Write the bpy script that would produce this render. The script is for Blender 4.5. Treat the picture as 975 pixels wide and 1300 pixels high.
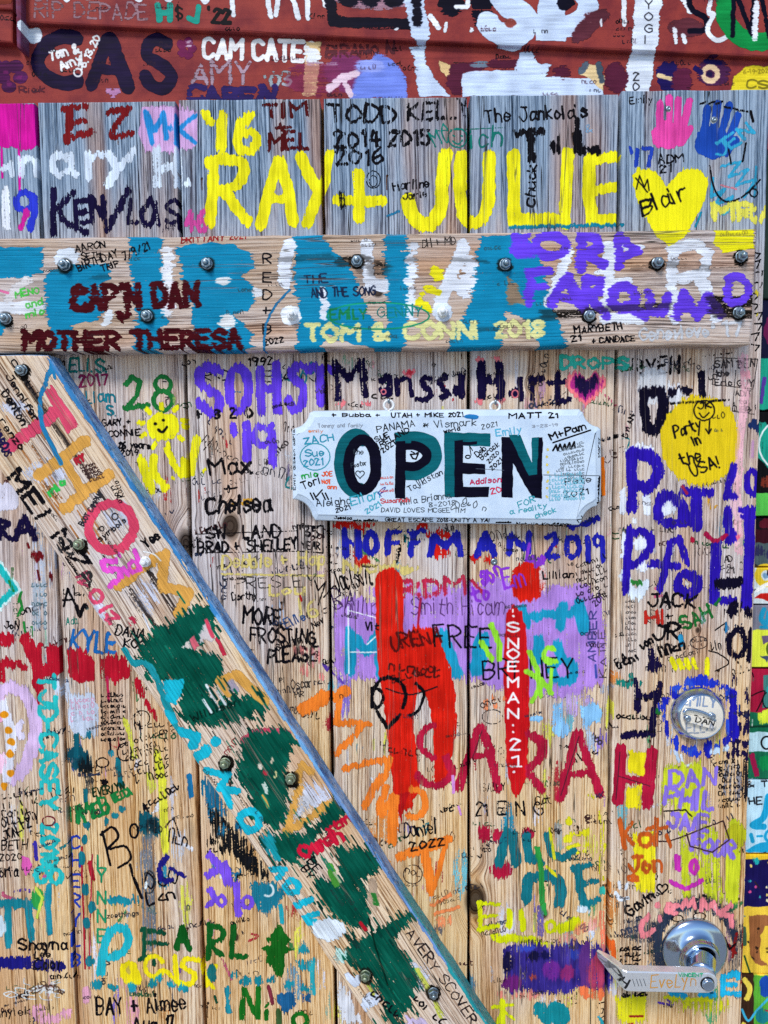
import bpy, bmesh, math, random
import numpy as np
from mathutils import Vector, Matrix
for o in list(bpy.data.objects): bpy.data.objects.remove(o)
C = bpy.context.scene
COL = C.collection
# ---------------------------------------------------------------- camera, sky, sun, exposure
# units: metres. Door face is the plane y = 0, x to the right, z up; the camera stands in front of it (y < 0)
DIST = 0.90
PITCH = math.radians(4.4)
ROLL = math.radians(0.55)
FPX = DIST / math.cos(PITCH) * 1000.0
cam_loc = Vector((0.0, -DIST, DIST * math.tan(PITCH)))
fwd = Vector((0, math.cos(PITCH), -math.sin(PITCH)))
rt = Vector((1, 0, 0))
up = rt.cross(fwd)
R2 = Matrix.Rotation(ROLL, 3, fwd)
rt, up = R2 @ rt, R2 @ up
cd = bpy.data.cameras.new('camera'); cam = bpy.data.objects.new('camera', cd); COL.objects.link(cam)
M = Matrix((rt, up, -fwd)).transposed()
cam.matrix_world = Matrix.Translation(cam_loc) @ M.to_4x4()
cd.sensor_fit = 'VERTICAL'; cd.sensor_height = 36.0; cd.lens = 36.0 * FPX / 1300.0
cd.clip_start = 0.01; cd.clip_end = 500
C.camera = cam
SUN_EL, SUN_AZ = 48.0, 205.0      # soft light from in front of the door, high and a little to the left
w = bpy.data.worlds.new('World'); C.world = w; w.use_nodes = True
nt = w.node_tree; nt.nodes.clear()
wo = nt.nodes.new('ShaderNodeOutputWorld'); bg = nt.nodes.new('ShaderNodeBackground'); sk = nt.nodes.new('ShaderNodeTexSky')
sk.sky_type = 'NISHITA'; sk.sun_disc = False
sk.sun_elevation = math.radians(SUN_EL); sk.sun_rotation = math.radians(SUN_AZ)
sk.dust_density = 0.4; sk.air_density = 1.0
bg.inputs['Strength'].default_value = 0.115
nt.links.new(sk.outputs[0], bg.inputs[0]); nt.links.new(bg.outputs[0], wo.inputs[0])
sd = bpy.data.lights.new('sun', 'SUN'); sun = bpy.data.objects.new('sun', sd); COL.objects.link(sun)
sd.energy = 2.1; sd.angle = math.radians(14); sd.color = (1.0, 0.955, 0.89)
a, e = math.radians(SUN_AZ), math.radians(SUN_EL)
sdir = Vector((math.sin(a) * math.cos(e), math.cos(a) * math.cos(e), math.sin(e)))
sun.rotation_euler = sdir.to_track_quat('Z', 'Y').to_euler()
sun.location = (0, -3, 4)
C.view_settings.view_transform = 'Standard'; C.view_settings.look = 'None'
C.view_settings.gamma = 1.0; C.view_settings.use_curve_mapping = False
C.view_settings.exposure = 0.42
C.render.engine = 'CYCLES'
C.cycles.max_bounces = 4
C.cycles.use_adaptive_sampling = True; C.cycles.adaptive_threshold = 0.02; C.cycles.use_denoising = False

# ---------------------------------------------------------------- measuring: where a ray through a point of the view meets a vertical plane
def P(px, py, d=0.0):
    """photo point -> (x, z) in metres on the plane y = -d (d in mm towards the viewer)"""
    v = rt * ((px - 487.5) / FPX) + up * ((650 - py) / FPX) + fwd
    t = (-d / 1000.0 - cam_loc.y) / v.y
    q = cam_loc + v * t
    return q.x, q.z
def P3(px, py, d=0.0):
    x, z = P(px, py, d); return Vector((x, -d / 1000.0, z))

# ---------------------------------------------------------------- paint layers: brush and pen strokes rasterised into a texture per surface
RNG = np.random.RandomState(7)
TAB = RNG.rand(256, 256).astype(np.float32)
def vnoise(u, v, seed=0):
    ui = np.floor(u).astype(np.int32); vi = np.floor(v).astype(np.int32)
    fu = (u - ui).astype(np.float32); fv = (v - vi).astype(np.float32)
    fu = fu * fu * (3 - 2 * fu); fv = fv * fv * (3 - 2 * fv)
    sx, sy = seed * 37 + 11, seed * 91 + 5
    g = lambda a, b: TAB[(a + sx) & 255, (b + sy) & 255]
    return (g(ui, vi) * (1 - fu) + g(ui + 1, vi) * fu) * (1 - fv) + (g(ui, vi + 1) * (1 - fu) + g(ui + 1, vi + 1) * fu) * fv
def hexc(h):
    h = h.lstrip('#'); return np.array([int(h[i:i + 2], 16) / 255.0 for i in (0, 2, 4)], np.float32)
def smooth_line(pts, n=6, closed=False):
    p = [np.array(q, float) for q in pts]
    if len(p) < 3: return p
    out = []
    m = len(p)
    for i in range(m - 1 if not closed else m):
        g = (lambda k: p[k % m]) if closed else (lambda k: p[min(max(k, 0), m - 1)])
        a, b, c, d = g(i - 1), g(i), g(i + 1), g(i + 2)
        for k in range(n):
            t = k / n
            out.append(0.5 * ((2 * b) + (-a + c) * t + (2 * a - 5 * b + 4 * c - d) * t * t + (-a + 3 * b - 3 * c + d) * t ** 3))
    out.append(p[0] if closed else p[-1])
    return out
class Canvas:
    def __init__(s, name, d, box, res=1.6, grain=(0, 1), rough=1.0):
        """d: mm in front of the door face; box: photo rectangle covered; grain: direction of the wood fibres in (x, z)"""
        s.name, s.d, s.res, s.rough = name, d, res, rough
        cs = [P(x, y, d) for x in (box[0], box[2]) for y in (box[1], box[3])]
        s.x0 = min(c[0] for c in cs) * 1000; s.x1 = max(c[0] for c in cs) * 1000
        s.z0 = min(c[1] for c in cs) * 1000; s.z1 = max(c[1] for c in cs) * 1000
        s.W = int((s.x1 - s.x0) * res); s.H = int((s.z1 - s.z0) * res)
        s.x1 = s.x0 + s.W / res; s.z1 = s.z0 + s.H / res
        s.C = np.zeros((s.H, s.W, 3), np.float32); s.A = np.zeros((s.H, s.W), np.float32)
        X, Z = np.meshgrid(s.x0 + (np.arange(s.W) + .5) / res, s.z0 + (np.arange(s.H) + .5) / res)
        X = X.astype(np.float32); Z = Z.astype(np.float32)
        s.X, s.Z = X, Z
        g = np.array(grain, float); g /= np.linalg.norm(g); s.g = g
        al = X * g[0] + Z * g[1]; pe = X * g[1] - Z * g[0]
        s.al, s.pe = al, pe
        # bristle/fibre jag: strong along the fibres, quick across them
        j = (vnoise(pe / 1.1, al / 14, 1) - .5) * 1.0 + (vnoise(pe / 3.3, al / 22, 2) - .5) * .9
        wob = (vnoise(X / 7, Z / 7, 3) - .5)
        s.jag = j.astype(np.float32); s.wobx = wob; s.wobz = (vnoise(X / 7, Z / 7, 4) - .5)
        s.str = np.clip(.55 * vnoise(pe / .9, al / 26, 5) + .3 * vnoise(pe / 2.6, al / 60, 6) + .25 * vnoise(X / 1.2, Z / 1.2, 7) - .05, 0, 1).astype(np.float32)
        s.tone = (.55 * vnoise(pe / 1.2, al / 24, 8) + .25 * vnoise(pe / 4, al / 40, 11) + .45 * vnoise(X / 14, Z / 14, 9) - .62).astype(np.float32)
    def mm(s, pts): return np.array([P(q[0], q[1], s.d) for q in pts]) * 1000.0
    def region(s, P2, pad):
        i0 = max(int((P2[:, 0].min() - pad - s.x0) * s.res), 0); i1 = min(int((P2[:, 0].max() + pad - s.x0) * s.res) + 2, s.W)
        j0 = max(int((P2[:, 1].min() - pad - s.z0) * s.res), 0); j1 = min(int((P2[:, 1].max() + pad - s.z0) * s.res) + 2, s.H)
        if i1 <= i0 or j1 <= j0: return None
        return slice(j0, j1), slice(i0, i1)
    def coords(s, rg, jag, wob):
        k = s.rough * jag
        x = s.X[rg] + s.g[0] * s.jag[rg] * k + s.wobx[rg] * wob
        z = s.Z[rg] + s.g[1] * s.jag[rg] * k + s.wobz[rg] * wob
        return x, z
    def comp(s, rg, a, col, dry, tone=.16, op=1.0, edge=None):
        c = hexc(col) if isinstance(col, str) else col
        if dry > 0:
            st = s.str[rg]
            dr = dry * .62 if edge is None else dry * .62 + .34 * edge * min(1, dry * 8)
            a = a * np.clip((st - dr) / .10, 0, 1)
        a = np.clip(a, 0, 1) * op
        A = s.A[rg]; An = A + a - A * a
        cc = c[None, None, :] * (1 + tone * s.tone[rg])[..., None] + tone * .12 * s.tone[rg][..., None]
        s.C[rg] = (s.C[rg] * (A * (1 - a))[..., None] + cc * a[..., None]) / np.maximum(An, 1e-4)[..., None]
        s.A[rg] = An
    def S(s, pts, w, col, dry=.15, jag=None, op=1.0, curve=False, closed=False, soft=0, tone=.26):
        if curve: pts = smooth_line(pts, 6, closed)
        if len(pts) == 1: pts = [pts[0], (pts[0][0] + .1, pts[0][1])]
        p = s.mm(pts)
        if w > 4 and s.rough > .3: w = w * 1.07 + .3
        if jag is None: jag = min(6.0, w * .42)
        rg = s.region(p, w / 2 + jag + soft + 3)
        if rg is None: return
        x, z = s.coords(rg, jag, min(2.2, w * .18) * min(1, s.rough * 1.6))
        d = np.full(x.shape, 1e9, np.float32)
        for a, b in zip(p[:-1], p[1:]):
            vx, vz = b - a; L = vx * vx + vz * vz + 1e-9
            pad = w / 2 + jag + soft + 4
            # only the pixels near this segment
            t = np.clip(((x - a[0]) * vx + (z - a[1]) * vz) / L, 0, 1)
            np.minimum(d, (x - a[0] - t * vx) ** 2 + (z - a[1] - t * vz) ** 2, out=d)
        d = np.sqrt(d)
        aa = .8 / s.res + soft
        m = np.clip((w / 2 - d) / aa + .5, 0, 1)
        fe = min(3.0, w * .22)
        s.comp(rg, m, col, dry, tone, op, np.clip(1 - (w / 2 - d) / fe, 0, 1) if w > 4 and s.rough > .3 else None)
    def F(s, pts, col, dry=.1, jag=4.0, op=1.0, curve=False, soft=0, wob=2.5, tone=.26):
        if curve: pts = smooth_line(pts, 5, True)
        p = s.mm(pts)
        rg = s.region(p, jag + soft + 4)
        if rg is None: return
        x, z = s.coords(rg, jag, wob)
        ins = np.zeros(x.shape, bool); d = np.full(x.shape, 1e9, np.float32)
        n = len(p)
        for i in range(n):
            a, b = p[i], p[(i + 1) % n]
            vx, vz = b - a; L = vx * vx + vz * vz + 1e-9
            t = np.clip(((x - a[0]) * vx + (z - a[1]) * vz) / L, 0, 1)
            np.minimum(d, (x - a[0] - t * vx) ** 2 + (z - a[1] - t * vz) ** 2, out=d)
            if abs(vz) > 1e-9:
                c = ((a[1] > z) != (b[1] > z)) & (x < vx * (z - a[1]) / vz + a[0])
                ins ^= c
        d = np.sqrt(d) * np.where(ins, 1, -1)
        m = np.clip(d / (.8 / s.res + soft) + .5, 0, 1)
        s.comp(rg, m, col, dry, tone, op, np.clip(1 - d / min(7.0, max(jag, 1.5)), 0, 1) if s.rough > .3 else None)
    def O(s, cx, cy, rx, ry, w, col, a0=0, a1=360, rot=0, **k):
        n = 22; r = math.radians(rot); pts = []
        for i in range(n + 1):
            t = math.radians(a0 + (a1 - a0) * i / n); u, v = rx * math.cos(t), ry * math.sin(t)
            pts.append((cx + u * math.cos(r) - v * math.sin(r), cy + u * math.sin(r) + v * math.cos(r)))
        s.S(pts, w, col, **k)
    def D(s, cx, cy, rx, ry, col, **k):
        s.F([(cx + rx * math.cos(t), cy + ry * math.sin(t)) for t in np.linspace(0, 2 * math.pi, 18)[:-1]], col, **k)
    def heart(s, cx, cy, r, col, rot=0, line=0, **k):
        pts = []
        for t in np.linspace(0, 2 * math.pi, 26)[:-1]:
            x = 16 * math.sin(t) ** 3; y = -(13 * math.cos(t) - 5 * math.cos(2 * t) - 2 * math.cos(3 * t) - math.cos(4 * t))
            q = math.radians(rot); x, y = x * r / 16, y * r / 16
            pts.append((cx + x * math.cos(q) - y * math.sin(q), cy + x * math.sin(q) + y * math.cos(q)))
        if line: s.S(pts + pts[:1], line, col, **k)
        else: s.F(pts, col, **k)
    def G(s, ch, x0, y0, x1, y1, w, col, **k):
        """one letter fitted into a box"""
        gw, lines = glyph(ch)
        ym = 6.0 if max(q[1] for l in lines for q in l[1]) > 4.5 else 4.0
        for sm, l in lines:
            pts = [(x0 + (x1 - x0) * (q[0] / max(gw, 1)), y1 + (y0 - y1) * (q[1] / ym)) for q in l]
            s.S(pts, w, col, curve=sm, **k)
    def T(s, txt, x0, y0, x1, y1, h, w, col, wild=1.25, **k):
        """a word on the baseline (x0,y0)-(x1,y1), letters h tall, pen w wide"""
        L = math.hypot(x1 - x0, y1 - y0); ux, uy = (x1 - x0) / L, (y1 - y0) / L; nx, ny = uy, -ux
        adv = [(glyph(c)[0] if c != ' ' else 2.2) for c in txt]
        gap = 1.5
        tot = sum(adv) + gap * (len(txt) - 1)
        k_ = L / tot; pos = 0
        for c, ad in zip(txt, adv):
            if c != ' ':
                gw, lines = glyph(c)
                hh = h * (1 + wild * random.uniform(-.09, .09)); dy = wild * random.uniform(-.05, .05) * h
                sh = wild * random.uniform(-.12, .12)
                for sm, l in lines:
                    pts = []
                    for q in l:
                        u = pos + q[0] * k_ + sh * q[1] * hh / 6 + wild * random.uniform(-.02, .02) * h
                        v = q[1] * hh / 6 + dy + wild * random.uniform(-.02, .02) * h
                        pts.append((x0 + ux * u + nx * v, y0 + uy * u + ny * v))
                    s.S(pts, w * (1 + wild * random.uniform(-.18, .16)), col, curve=sm, **k)
            pos += (ad + gap) * k_
    def scrawl(s, x0, y0, x1, y1, h, w, col, n=None, **k):
        """an illegible line of small handwriting: separate hooks, bars and loops"""
        L = math.hypot(x1 - x0, y1 - y0); n = n or max(3, int(L / (h * .62)))
        ux, uy = (x1 - x0) / L, (y1 - y0) / L
        r = random.uniform
        for i in range(n):
            o = (i + .1 + r(-.1, .1)) / n * L; cw = L / n * .75; kind = random.random(); hh = h * random.choice([.55, .55, .6, .95])
            if kind < .3: q = [(r(0, .2), r(.8, 1)), (r(0, .3), r(0, .2)), (r(.7, 1), r(0, .4))]
            elif kind < .5: q = [(r(.7, 1), r(.7, 1)), (r(0, .2), r(.5, .8)), (r(0, .3), r(0, .3)), (r(.8, 1.1), r(0, .3))]
            elif kind < .7: q = [(r(0, .3), r(0, .1)), (r(.0, .2), r(.8, 1)), (r(.7, 1), r(.6, .9)), (r(.7, 1), r(0, .1))]
            elif kind < .85: q = [(.5, 1), (0, .5), (.5, 0), (1, .5), (.5, 1)]
            elif kind < .93: q = [(r(0, .5), r(.8, 1)), (r(0, .5), 0)]
            else: continue
            pts = [(x0 + ux * (o + a_ * cw) + uy * b_ * hh, y0 + uy * (o + a_ * cw) - ux * b_ * hh) for a_, b_ in q]
            s.S(pts, w, col, curve=len(pts) > 2, **k)
    def image(s):
        if getattr(s, 'im', None): return s.im
        im = bpy.data.images.new('paint_' + s.name, s.W, s.H, alpha=True)
        im.alpha_mode = 'CHANNEL_PACKED'
        buf = np.empty((s.H, s.W, 4), np.float32)
        buf[..., :3] = np.clip(s.C, 0, 1); buf[..., 3] = np.clip(s.A, 0, 1)
        im.pixels.foreach_set(buf.ravel()); im.update(); im.pack()
        s.im = im
        return im
# a hand-drawn stroke alphabet: x 0..4, y 0..6 (a, b = below the line); ~ marks a rounded stroke
FONT = {
'A':'4:00 26 40,12 32','B':'4:00 06,~06 26 45 33 03,~03 33 42 20 00','C':'4:~45 26 05 01 20 41','D':'4:00 06,~06 26 44 42 20 00','E':'4:40 00 06 46,03 33',
'F':'4:00 06 46,03 33','G':'4:~45 26 04 02 20 41,41 43 23','H':'4:00 06,40 46,03 43','I':'1:00 06','J':'4:~46 42 20 02,26 56','K':'4:00 06,46 03 40','L':'3:06 00 30',
'M':'5:00 06 23 56 50','N':'4:00 06 40 46','O':'4:~26 04 02 20 42 44 26','P':'4:00 06,~06 26 45 44 23 03','Q':'4:~26 04 02 20 42 44 26,22 50','R':'4:00 06,~06 26 45 44 23 03,13 40',
'S':'4:~45 26 05 04 23 42 41 20 01','T':'4:06 46,26 20','U':'4:~06 03 10 30 43 46','V':'4:06 20 46','W':'5:06 10 24 40 56','X':'4:00 46,06 40','Y':'4:06 23 46,23 20','Z':'4:06 46 00 40',
'0':'3:~16 04 02 10 32 34 16','1':'1:05 16 10','2':'3:~05 16 35 24 00,00 30','3':'3:~05 16 35 13,~13 32 20 01','4':'3:16 02 32,25 20','5':'3:36 06 04,~04 24 32 20 01','6':'3:~26 04 01 10 31 23 02',
'7':'3:06 36 10','8':'3:~13 05 16 35 13 01 10 31 13','9':'3:~34 13 04 16 35 34 20',
'a':'3:~33 14 02 10 31,34 31 40','b':'3:06 00,~03 24 32 20 01','c':'3:~33 14 02 10 31','d':'3:36 30,~33 14 02 10 31','e':'3:~02 32 33 14 02 10 31','f':'3:~36 26 15 10,04 34',
'g':'3:~33 14 02 10 31,~34 3a 2b 0a','h':'3:06 00,~02 14 33 30','i':'1:04 00,06 05','j':'2:~24 2a 1b 0a,26 25','k':'3:06 00,34 02 30','l':'1:06 00','m':'5:04 00,~02 14 23 20,~22 34 53 50',
'n':'3:04 00,~02 14 33 30','o':'3:~14 02 10 32 14','p':'3:04 0b,~03 24 32 20 01','q':'3:~33 14 02 10 31,34 3b','r':'3:04 00,~02 14 34','s':'3:~33 14 03 22 31 10 01','t':'3:16 11 30,04 34',
'u':'3:~04 01 10 31,34 30','v':'3:04 10 34','w':'4:04 10 23 30 44','x':'3:04 30,34 00','y':'3:04 12,34 0b','z':'3:04 34 00 30',
'+':'3:03 33,15 11',"'":'1:06 05','&':'4:~40 04 16 25 01 10 42','!':'1:06 02,00 00','.':'1:00 00','-':'2:03 23','/':'4:00 46','$':'3:~35 16 04 32 20 01,17 1a',':':'1:04 04,01 01',',':'1:00 0a','*':'3:03 33,15 11,05 31,35 01','#':'3:10 16,30 36,02 42,04 44','?':'3:~05 16 35 13 12,10 10'}
_gc = {}
def glyph(c):
    if c not in _gc:
        wd, body = FONT.get(c, FONT['-']).split(':', 1)
        ls = []
        for part in body.split(','):
            sm = part.startswith('~'); part = part.lstrip('~')
            ls.append((sm, [(int(t[0]), {'a': -1, 'b': -2}.get(t[1]) if t[1] in 'ab' else int(t[1])) for t in part.split()]))
        _gc[c] = (int(wd), ls)
    return _gc[c]
random.seed(11)
# ---------------------------------------------------------------- materials
class N:
    """small helper for node trees"""
    def __init__(s, name):
        s.m = bpy.data.materials.new(name); s.m.use_nodes = True; s.t = s.m.node_tree; s.t.nodes.clear()
        s.out = s.t.nodes.new('ShaderNodeOutputMaterial'); s.b = s.t.nodes.new('ShaderNodeBsdfPrincipled')
        s.t.links.new(s.b.outputs[0], s.out.inputs[0])
    def put(s, sock, v):
        if isinstance(v, bpy.types.NodeSocket): s.t.links.new(v, sock)
        elif v is not None:
            if hasattr(sock.default_value, '__len__') and not hasattr(v, '__len__'): sock.default_value = [v] * len(sock.default_value)
            elif hasattr(sock.default_value, '__len__') and len(sock.default_value) == 4 and len(v) == 3: sock.default_value = (*v, 1)
            else: sock.default_value = v
    def math(s, op, a, b=None, c=None, clamp=False):
        n = s.t.nodes.new('ShaderNodeMath'); n.operation = op; n.use_clamp = clamp
        s.put(n.inputs[0], a)
        if b is not None: s.put(n.inputs[1], b)
        if c is not None: s.put(n.inputs[2], c)
        return n.outputs[0]
    def mix(s, f, a, b, blend='MIX'):
        n = s.t.nodes.new('ShaderNodeMix'); n.data_type = 'RGBA'; n.blend_type = blend; n.clamp_factor = True
        s.put(n.inputs[0], f); s.put(n.inputs[6], a); s.put(n.inputs[7], b); return n.outputs[2]
    def mixf(s, f, a, b):
        n = s.t.nodes.new('ShaderNodeMix'); n.data_type = 'FLOAT'; s.put(n.inputs[0], f); s.put(n.inputs[2], a); s.put(n.inputs[3], b); return n.outputs[0]
    def vec(s, x, y, z):
        n = s.t.nodes.new('ShaderNodeCombineXYZ'); s.put(n.inputs[0], x); s.put(n.inputs[1], y); s.put(n.inputs[2], z); return n.outputs[0]
    def noise(s, v, scale=1, detail=2, rough=.5, dist=0):
        n = s.t.nodes.new('ShaderNodeTexNoise'); s.put(n.inputs['Vector'], v); n.inputs['Scale'].default_value = scale
        n.inputs['Detail'].default_value = detail; n.inputs['Roughness'].default_value = rough; n.inputs['Distortion'].default_value = dist
        return n.outputs[0]
    def ramp(s, f, stops, interp='LINEAR'):
        n = s.t.nodes.new('ShaderNodeValToRGB'); n.color_ramp.interpolation = interp; s.put(n.inputs[0], f)
        el = n.color_ramp.elements
        while len(el) < len(stops): el.new(.5)
        for q, (p, c) in zip(el, stops): q.position = p; q.color = (*c, 1) if len(c) == 3 else c
        return n.outputs[0]
    def step(s, f, lo, hi):
        n = s.t.nodes.new('ShaderNodeMapRange'); n.interpolation_type = 'SMOOTHSTEP'; s.put(n.inputs[0], f)
        s.put(n.inputs[1], lo); s.put(n.inputs[2], hi); return n.outputs[0]
    def bump(s, h, dist, strength=1.0, normal=None):
        n = s.t.nodes.new('ShaderNodeBump'); s.put(n.inputs['Height'], h); n.inputs['Distance'].default_value = dist; n.inputs['Strength'].default_value = strength
        if normal is not None: s.put(n.inputs['Normal'], normal)
        return n.outputs[0]
    def pos(s):
        g = s.t.nodes.new('ShaderNodeNewGeometry'); x = s.t.nodes.new('ShaderNodeSeparateXYZ'); s.t.links.new(g.outputs['Position'], x.inputs[0]); return x.outputs
    def attr(s, name, typ='OBJECT'):
        n = s.t.nodes.new('ShaderNodeAttribute'); n.attribute_type = typ; n.attribute_name = name; return n.outputs['Fac']
def lin(h):
    c = hexc(h); return tuple(float(v / 12.92 if v <= .04045 else ((v + .055) / 1.055) ** 2.4) for v in c)
def wood_material(name, canvas=None, angle=0.0, tan=None, grey=None, weather=('z', .30, .46), wbase=.35, knots=(), contrast=1.0, fine=1.0):
    """weathered softwood: angle = direction of the fibres from vertical, in radians; painted where the canvas has paint"""
    n = N(name); X, Y, Z = n.pos(); seed = n.attr('seed')
    ca, sa = math.cos(angle), math.sin(angle)
    # u across the fibres, v along them
    u = n.math('ADD', n.math('MULTIPLY', X, ca), n.math('MULTIPLY', Z, -sa))
    v = n.math('ADD', n.math('MULTIPLY', X, sa), n.math('MULTIPLY', Z, ca))
    u0, v0 = u, v
    wv = n.noise(n.vec(n.math('MULTIPLY', u, 9), n.math('MULTIPLY', v, 2.2), seed), 1, 2)
    u = n.math('ADD', u, n.math('MULTIPLY', n.math('SUBTRACT', wv, .5), .022))
    kd = None
    for (kx, kz, kr, ks) in knots:
        du = n.math('SUBTRACT', u0, kx); dv = n.math('MULTIPLY', n.math('SUBTRACT', v0, kz), ks)
        r = n.math('SQRT', n.math('ADD', n.math('MULTIPLY', du, du), n.math('MULTIPLY', dv, dv)))
        r = n.math('ADD', r, n.math('MULTIPLY', n.math('SUBTRACT', wv, .5), kr * 1.6))
        k = n.step(r, kr * 2.4, kr * .5)
        u = n.mixf(k, u, n.math('ADD', r, kx))
        core = n.step(r, kr * 1.25, kr * .55)
        kd = core if kd is None else n.math('MAXIMUM', kd, core)
    U = lambda f: n.math('MULTIPLY', u, f)
    V = lambda f: n.math('MULTIPLY', v, f)
    y7 = n.math('ADD', n.math('MULTIPLY', seed, 7.3), n.math('MULTIPLY', Y, 60))
    g1 = n.noise(n.vec(U(130), V(1.6), y7), 1, 2, .55)
    g2 = n.noise(n.vec(U(520 * fine), V(9), y7), 1, 2, .6)
    g3 = n.noise(n.vec(U(1500), V(60), y7), 1, 1, .6)
    ring = n.math('ABSOLUTE', n.math('SINE', n.math('ADD', U(700), n.math('MULTIPLY', g1, 9))))
    ringm = n.math('POWER', ring, 1.6)
    h = n.math('ADD', n.math('MULTIPLY', g1, .20), n.math('ADD', n.math('MULTIPLY', g2, .44), n.math('ADD', n.math('MULTIPLY', ringm, .11), n.math('MULTIPLY', g3, .25))))
    hs = n.step(h, .435 - .12 / contrast, .435 + .17 / contrast)
    # stretches worn smooth and pale between the strongly lined ones
    calm = n.step(n.noise(n.vec(U(26), V(3.4), n.math('ADD', y7, 9)), 1, 2, .5), .42, .64)
    hs = n.mixf(n.math('MULTIPLY', calm, .42), hs, .80)
    crack = n.noise(n.vec(U(95), V(1.9), n.math('ADD', y7, 3.1)), 1, 2, .5)
    crack = n.step(n.math('ABSOLUTE', n.math('SUBTRACT', crack, .5)), .010, .001)
    crack = n.math('MULTIPLY', crack, n.step(n.noise(n.vec(U(14), V(3.5), y7), 1, 1), .50, .62))
    tan = tan or [(0.0, lin('#5a381c')), (.18, lin('#9c6c3c')), (.45, lin('#d0a268')), (1.0, lin('#f0d2a4'))]
    grey = grey or [(0.0, lin('#443c3a')), (.22, lin('#85797a')), (.55, lin('#b9acaa')), (1.0, lin('#dcd4d4'))]
    top = [(0.0, lin('#0e1622')), (.22, lin('#384a60')), (.55, lin('#6c819a')), (1.0, lin('#a2b6cc'))]
    ct = n.ramp(hs, tan); cg = n.ramp(hs, grey)
    if weather: cg = n.mix(n.step(Z, weather[1], weather[2]), cg, n.ramp(hs, top))
    big = n.noise(n.vec(n.math('MULTIPLY', u0, 14), n.math('MULTIPLY', v0, 3.2), n.math('ADD', seed, 5)), 1, 3, .6)
    W = n.math('ADD', n.math('MULTIPLY', n.step(Z, weather[1], weather[2]), .50), n.math('MULTIPLY', n.step(Z, -.62, .10), .72)) if weather else 0.0
    wf = n.math('ADD', n.math('MULTIPLY', n.math('SUBTRACT', big, .5), 2.4), n.math('ADD', W, wbase), clamp=True)
    col = n.mix(wf, ct, cg)
    hue = n.noise(n.vec(n.math('MULTIPLY', u0, 22), n.math('MULTIPLY', v0, 2.0), n.math('ADD', seed, 15)), 1, 2, .5)
    col = n.mix(n.math('MULTIPLY', n.step(hue, .48, .72), .55), col, n.mix(hs, lin('#6a3e1e'), lin('#c98d52')))
    # dirt lodged in the dark streaks
    dirt = n.noise(n.vec(n.math('MULTIPLY', u0, 30), n.math('MULTIPLY', v0, 7), n.math('ADD', seed, 25)), 1, 3, .65)
    col = n.mix(n.math('MULTIPLY', n.step(dirt, .57, .78), .50), col, lin('#3a342f'))
    col = n.mix(n.math('MULTIPLY', crack, .9), col, lin('#1c1612'))
    if kd is not None:
        kn = n.mix(hs, lin('#0a0807'), lin('#2e2018'))
        col = n.mix(n.math('MULTIPLY', kd, .93), col, kn)
    height = n.math('SUBTRACT', hs, n.math('MULTIPLY', crack, 1.3))
    rough = n.mixf(hs, .9, .72)
    if canvas is not None:
        uv = n.t.nodes.new('ShaderNodeUVMap'); uv.uv_map = 'paint'
        im = n.t.nodes.new('ShaderNodeTexImage'); im.image = canvas.image(); im.extension = 'CLIP'; im.interpolation = 'Cubic'
        n.t.links.new(uv.outputs[0], im.inputs[0])
        A = im.outputs['Alpha']
        # worn off the raised fibres where it is thin, missing in the deep cracks
        wear = n.math('SUBTRACT', A, n.math('MULTIPLY', n.math('SUBTRACT', 1.0, hs), .40))
        speck = n.noise(n.vec(n.math('MULTIPLY', u0, 900), n.math('MULTIPLY', v0, 260), seed), 1, 1, .7)
        wear = n.math('SUBTRACT', wear, n.math('MULTIPLY', n.step(speck, .60, .74), .40))
        cov = n.math('MULTIPLY', n.step(wear, .22, .46), n.math('SUBTRACT', 1.0, n.math('MULTIPLY', crack, .75)))
        thin = n.math('SUBTRACT', 1.0, n.math('MULTIPLY', n.math('SUBTRACT', 1.0, g2), .42))
        pc = n.mix(1.0, im.outputs['Color'], n.ramp(hs, [(0, (.60, .60, .60)), (.3, (.96, .96, .96)), (1, (1.0, 1.0, 1.0))]), 'MULTIPLY')
        n.put(n.b.inputs['Base Color'], n.mix(cov, col, pc))
        hp = n.math('ADD', n.math('MULTIPLY', height, n.math('SUBTRACT', 1.0, n.math('MULTIPLY', cov, .35))), n.math('MULTIPLY', cov, .42))
        n.put(n.b.inputs['Roughness'], n.mixf(cov, rough, n.mixf(g2, .55, .75)))
        n.put(n.b.inputs['Normal'], n.bump(hp, .0009, .85))
    else:
        n.put(n.b.inputs['Base Color'], col); n.put(n.b.inputs['Roughness'], rough); n.put(n.b.inputs['Normal'], n.bump(height, .0010, .9))
    n.b.inputs['Specular IOR Level'].default_value = .05
    return n.m
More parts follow.
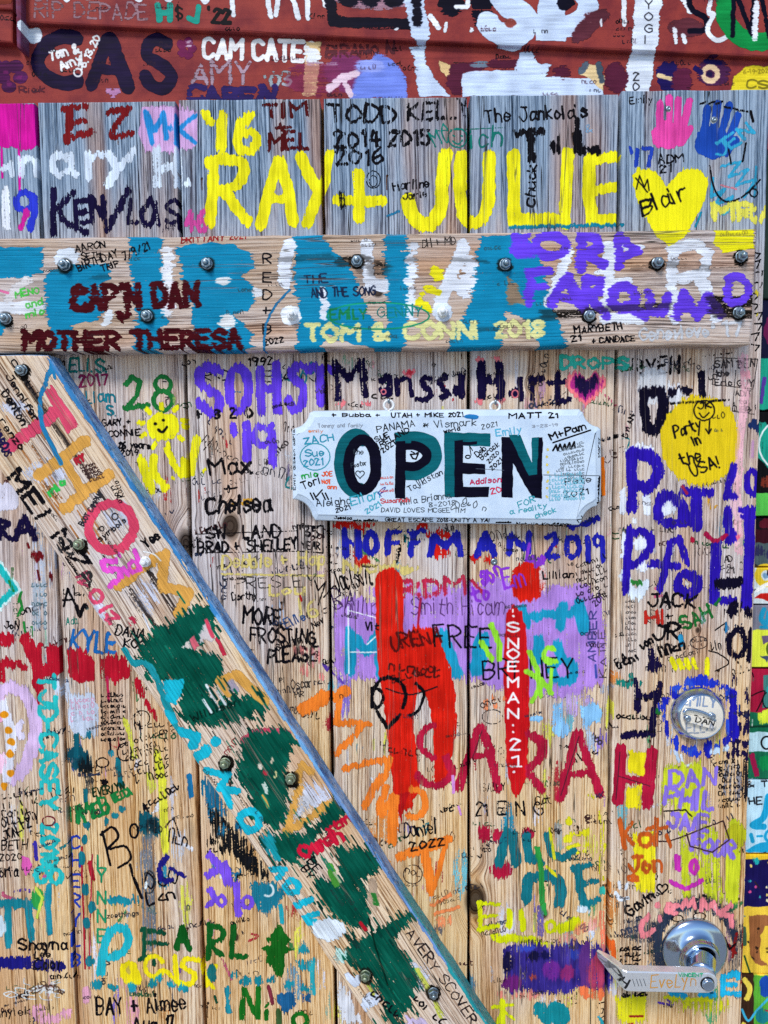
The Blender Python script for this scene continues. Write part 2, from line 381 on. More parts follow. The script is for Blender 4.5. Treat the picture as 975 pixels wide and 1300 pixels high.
def painted_material(name, canvas, base, base2, grain='x', rough=.5, bumpd=.0004, dirt=.35, lines=True):
    """a board under a coat of house paint, lettered over"""
    n = N(name); X, Y, Z = n.pos()
    a, b = (X, Z) if grain == 'x' else (Z, X)
    g = n.noise(n.vec(n.math('MULTIPLY', a, 5), n.math('MULTIPLY', b, 210), Y), 1, 4, .6)
    f = n.noise(n.vec(n.math('MULTIPLY', X, 26), n.math('MULTIPLY', Z, 26), Y), 1, 4, .6)
    sp = n.noise(n.vec(n.math('MULTIPLY', X, 420), n.math('MULTIPLY', Z, 420), Y), 1, 2, .6)
    col = n.mix(n.step(f, .35, .7), base, base2)
    col = n.mix(n.math('MULTIPLY', n.step(g, .52, .75), dirt), col, tuple(c * .35 for c in base2))
    uv = n.t.nodes.new('ShaderNodeUVMap'); uv.uv_map = 'paint'
    im = n.t.nodes.new('ShaderNodeTexImage'); im.image = canvas.image(); im.extension = 'CLIP'; im.interpolation = 'Cubic'
    n.t.links.new(uv.outputs[0], im.inputs[0])
    wear = n.math('SUBTRACT', im.outputs['Alpha'], n.math('MULTIPLY', n.step(g, .5, .85), .28))
    cov = n.step(wear, .10, .40)
    pc = n.mix(n.math('MULTIPLY', n.step(g, .5, .85), .16), im.outputs['Color'], (0.02, .02, .03), 'MULTIPLY')
    col = n.mix(cov, col, pc)
    col = n.mix(n.math('MULTIPLY', n.step(sp, .70, .80), .35), col, (.06, .05, .05))
    n.put(n.b.inputs['Base Color'], col)
    n.put(n.b.inputs['Roughness'], n.mixf(f, rough - .08, rough + .15))
    hh = n.math('ADD', n.math('MULTIPLY', g, .45 if lines else .25), n.math('ADD', n.math('MULTIPLY', cov, .5), n.math('MULTIPLY', f, .5)))
    n.put(n.b.inputs['Normal'], n.bump(hh, bumpd, .8)); n.b.inputs['Specular IOR Level'].default_value = .07
    return n.m
def metal_material(name, col, rough, canvas=None, brushed=False, spots=.3, metallic=1.0):
    n = N(name); X, Y, Z = n.pos()
    f = n.noise(n.vec(n.math('MULTIPLY', X, 160), n.math('MULTIPLY', Z, 160), n.math('MULTIPLY', Y, 160)), 1, 4, .65)
    g = n.noise(n.vec(n.math('MULTIPLY', X, 30), n.math('MULTIPLY', Z, 900), n.math('MULTIPLY', Y, 900)), 1, 2, .6)
    c = n.mix(n.math('MULTIPLY', n.step(f, .55, .8), spots), col, (.10, .09, .08))
    m = metallic
    r = n.mixf(f, rough - .05, rough + .14)
    if canvas is not None:
        uv = n.t.nodes.new('ShaderNodeUVMap'); uv.uv_map = 'paint'
        im = n.t.nodes.new('ShaderNodeTexImage'); im.image = canvas.image(); im.extension = 'CLIP'
        n.t.links.new(uv.outputs[0], im.inputs[0])
        geo = n.t.nodes.new('ShaderNodeNewGeometry'); sx = n.t.nodes.new('ShaderNodeSeparateXYZ'); n.t.links.new(geo.outputs['Normal'], sx.inputs[0])
        A = n.math('MULTIPLY', im.outputs['Alpha'], n.step(sx.outputs[1], -.2, -.5))
        c = n.mix(A, c, im.outputs['Color']); m = n.math('MULTIPLY', n.math('SUBTRACT', 1.0, A), metallic); r = n.mixf(A, r, .5)
    n.put(n.b.inputs['Base Color'], c); n.put(n.b.inputs['Metallic'], m); n.put(n.b.inputs['Roughness'], r)
    n.put(n.b.inputs['Normal'], n.bump(n.math('ADD', f, n.math('MULTIPLY', g, .6 if brushed else 0.0)), .00003, .5))
    return n.m
# ---------------------------------------------------------------- building helpers
def tag(o, label=None, cat=None, group=None, kind=None):
    for k, v in (('label', label), ('category', cat), ('group', group), ('kind', kind)):
        if v: o[k] = v
    return o
def empty(name, loc, label, cat, group=None):
    o = bpy.data.objects.new(name, None); COL.objects.link(o); o.location = loc; o.empty_display_size = .05
    return tag(o, label, cat, group)
def link(name, bm, mats, parent=None, canvas=None, smooth=False, origin=None, seed=None):
    """bm is in world coordinates; the object keeps its own origin"""
    org = Vector(origin) if origin is not None else sum((v.co for v in bm.verts), Vector()) / max(len(bm.verts), 1)
    if canvas is not None:
        uvl = bm.loops.layers.uv.get('paint') or bm.loops.layers.uv.new('paint')
        for f in bm.faces:
            for l in f.loops:
                l[uvl].uv = ((l.vert.co.x * 1000 - canvas.x0) / (canvas.x1 - canvas.x0), (l.vert.co.z * 1000 - canvas.z0) / (canvas.z1 - canvas.z0))
    for v in bm.verts: v.co -= org
    me = bpy.data.meshes.new(name); bm.to_mesh(me); bm.free()
    for m in (mats if isinstance(mats, (list, tuple)) else [mats]): me.materials.append(m)
    o = bpy.data.objects.new(name, me); COL.objects.link(o)
    if smooth:
        for p in me.polygons: p.use_smooth = True
    if parent is not None:
        o.parent = parent
        wl = Vector(); q = parent
        while q is not None: wl += q.location; q = q.parent
        o.location = org - wl
    else: o.location = org
    o['seed'] = float(seed if seed is not None else random.uniform(0, 40))
    return o
def board_bm(outline, y_front, thick, bevel=.0025, seg=14, wobble=.0006, rng=None):
    """a sawn board: outline = convex polygon of (x, z) seen from the front (any order kept), worn edges"""
    rng = rng or random
    pts = []
    n = len(outline)
    for i in range(n):
        a, b = Vector((*outline[i], 0)), Vector((*outline[(i + 1) % n], 0))
        L = (b - a).length; k = max(1, int(L / .03))
        for j in range(k):
            q = a.lerp(b, j / k)
            if 0 < j: 
                nn = Vector((-(b - a).y, (b - a).x, 0)).normalized()
                q = q + nn * rng.uniform(-wobble, wobble)
            pts.append((q.x, q.y))
    cx = sum(p[0] for p in pts) / len(pts); cz = sum(p[1] for p in pts) / len(pts)
    bm = bmesh.new()
    def inset(q, i, amt):
        a, b = Vector(pts[i - 1]), Vector(pts[(i + 1) % len(pts)])
        t = (b - a).normalized(); nn = Vector((-t.y, t.x))
        if nn.dot(Vector((cx, cz)) - Vector(q)) < 0: nn = -nn
        return (q[0] + nn.x * amt, q[1] + nn.y * amt)
    rings = []
    for (dy, am) in ((thick, 0), (bevel, 0), (bevel * .35, bevel * .3), (0, bevel)):
        rings.append([bm.verts.new((*( (lambda r: (r[0], y_front + dy + (rng.uniform(0, .0004) if dy == bevel else 0), r[1]))(inset(p, i, am * (1 + rng.uniform(-.25, .5)))) ),)) for i, p in enumerate(pts)])
    m = len(pts)
    for r0, r1 in zip(rings[:-1], rings[1:]):
        for i in range(m):
            bm.faces.new((r0[i], r0[(i + 1) % m], r1[(i + 1) % m], r1[i]))
    bm.faces.new(rings[-1]); bm.faces.new(rings[0][::-1])
    bmesh.ops.recalc_face_normals(bm, faces=bm.faces)
    return bm
def lathe(bm, center, axis_dir, prof, n=32, upv=Vector((0, 0, 1)), mat=0):
    """prof: list of (distance along the axis, radius)"""
    ax = Vector(axis_dir).normalized(); s = ax.cross(upv).normalized(); t = s.cross(ax).normalized()
    rings = []
    for (d, r) in prof:
        if r < 1e-6: rings.append([bm.verts.new(Vector(center) + ax * d)])
        else: rings.append([bm.verts.new(Vector(center) + ax * d + (s * math.cos(2 * math.pi * i / n) + t * math.sin(2 * math.pi * i / n)) * r) for i in range(n)])
    fs = []
    for a, b in zip(rings[:-1], rings[1:]):
        for i in range(n):
            j = (i + 1) % n
            if len(a) == 1 and len(b) == 1: continue
            if len(a) == 1: fs.append(bm.faces.new((a[0], b[j], b[i])))
            elif len(b) == 1: fs.append(bm.faces.new((a[i], a[j], b[0])))
            else: fs.append(bm.faces.new((a[i], a[j], b[j], b[i])))
    for f in fs: f.material_index = mat; f.smooth = True
    return fs
def tube(bm, pts, r, n=10, closed=False, mat=0):
    rings = []; m = len(pts); pts = [Vector(p) for p in pts]
    for i, p in enumerate(pts):
        a = pts[(i - 1) % m] if closed or i > 0 else p; b = pts[(i + 1) % m] if closed or i < m - 1 else p
        d = (b - a).normalized(); ref = Vector((0, 1, 0)) if abs(d.y) < .9 else Vector((1, 0, 0))
        s = d.cross(ref).normalized(); t = s.cross(d)
        rings.append([bm.verts.new(p + (s * math.cos(2 * math.pi * k / n) + t * math.sin(2 * math.pi * k / n)) * r) for k in range(n)])
    for i in range(m if closed else m - 1):
        a, b = rings[i], rings[(i + 1) % m]
        for k in range(n):
            f = bm.faces.new((a[k], a[(k + 1) % n], b[(k + 1) % n], b[k])); f.material_index = mat; f.smooth = True
    if not closed:
        bm.faces.new(rings[0][::-1]).material_index = mat; bm.faces.new(rings[-1]).material_index = mat
# ---------------------------------------------------------------- the paint on the door planks
YEL, NAVY, BLK, TEAL, GRN, PUR, WHT = '#F1E81C', '#120A34', '#0B0910', '#1287AE', '#0C4A32', '#6640E0', '#E6EDF8'
dc = Canvas('door', 0, (-70, 100, 1050, 1400), 1.6, (0, 1))
S, F, T, G, O, D = dc.S, dc.F, dc.T, dc.G, dc.O, dc.D
def paint_top():
    F([(-60, 128), (46, 131), (47, 175), (43, 188), (30, 192), (10, 186), (-60, 190)], '#D4149A', dry=.05)
    S([(2, 190), (3, 225)], 3, '#D4149A'); S([(24, 186), (25, 245)], 3, '#D4149A')
    S([(90, 138), (85, 178)], 10, '#741318', dry=.2); S([(80, 139), (109, 135)], 8, '#741318', dry=.25); S([(86, 157), (108, 153)], 7, '#741318', dry=.3); S([(86, 175), (118, 167)], 8, '#741318', dry=.3)
    S([(137, 143), (164, 138), (148, 158), (141, 173), (167, 171)], 7.5, '#741318', dry=.3)
    F([(180, 136), (225, 133), (250, 142), (252, 172), (247, 190), (215, 194), (183, 192), (176, 170)], '#D5A9DC', dry=.12, jag=5)
    S([(193, 180), (185, 143), (197, 166), (208, 145), (211, 176)], 6, '#2A90DA', dry=.1); D(217, 163, 4, 4, '#2A90DA'); S([(224, 146), (223, 182)], 5, '#2A90DA'); S([(248, 147), (227, 163), (247, 181)], 5, '#2A90DA')
    # white name
    WB = '#D3E1F2'
    T('n', 27, 222, 47, 222, 30, 9, WB, dry=.3, wild=0); S([(4, 214), (14, 208), (16, 222)], 7, WB, dry=.3); S([(-6, 225), (-4, 205)], 8, WB, dry=.3)
    G('a', 66, 197, 90, 222, 9, WB, dry=.3); S([(111, 194), (112, 225)], 9, WB, dry=.35); S([(112, 204), (126, 195), (132, 199)], 8, WB, dry=.35)
    S([(138, 195), (148, 212)], 10, WB, dry=.2); S([(168, 194), (150, 215), (136, 234)], 11, WB, dry=.25)
    S([(199, 190), (199, 236)], 11, WB, dry=.3); S([(226, 190), (226, 236)], 11, WB, dry=.3); S([(199, 214), (226, 212)], 10, WB, dry=.35); D(238, 233, 5, 6, WB)
    S([(8, 243), (9, 288)], 11, WHT, dry=.25); O(31, 256, 10, 11, 8, '#2A38C4'); S([(42, 250), (44, 270), (38, 290)], 9, '#2A38C4'); S([(34, 268), (26, 288)], 8, '#C02090'); S([(-18, 243), (-16, 288)], 12, WHT, dry=.3)
    # KEN/LOIS
    S([(67, 242), (68, 296)], 9, NAVY, dry=.3); S([(93, 244), (74, 264), (80, 280), (110, 296)], 8, NAVY, dry=.4)
    T('EN/LOIS', 97, 283, 226, 286, 30, 7, NAVY, dry=.35); S([(163, 242), (136, 290)], 9, NAVY, dry=.3); F([(205, 283), (232, 270), (231, 296), (200, 297)], NAVY, dry=.75)
    T('46', 237, 293, 261, 294, 26, 6, '#D64FA2', dry=.3)
    # '16
    S([(261, 146), (267, 153)], 11, YEL, dry=.05); S([(282, 150), (281, 187)], 13, YEL, dry=.1)
    S([(318, 146), (305, 160), (302, 182), (313, 193), (325, 184), (324, 170), (311, 168)], 11, YEL, dry=.1, curve=True)
    # RAY + JULIE
    y = dict(dry=.07, tone=.30, jag=3.5)
    S([(271, 208), (270, 240), (267, 282)], 13, YEL, **y); S([(266, 206), (290, 201), (307, 208), (309, 222), (298, 236), (277, 243)], 13, YEL, curve=True, **y); S([(284, 243), (298, 262), (314, 280)], 13, YEL, **y)
    S([(353, 204), (341, 245), (331, 287)], 13, YEL, **y); S([(356, 205), (366, 240), (372, 281)], 13, YEL, **y); S([(343, 252), (369, 252)], 11, YEL, **y)
    S([(382, 200), (392, 222), (406, 242), (398, 262), (390, 283)], 14, YEL, **y); S([(419, 196), (414, 225), (407, 246)], 11, YEL, **y)
    S([(455, 221), (456, 278)], 13, YEL, **y); S([(428, 254), (455, 256), (485, 255)], 12, YEL, **y)
    S([(566, 197), (561, 235), (560, 262), (549, 282), (534, 284), (523, 272), (518, 254)], 16, YEL, curve=True, **y); S([(553, 282), (552, 291)], 3, YEL)
    S([(586, 198), (584, 235), (588, 270), (597, 283), (612, 276), (620, 255), (621, 198)], 15, YEL, curve=True, **y)
    S([(652, 198), (653, 240), (652, 279), (704, 279)], 15, YEL, **y); S([(721, 195), (719, 240), (717, 283)], 14, YEL, **y)
    S([(749, 202), (747, 240), (752, 280)], 15, YEL, **y); S([(748, 203), (781, 199)], 13, YEL, **y); S([(750, 241), (780, 239)], 12, YEL, **y); S([(753, 280), (780, 278)], 13, YEL, **y)
    dr = '#4C0C10'
    T('TIM', 337, 149, 390, 147, 17, 5, dr, dry=.3); T('+', 352, 168, 370, 167, 13, 4, dr, dry=.3); T('MEL', 341, 190, 392, 189, 20, 5.5, dr, dry=.3)
    T('TODD', 418, 154, 502, 155, 22, 4, BLK, dry=.5); T('KELLY', 518, 151, 596, 150, 22, 4, BLK, dry=.5)
    T('2014', 426, 187, 482, 185, 20, 4.5, BLK, dry=.45); T('2015', 494, 184, 546, 184, 19, 4.5, BLK, dry=.45); T('2016', 428, 210, 486, 207, 18, 4, BLK, dry=.55)
    tg = '#17796E'
    O(581, 175, 12, 12, 2, tg, dry=.2); S([(575, 172), (577, 173)], 2, tg); S([(585, 172), (587, 173)], 2, tg); S([(575, 179), (581, 183), (587, 178)], 2, tg, curve=True)
    T('MO', 553, 187, 572, 180, 22, 2, tg, dry=.2); T('ich', 598, 188, 636, 186, 24, 2.5, tg, dry=.2); S([(555, 166), (640, 162)], 1.4, tg, dry=.5)
    T("The Jankola's", 617, 157, 745, 148, 16, 2.6, BLK, dry=.2)
    S([(656, 170), (688, 166)], 9, BLK, dry=.3); S([(673, 168), (675, 201)], 10, BLK, dry=.25); D(703, 186, 6, 8, BLK, dry=.3); S([(709, 174), (710, 194)], 4, BLK)
    S([(733, 152), (732, 170)], 6, BLK, dry=.2); S([(733, 170), (733, 192), (758, 190)], 10, BLK, dry=.25); T('&', 744, 168, 752, 168, 10, 1.5, '#7FA6C8', dry=.3)
    T('Emily', 800, 132, 828, 130, 9, 1.5, BLK, dry=.4)
    O(474, 228, 9, 11, 1.3, BLK, dry=.5); O(474, 230, 5, 7, 1.1, BLK, dry=.5); T('Harline', 500, 242, 545, 238, 11, 2, BLK, dry=.45); T('Jamie', 512, 254, 542, 250, 9, 1.8, BLK, dry=.5)
    S([(492, 274), (507, 268)], 3, '#2A78A0', dry=.3); S([(434, 246), (436, 266)], 8, BLK, dry=.6)
    T('Chuck', 678, 262, 681, 210, 11, 2.4, BLK, dry=.35)
    # hands
    pk = '#E649A4'
    D(846, 172, 19, 19, pk, dry=.05, jag=3)
    for a, b in (((837, 165), (838, 132)), ((850, 160), (850, 124)), ((860, 163), (861, 126)), ((866, 168), (875, 128)), ((864, 182), (876, 164))): S([a, b], 8, pk, dry=.06, jag=2)
    bl = '#1C47A8'
    D(905, 181, 23, 22, bl, dry=.05, jag=3)
    for a, b in (((893, 170), (898, 138)), ((905, 168), (911, 132)), ((915, 170), (926, 134)), ((924, 178), (937, 146)), ((922, 194), (934, 178))): S([a, b], 8.5, bl, dry=.06, jag=2)
    D(848, 138, 4, 4, '#E0E0D0', dry=0, jag=1); D(906, 152, 4, 4, '#E0E0D0', dry=0, jag=1)
    for x in (892, 902, 912): S([(x - 3, 132), (x + 5, 129)], 2.5, BLK, dry=.5)
    S([(920, 136), (952, 142)], 2.5, BLK, dry=.6); S([(953, 141), (956, 154)], 3.5, BLK, dry=.2)
    S([(800, 187), (802, 194)], 4, '#2343B4'); S([(809, 190), (808, 210)], 5, '#2343B4', dry=.2); S([(815, 189), (828, 188), (823, 211)], 5, '#2343B4', dry=.2)
    T('ADM', 836, 208, 868, 206, 11, 2, BLK, dry=.3); T('21', 838, 219, 852, 218, 9, 2, BLK, dry=.3)
    F([(802, 222), (812, 214), (827, 215), (840, 224), (846, 236), (856, 226), (868, 214), (884, 213), (900, 226), (896, 252), (885, 272), (874, 292), (850, 314), (830, 296), (812, 262), (805, 240)], YEL, dry=.02, tone=.1)
    T('Blair', 816, 273, 874, 252, 20, 2.6, BLK, dry=.1); S([(808, 240), (812, 223), (818, 238), (822, 228), (824, 242)], 1.6, BLK); S([(807, 226), (822, 244)], 1.6, BLK)
    cy = '#36A4CC'
    T('JEN', 912, 200, 958, 170, 18, 3.5, cy, dry=.3); S([(905, 226), (903, 250), (920, 240), (906, 262), (930, 250), (918, 272), (940, 258)], 4, cy, dry=.25); S([(915, 212), (940, 205), (925, 225), (950, 215), (935, 235), (960, 228), (945, 250)], 3.5, cy, dry=.3); S([(960, 212), (958, 250)], 3, cy, dry=.3)
    S([(901, 210), (907, 240), (922, 256), (945, 248), (965, 228)], 2.2, BLK, curve=True, dry=.35); S([(947, 182), (943, 205)], 2.5, BLK); S([(925, 190), (928, 208)], 2, BLK); O(957, 245, 5, 5, 1.8, BLK, dry=.2)
    S([(915, 235), (935, 240)], 2, '#D08090', dry=.4)
    T('MRA', 907, 279, 984, 279, 20, 8, '#E2DC58', dry=.25)
    S([(648, 288), (790, 286)], 5, '#147C98', dry=.35); S([(883, 288), (890, 270)], 3, '#2088A8')
    for k in range(10):
        x = random.uniform(958, 966); yy = 320 + k * 13
        S([(x - 5, yy), (x + 5, yy + random.uniform(-3, 3)), (x, yy + 8)], 2, BLK, dry=.45)
    D(961, 373, 3, 3, '#E0D040'); D(962, 400, 2, 2, '#E0D040')
def paint_left():
    tl = '#1A746E'
    T('ELi.S.', 88, 472, 137, 472, 17, 3, tl, dry=.3); T('2017', 101, 491, 138, 488, 14, 3, '#8A2450', dry=.35); T('Liam', 110, 512, 146, 510, 15, 2.6, '#1A7A8A', dry=.25); T('S.', 137, 527, 148, 527, 12, 2.6, '#1A7A8A', dry=.25)
    g = '#1D7436'
    S([(159, 489), (168, 478), (178, 484), (174, 502), (158, 519), (188, 514)], 6, g, curve=False, dry=.1); O(207, 488, 10, 9, 5, g, dry=.05); O(207, 508, 12, 12, 5.5, g, dry=.05)
    D(207, 541, 21, 18, YEL, dry=.04, jag=4)
    for a in range(0, 360, 38):
        r = math.radians(a); S([(207 + 26 * math.cos(r), 541 + 23 * math.sin(r)), (207 + 31 * math.cos(r), 541 + 28 * math.sin(r))], 6, YEL, dry=.1)
    D(198, 538, 2, 2, BLK, dry=0, jag=0); D(208, 533, 2, 2, BLK, dry=0, jag=0); S([(201, 545), (206, 549), (212, 542)], 3, BLK, dry=0, curve=True)
    T('GARY +', 130, 541, 165, 539, 8, 2, BLK, dry=.15); T('CONNIE', 138, 555, 178, 553, 8, 2, BLK, dry=.15); T('26 years', 150, 569, 191, 570, 8, 2, BLK, dry=.15); T('2019', 154, 579, 175, 578, 7, 2, BLK, dry=.15)
    S([(180, 583), (186, 605), (192, 622)], 11, YEL, dry=.12); S([(195, 578), (194, 600)], 10, YEL, dry=.15); S([(196, 604), (210, 618)], 10, YEL, dry=.12)
    S([(212, 571), (222, 590), (230, 603)], 9, YEL, dry=.1); S([(250, 558), (246, 580), (242, 600)], 10, YEL, dry=.08); S([(232, 584), (234, 602)], 7, YEL, dry=.2); D(219, 607, 3, 4, YEL); D(259, 596, 3, 3, YEL)
    for p in ((215, 630, 9, 14), (236, 625, 5, 12), (250, 632, 6, 12), (262, 622, 5, 10)): D(*p, '#B02C26', dry=.85, op=.8)
    D(60, 690, 22, 60, '#B9C2D4', dry=.5, op=.5)
    F([(-60, 612), (16, 612), (24, 628), (22, 648), (-60, 650)], '#D5D3E6', dry=.15)
    S([(-4, 657), (-2, 684)], 8, NAVY, dry=.2); S([(-2, 660), (10, 664), (0, 674), (14, 684)], 7, NAVY, dry=.2); S([(20, 684), (31, 656), (44, 684)], 8, NAVY, dry=.15); S([(22, 674), (42, 674)], 8, NAVY, dry=.2)
    dc.heart(47, 706, 9, '#6C1018', dry=.15); S([(35, 690), (37, 695)], 3, '#6C1018'); S([(48, 724), (50, 736)], 3, '#5A0C14', dry=.2); D(64, 733, 6, 5, '#5A0C14', dry=.25, jag=5)
    S([(-20, 700), (2, 722), (21, 748), (0, 768), (-20, 785)], 11, '#D6F2F0', dry=.1); S([(-20, 702), (2, 724), (19, 748), (0, 766), (-20, 783)], 7.5, '#1FB6B6', dry=.05)
    for p in ((16, 722), (12, 738), (27, 752), (28, 770), (30, 790), (40, 796), (26, 762)): S([p, (p[0] + random.uniform(-5, 5), p[1] + 12)], 3.5, '#227E34', dry=.45)
    F([(38, 738), (58, 735), (62, 770), (60, 800), (42, 800)], '#AEBBC8', dry=.5, op=.6)
    for k in range(5): dc.scrawl(40, 745 + k * 12, 60, 745 + k * 12, 8, 1, '#3C5A62', dry=.2)
    S([(81, 770), (86, 747), (96, 768)], 3, BLK, dry=.2); S([(80, 762), (94, 761)], 3, BLK, dry=.2); S([(97, 770), (101, 782), (107, 768), (110, 772)], 5, BLK, dry=.2); T('Ada', 84, 793, 98, 792, 10, 1.2, '#1A7A6A')
    T('JoN', 6, 798, 24, 798, 9, 2, BLK, dry=.3)
    T('KYLE', 89, 824, 146, 829, 25, 4.5, '#1F69B4', dry=.15)
    cr = '#B4142A'
    D(4, 812, 16, 10, cr, dry=.1, jag=6); S([(-10, 838), (30, 846)], 12, cr, dry=.35); S([(0, 845), (4, 862)], 10, cr, dry=.3); S([(33, 812), (40, 826), (47, 842), (49, 870)], 15, cr, dry=.1); S([(51, 820), (48, 832)], 8, cr, dry=.3)
    S([(68, 828), (70, 850), (50, 852)], 17, cr, dry=.08); S([(48, 860), (49, 930)], 4, cr, dry=.2)
    F([(84, 826), (96, 822), (112, 828), (121, 842), (120, 862), (104, 868), (88, 860)], cr, dry=.06, jag=6); D(106, 838, 3, 4, '#C8A080', dry=.5)
    F([(126, 834), (138, 830), (156, 834), (168, 846), (166, 862), (150, 868), (128, 862)], cr, dry=.12, jag=9); S([(136, 860), (138, 890)], 3.5, '#C02050'); S([(174, 865), (180, 880)], 12, cr, dry=.4); S([(186, 892), (198, 912)], 9, cr, dry=.4)
    F([(86, 880), (118, 878), (126, 900), (124, 935), (95, 938), (86, 920)], '#C4CFE2', dry=.3, op=.85)
    for k in range(4): dc.scrawl(90, 893 + k * 8, 120, 890 + k * 8, 8, 1, '#D08CA8', dry=.2)
    for k in range(9): dc.scrawl(128, 885 + k * 7, 160, 884 + k * 7, 6, 1.6, BLK, dry=.45)
    # pink arch with orange beads
    F([(-60, 880), (0, 890), (8, 886), (10, 905), (0, 920), (-60, 918)], '#F0A8C8', dry=.1)
    S([(-6, 886), (14, 872), (34, 884), (44, 912), (42, 948), (28, 978), (14, 990)], 16, '#D6B8E0', curve=True, dry=.12); S([(26, 918), (20, 930), (28, 936)], 9, '#DCD4EC', dry=.2)
    D(2, 970, 16, 14, '#F0C0D8', dry=.1); S([(4, 895), (14, 940), (8, 990)], 13, '#DFE0EE', dry=.25, curve=True)
    for p in ((5, 908), (10, 927), (14, 942), (13, 957), (13, 981), (5, 998)): D(*p, 5, 5, '#E2921A', dry=0, jag=1)
    T('TJD-CASEY 2010', 50, 858, 54, 1100, 20, 5.5, '#2ABABA', dry=.06, wild=.5)
    O(52, 1111, 7, 9, 7, '#2ABABA'); O(71, 1112, 7, 9, 7, '#2ABABA'); S([(62, 1090), (62, 1100)], 8, '#2ABABA'); D(56, 1112, 3, 3, '#D04890')
    S([(62, 1125), (61, 1150), (63, 1183)], 8, '#1C8AA0', dry=.1); O(62, 1042, 8, 6, 2, '#7A2030', dry=.3)
    # dark sprayed spots
    F([(86, 950), (98, 945), (112, 956), (118, 970), (108, 982), (96, 978), (84, 966)], '#0E4A5A', soft=5, jag=7, dry=.15); F([(96, 966), (112, 962), (122, 974), (112, 990), (100, 984)], '#101418', soft=6, jag=7, dry=.3, op=.9); S([(97, 935), (97, 960)], 8, '#0E5A6A', dry=.3); D(113, 934, 5, 5, '#1A6E86', dry=.4); S([(112, 985), (114, 1004)], 12, '#40403E', soft=6, op=.5, dry=.3)
    F([(176, 1032), (190, 1028), (204, 1040), (205, 1060), (190, 1066), (174, 1056)], '#0E5462', soft=5, jag=6, dry=.2); D(193, 1048, 10, 12, '#0C1A22', soft=6, dry=.3, op=.8); S([(188, 1068), (190, 1200)], 22, '#6A727E', soft=10, op=.55, dry=.35)
    S([(139, 938), (141, 956)], 2.5, BLK); D(141, 956, 4, 5, '#1A7E90'); S([(150, 965), (152, 990), (155, 998)], 7, '#15707E', dry=.2)
    for p in ((130, 968, 8, 6),): O(*p, 2, BLK, dry=.5)
    D(132, 993, 5, 6, BLK, dry=.2); S([(108, 1003), (109, 1018)], 6, '#1A727E'); D(110, 1048, 5, 6, '#1A727E'); D(135, 1043, 4, 5, '#1A727E'); D(146, 1034, 5, 5, '#1A727E'); D(155, 1028, 5, 5, '#1A727E')
    S([(160, 915), (165, 935), (170, 960)], 8, '#D8D84A', op=.8, dry=.35); S([(198, 955), (205, 985), (208, 1010), (210, 1080)], 11, '#E2E03E', op=.85, dry=.3); S([(190, 985), (192, 1000)], 12, '#D6D84C', op=.6, dry=.4)
    for k in range(6): dc.scrawl(152 + k * 4, 950 + k * 9, 215, 930 + k * 11, 10, 1.6, BLK, dry=.4)
    O(180, 912, 10, 10, 1.5, BLK, dry=.4); O(158, 955, 9, 11, 1.8, BLK, dry=.4)
    T('EVERLYN', 119, 1012, 158, 1003, 10, 2.2, '#10301A', dry=.2); T('BECCA', 146, 1018, 168, 1008, 10, 3, '#1B7A3A', dry=.2)
    S([(89, 1025), (90, 1043)], 3, '#157A3C'); S([(98, 1024), (99, 1043)], 7, '#157A3C', dry=.2); T('MEB', 108, 1042, 140, 1030, 19, 4, '#157A3C', dry=.15)
    S([(130, 1056), (140, 1098)], 3.5, BLK, dry=.15); S([(128, 1060), (142, 1050), (150, 1062), (138, 1077), (158, 1074), (166, 1090), (150, 1101)], 3.5, BLK, curve=True, dry=.15)
    O(170, 1055, 5, 9, 3, BLK, dry=.2); S([(183, 1028), (182, 1020), (188, 1030)], 3, BLK); S([(210, 1050), (220, 1040), (228, 1062)], 2, BLK, curve=True, dry=.3); dc.scrawl(185, 1028, 230, 1000, 10, 2.2, BLK, dry=.4); dc.scrawl(212, 1070, 238, 1075, 22, 2, BLK, dry=.4)
    S([(165, 1098), (172, 1120), (180, 1140)], 4, BLK, dry=.3); dc.scrawl(184, 1130, 230, 1120, 22, 2.2, BLK, dry=.3); dc.scrawl(188, 1150, 225, 1140, 18, 3, BLK, dry=.3); O(189, 1120, 8, 14, 2, '#303438', dry=.5)
    S([(212, 1088), (203, 1100), (205, 1116), (218, 1118)], 7, '#201B78', curve=True, dry=.1); S([(216, 1102), (234, 1112)], 5, '#201B78', dry=.2)
    for c, yy in zip('CHERYLB', (1069, 1092, 1118, 1143, 1168, 1193, 1219)): G(c, 91, yy - 8, 101, yy + 8, 3.2, '#1F3CAC', dry=.15)
    for c, yy in zip('LYNNE', (1094, 1112, 1140, 1163, 1188)): G(c, 124, yy - 8, 134, yy + 8, 3, '#229062', dry=.2)
    S([(104, 1075), (104, 1110), (106, 1160), (108, 1230)], 2.5, '#B01C30', dry=.2); S([(114, 1096), (118, 1115)], 6, '#A81A2A', dry=.25); S([(117, 1085), (113, 1230)], 2, '#B03040', dry=.4)
    for p in ((108, 1066, 4, 6), (108, 1130, 5, 8), (117, 1152, 5, 8), (110, 1172, 5, 8), (114, 1220, 6, 7), (104, 1090, 5, 9)): D(*p, '#187684', jag=2, dry=.1)
    S([(128, 1236), (131, 1208), (140, 1184), (154, 1178), (163, 1188), (158, 1206), (140, 1216)], 11, '#22B0BE', curve=True, dry=.05)
    S([(184, 1180), (183, 1216)], 6, GRN, dry=.15); S([(180, 1181), (208, 1184)], 6, GRN, dry=.15); S([(186, 1197), (212, 1198)], 6, GRN, dry=.25); S([(178, 1218), (196, 1214)], 7, GRN, dry=.2)
    S([(224, 1204), (231, 1177), (240, 1204)], 8, '#0F5A1E', dry=.1); S([(226, 1194), (238, 1194)], 7, '#0F5A1E')
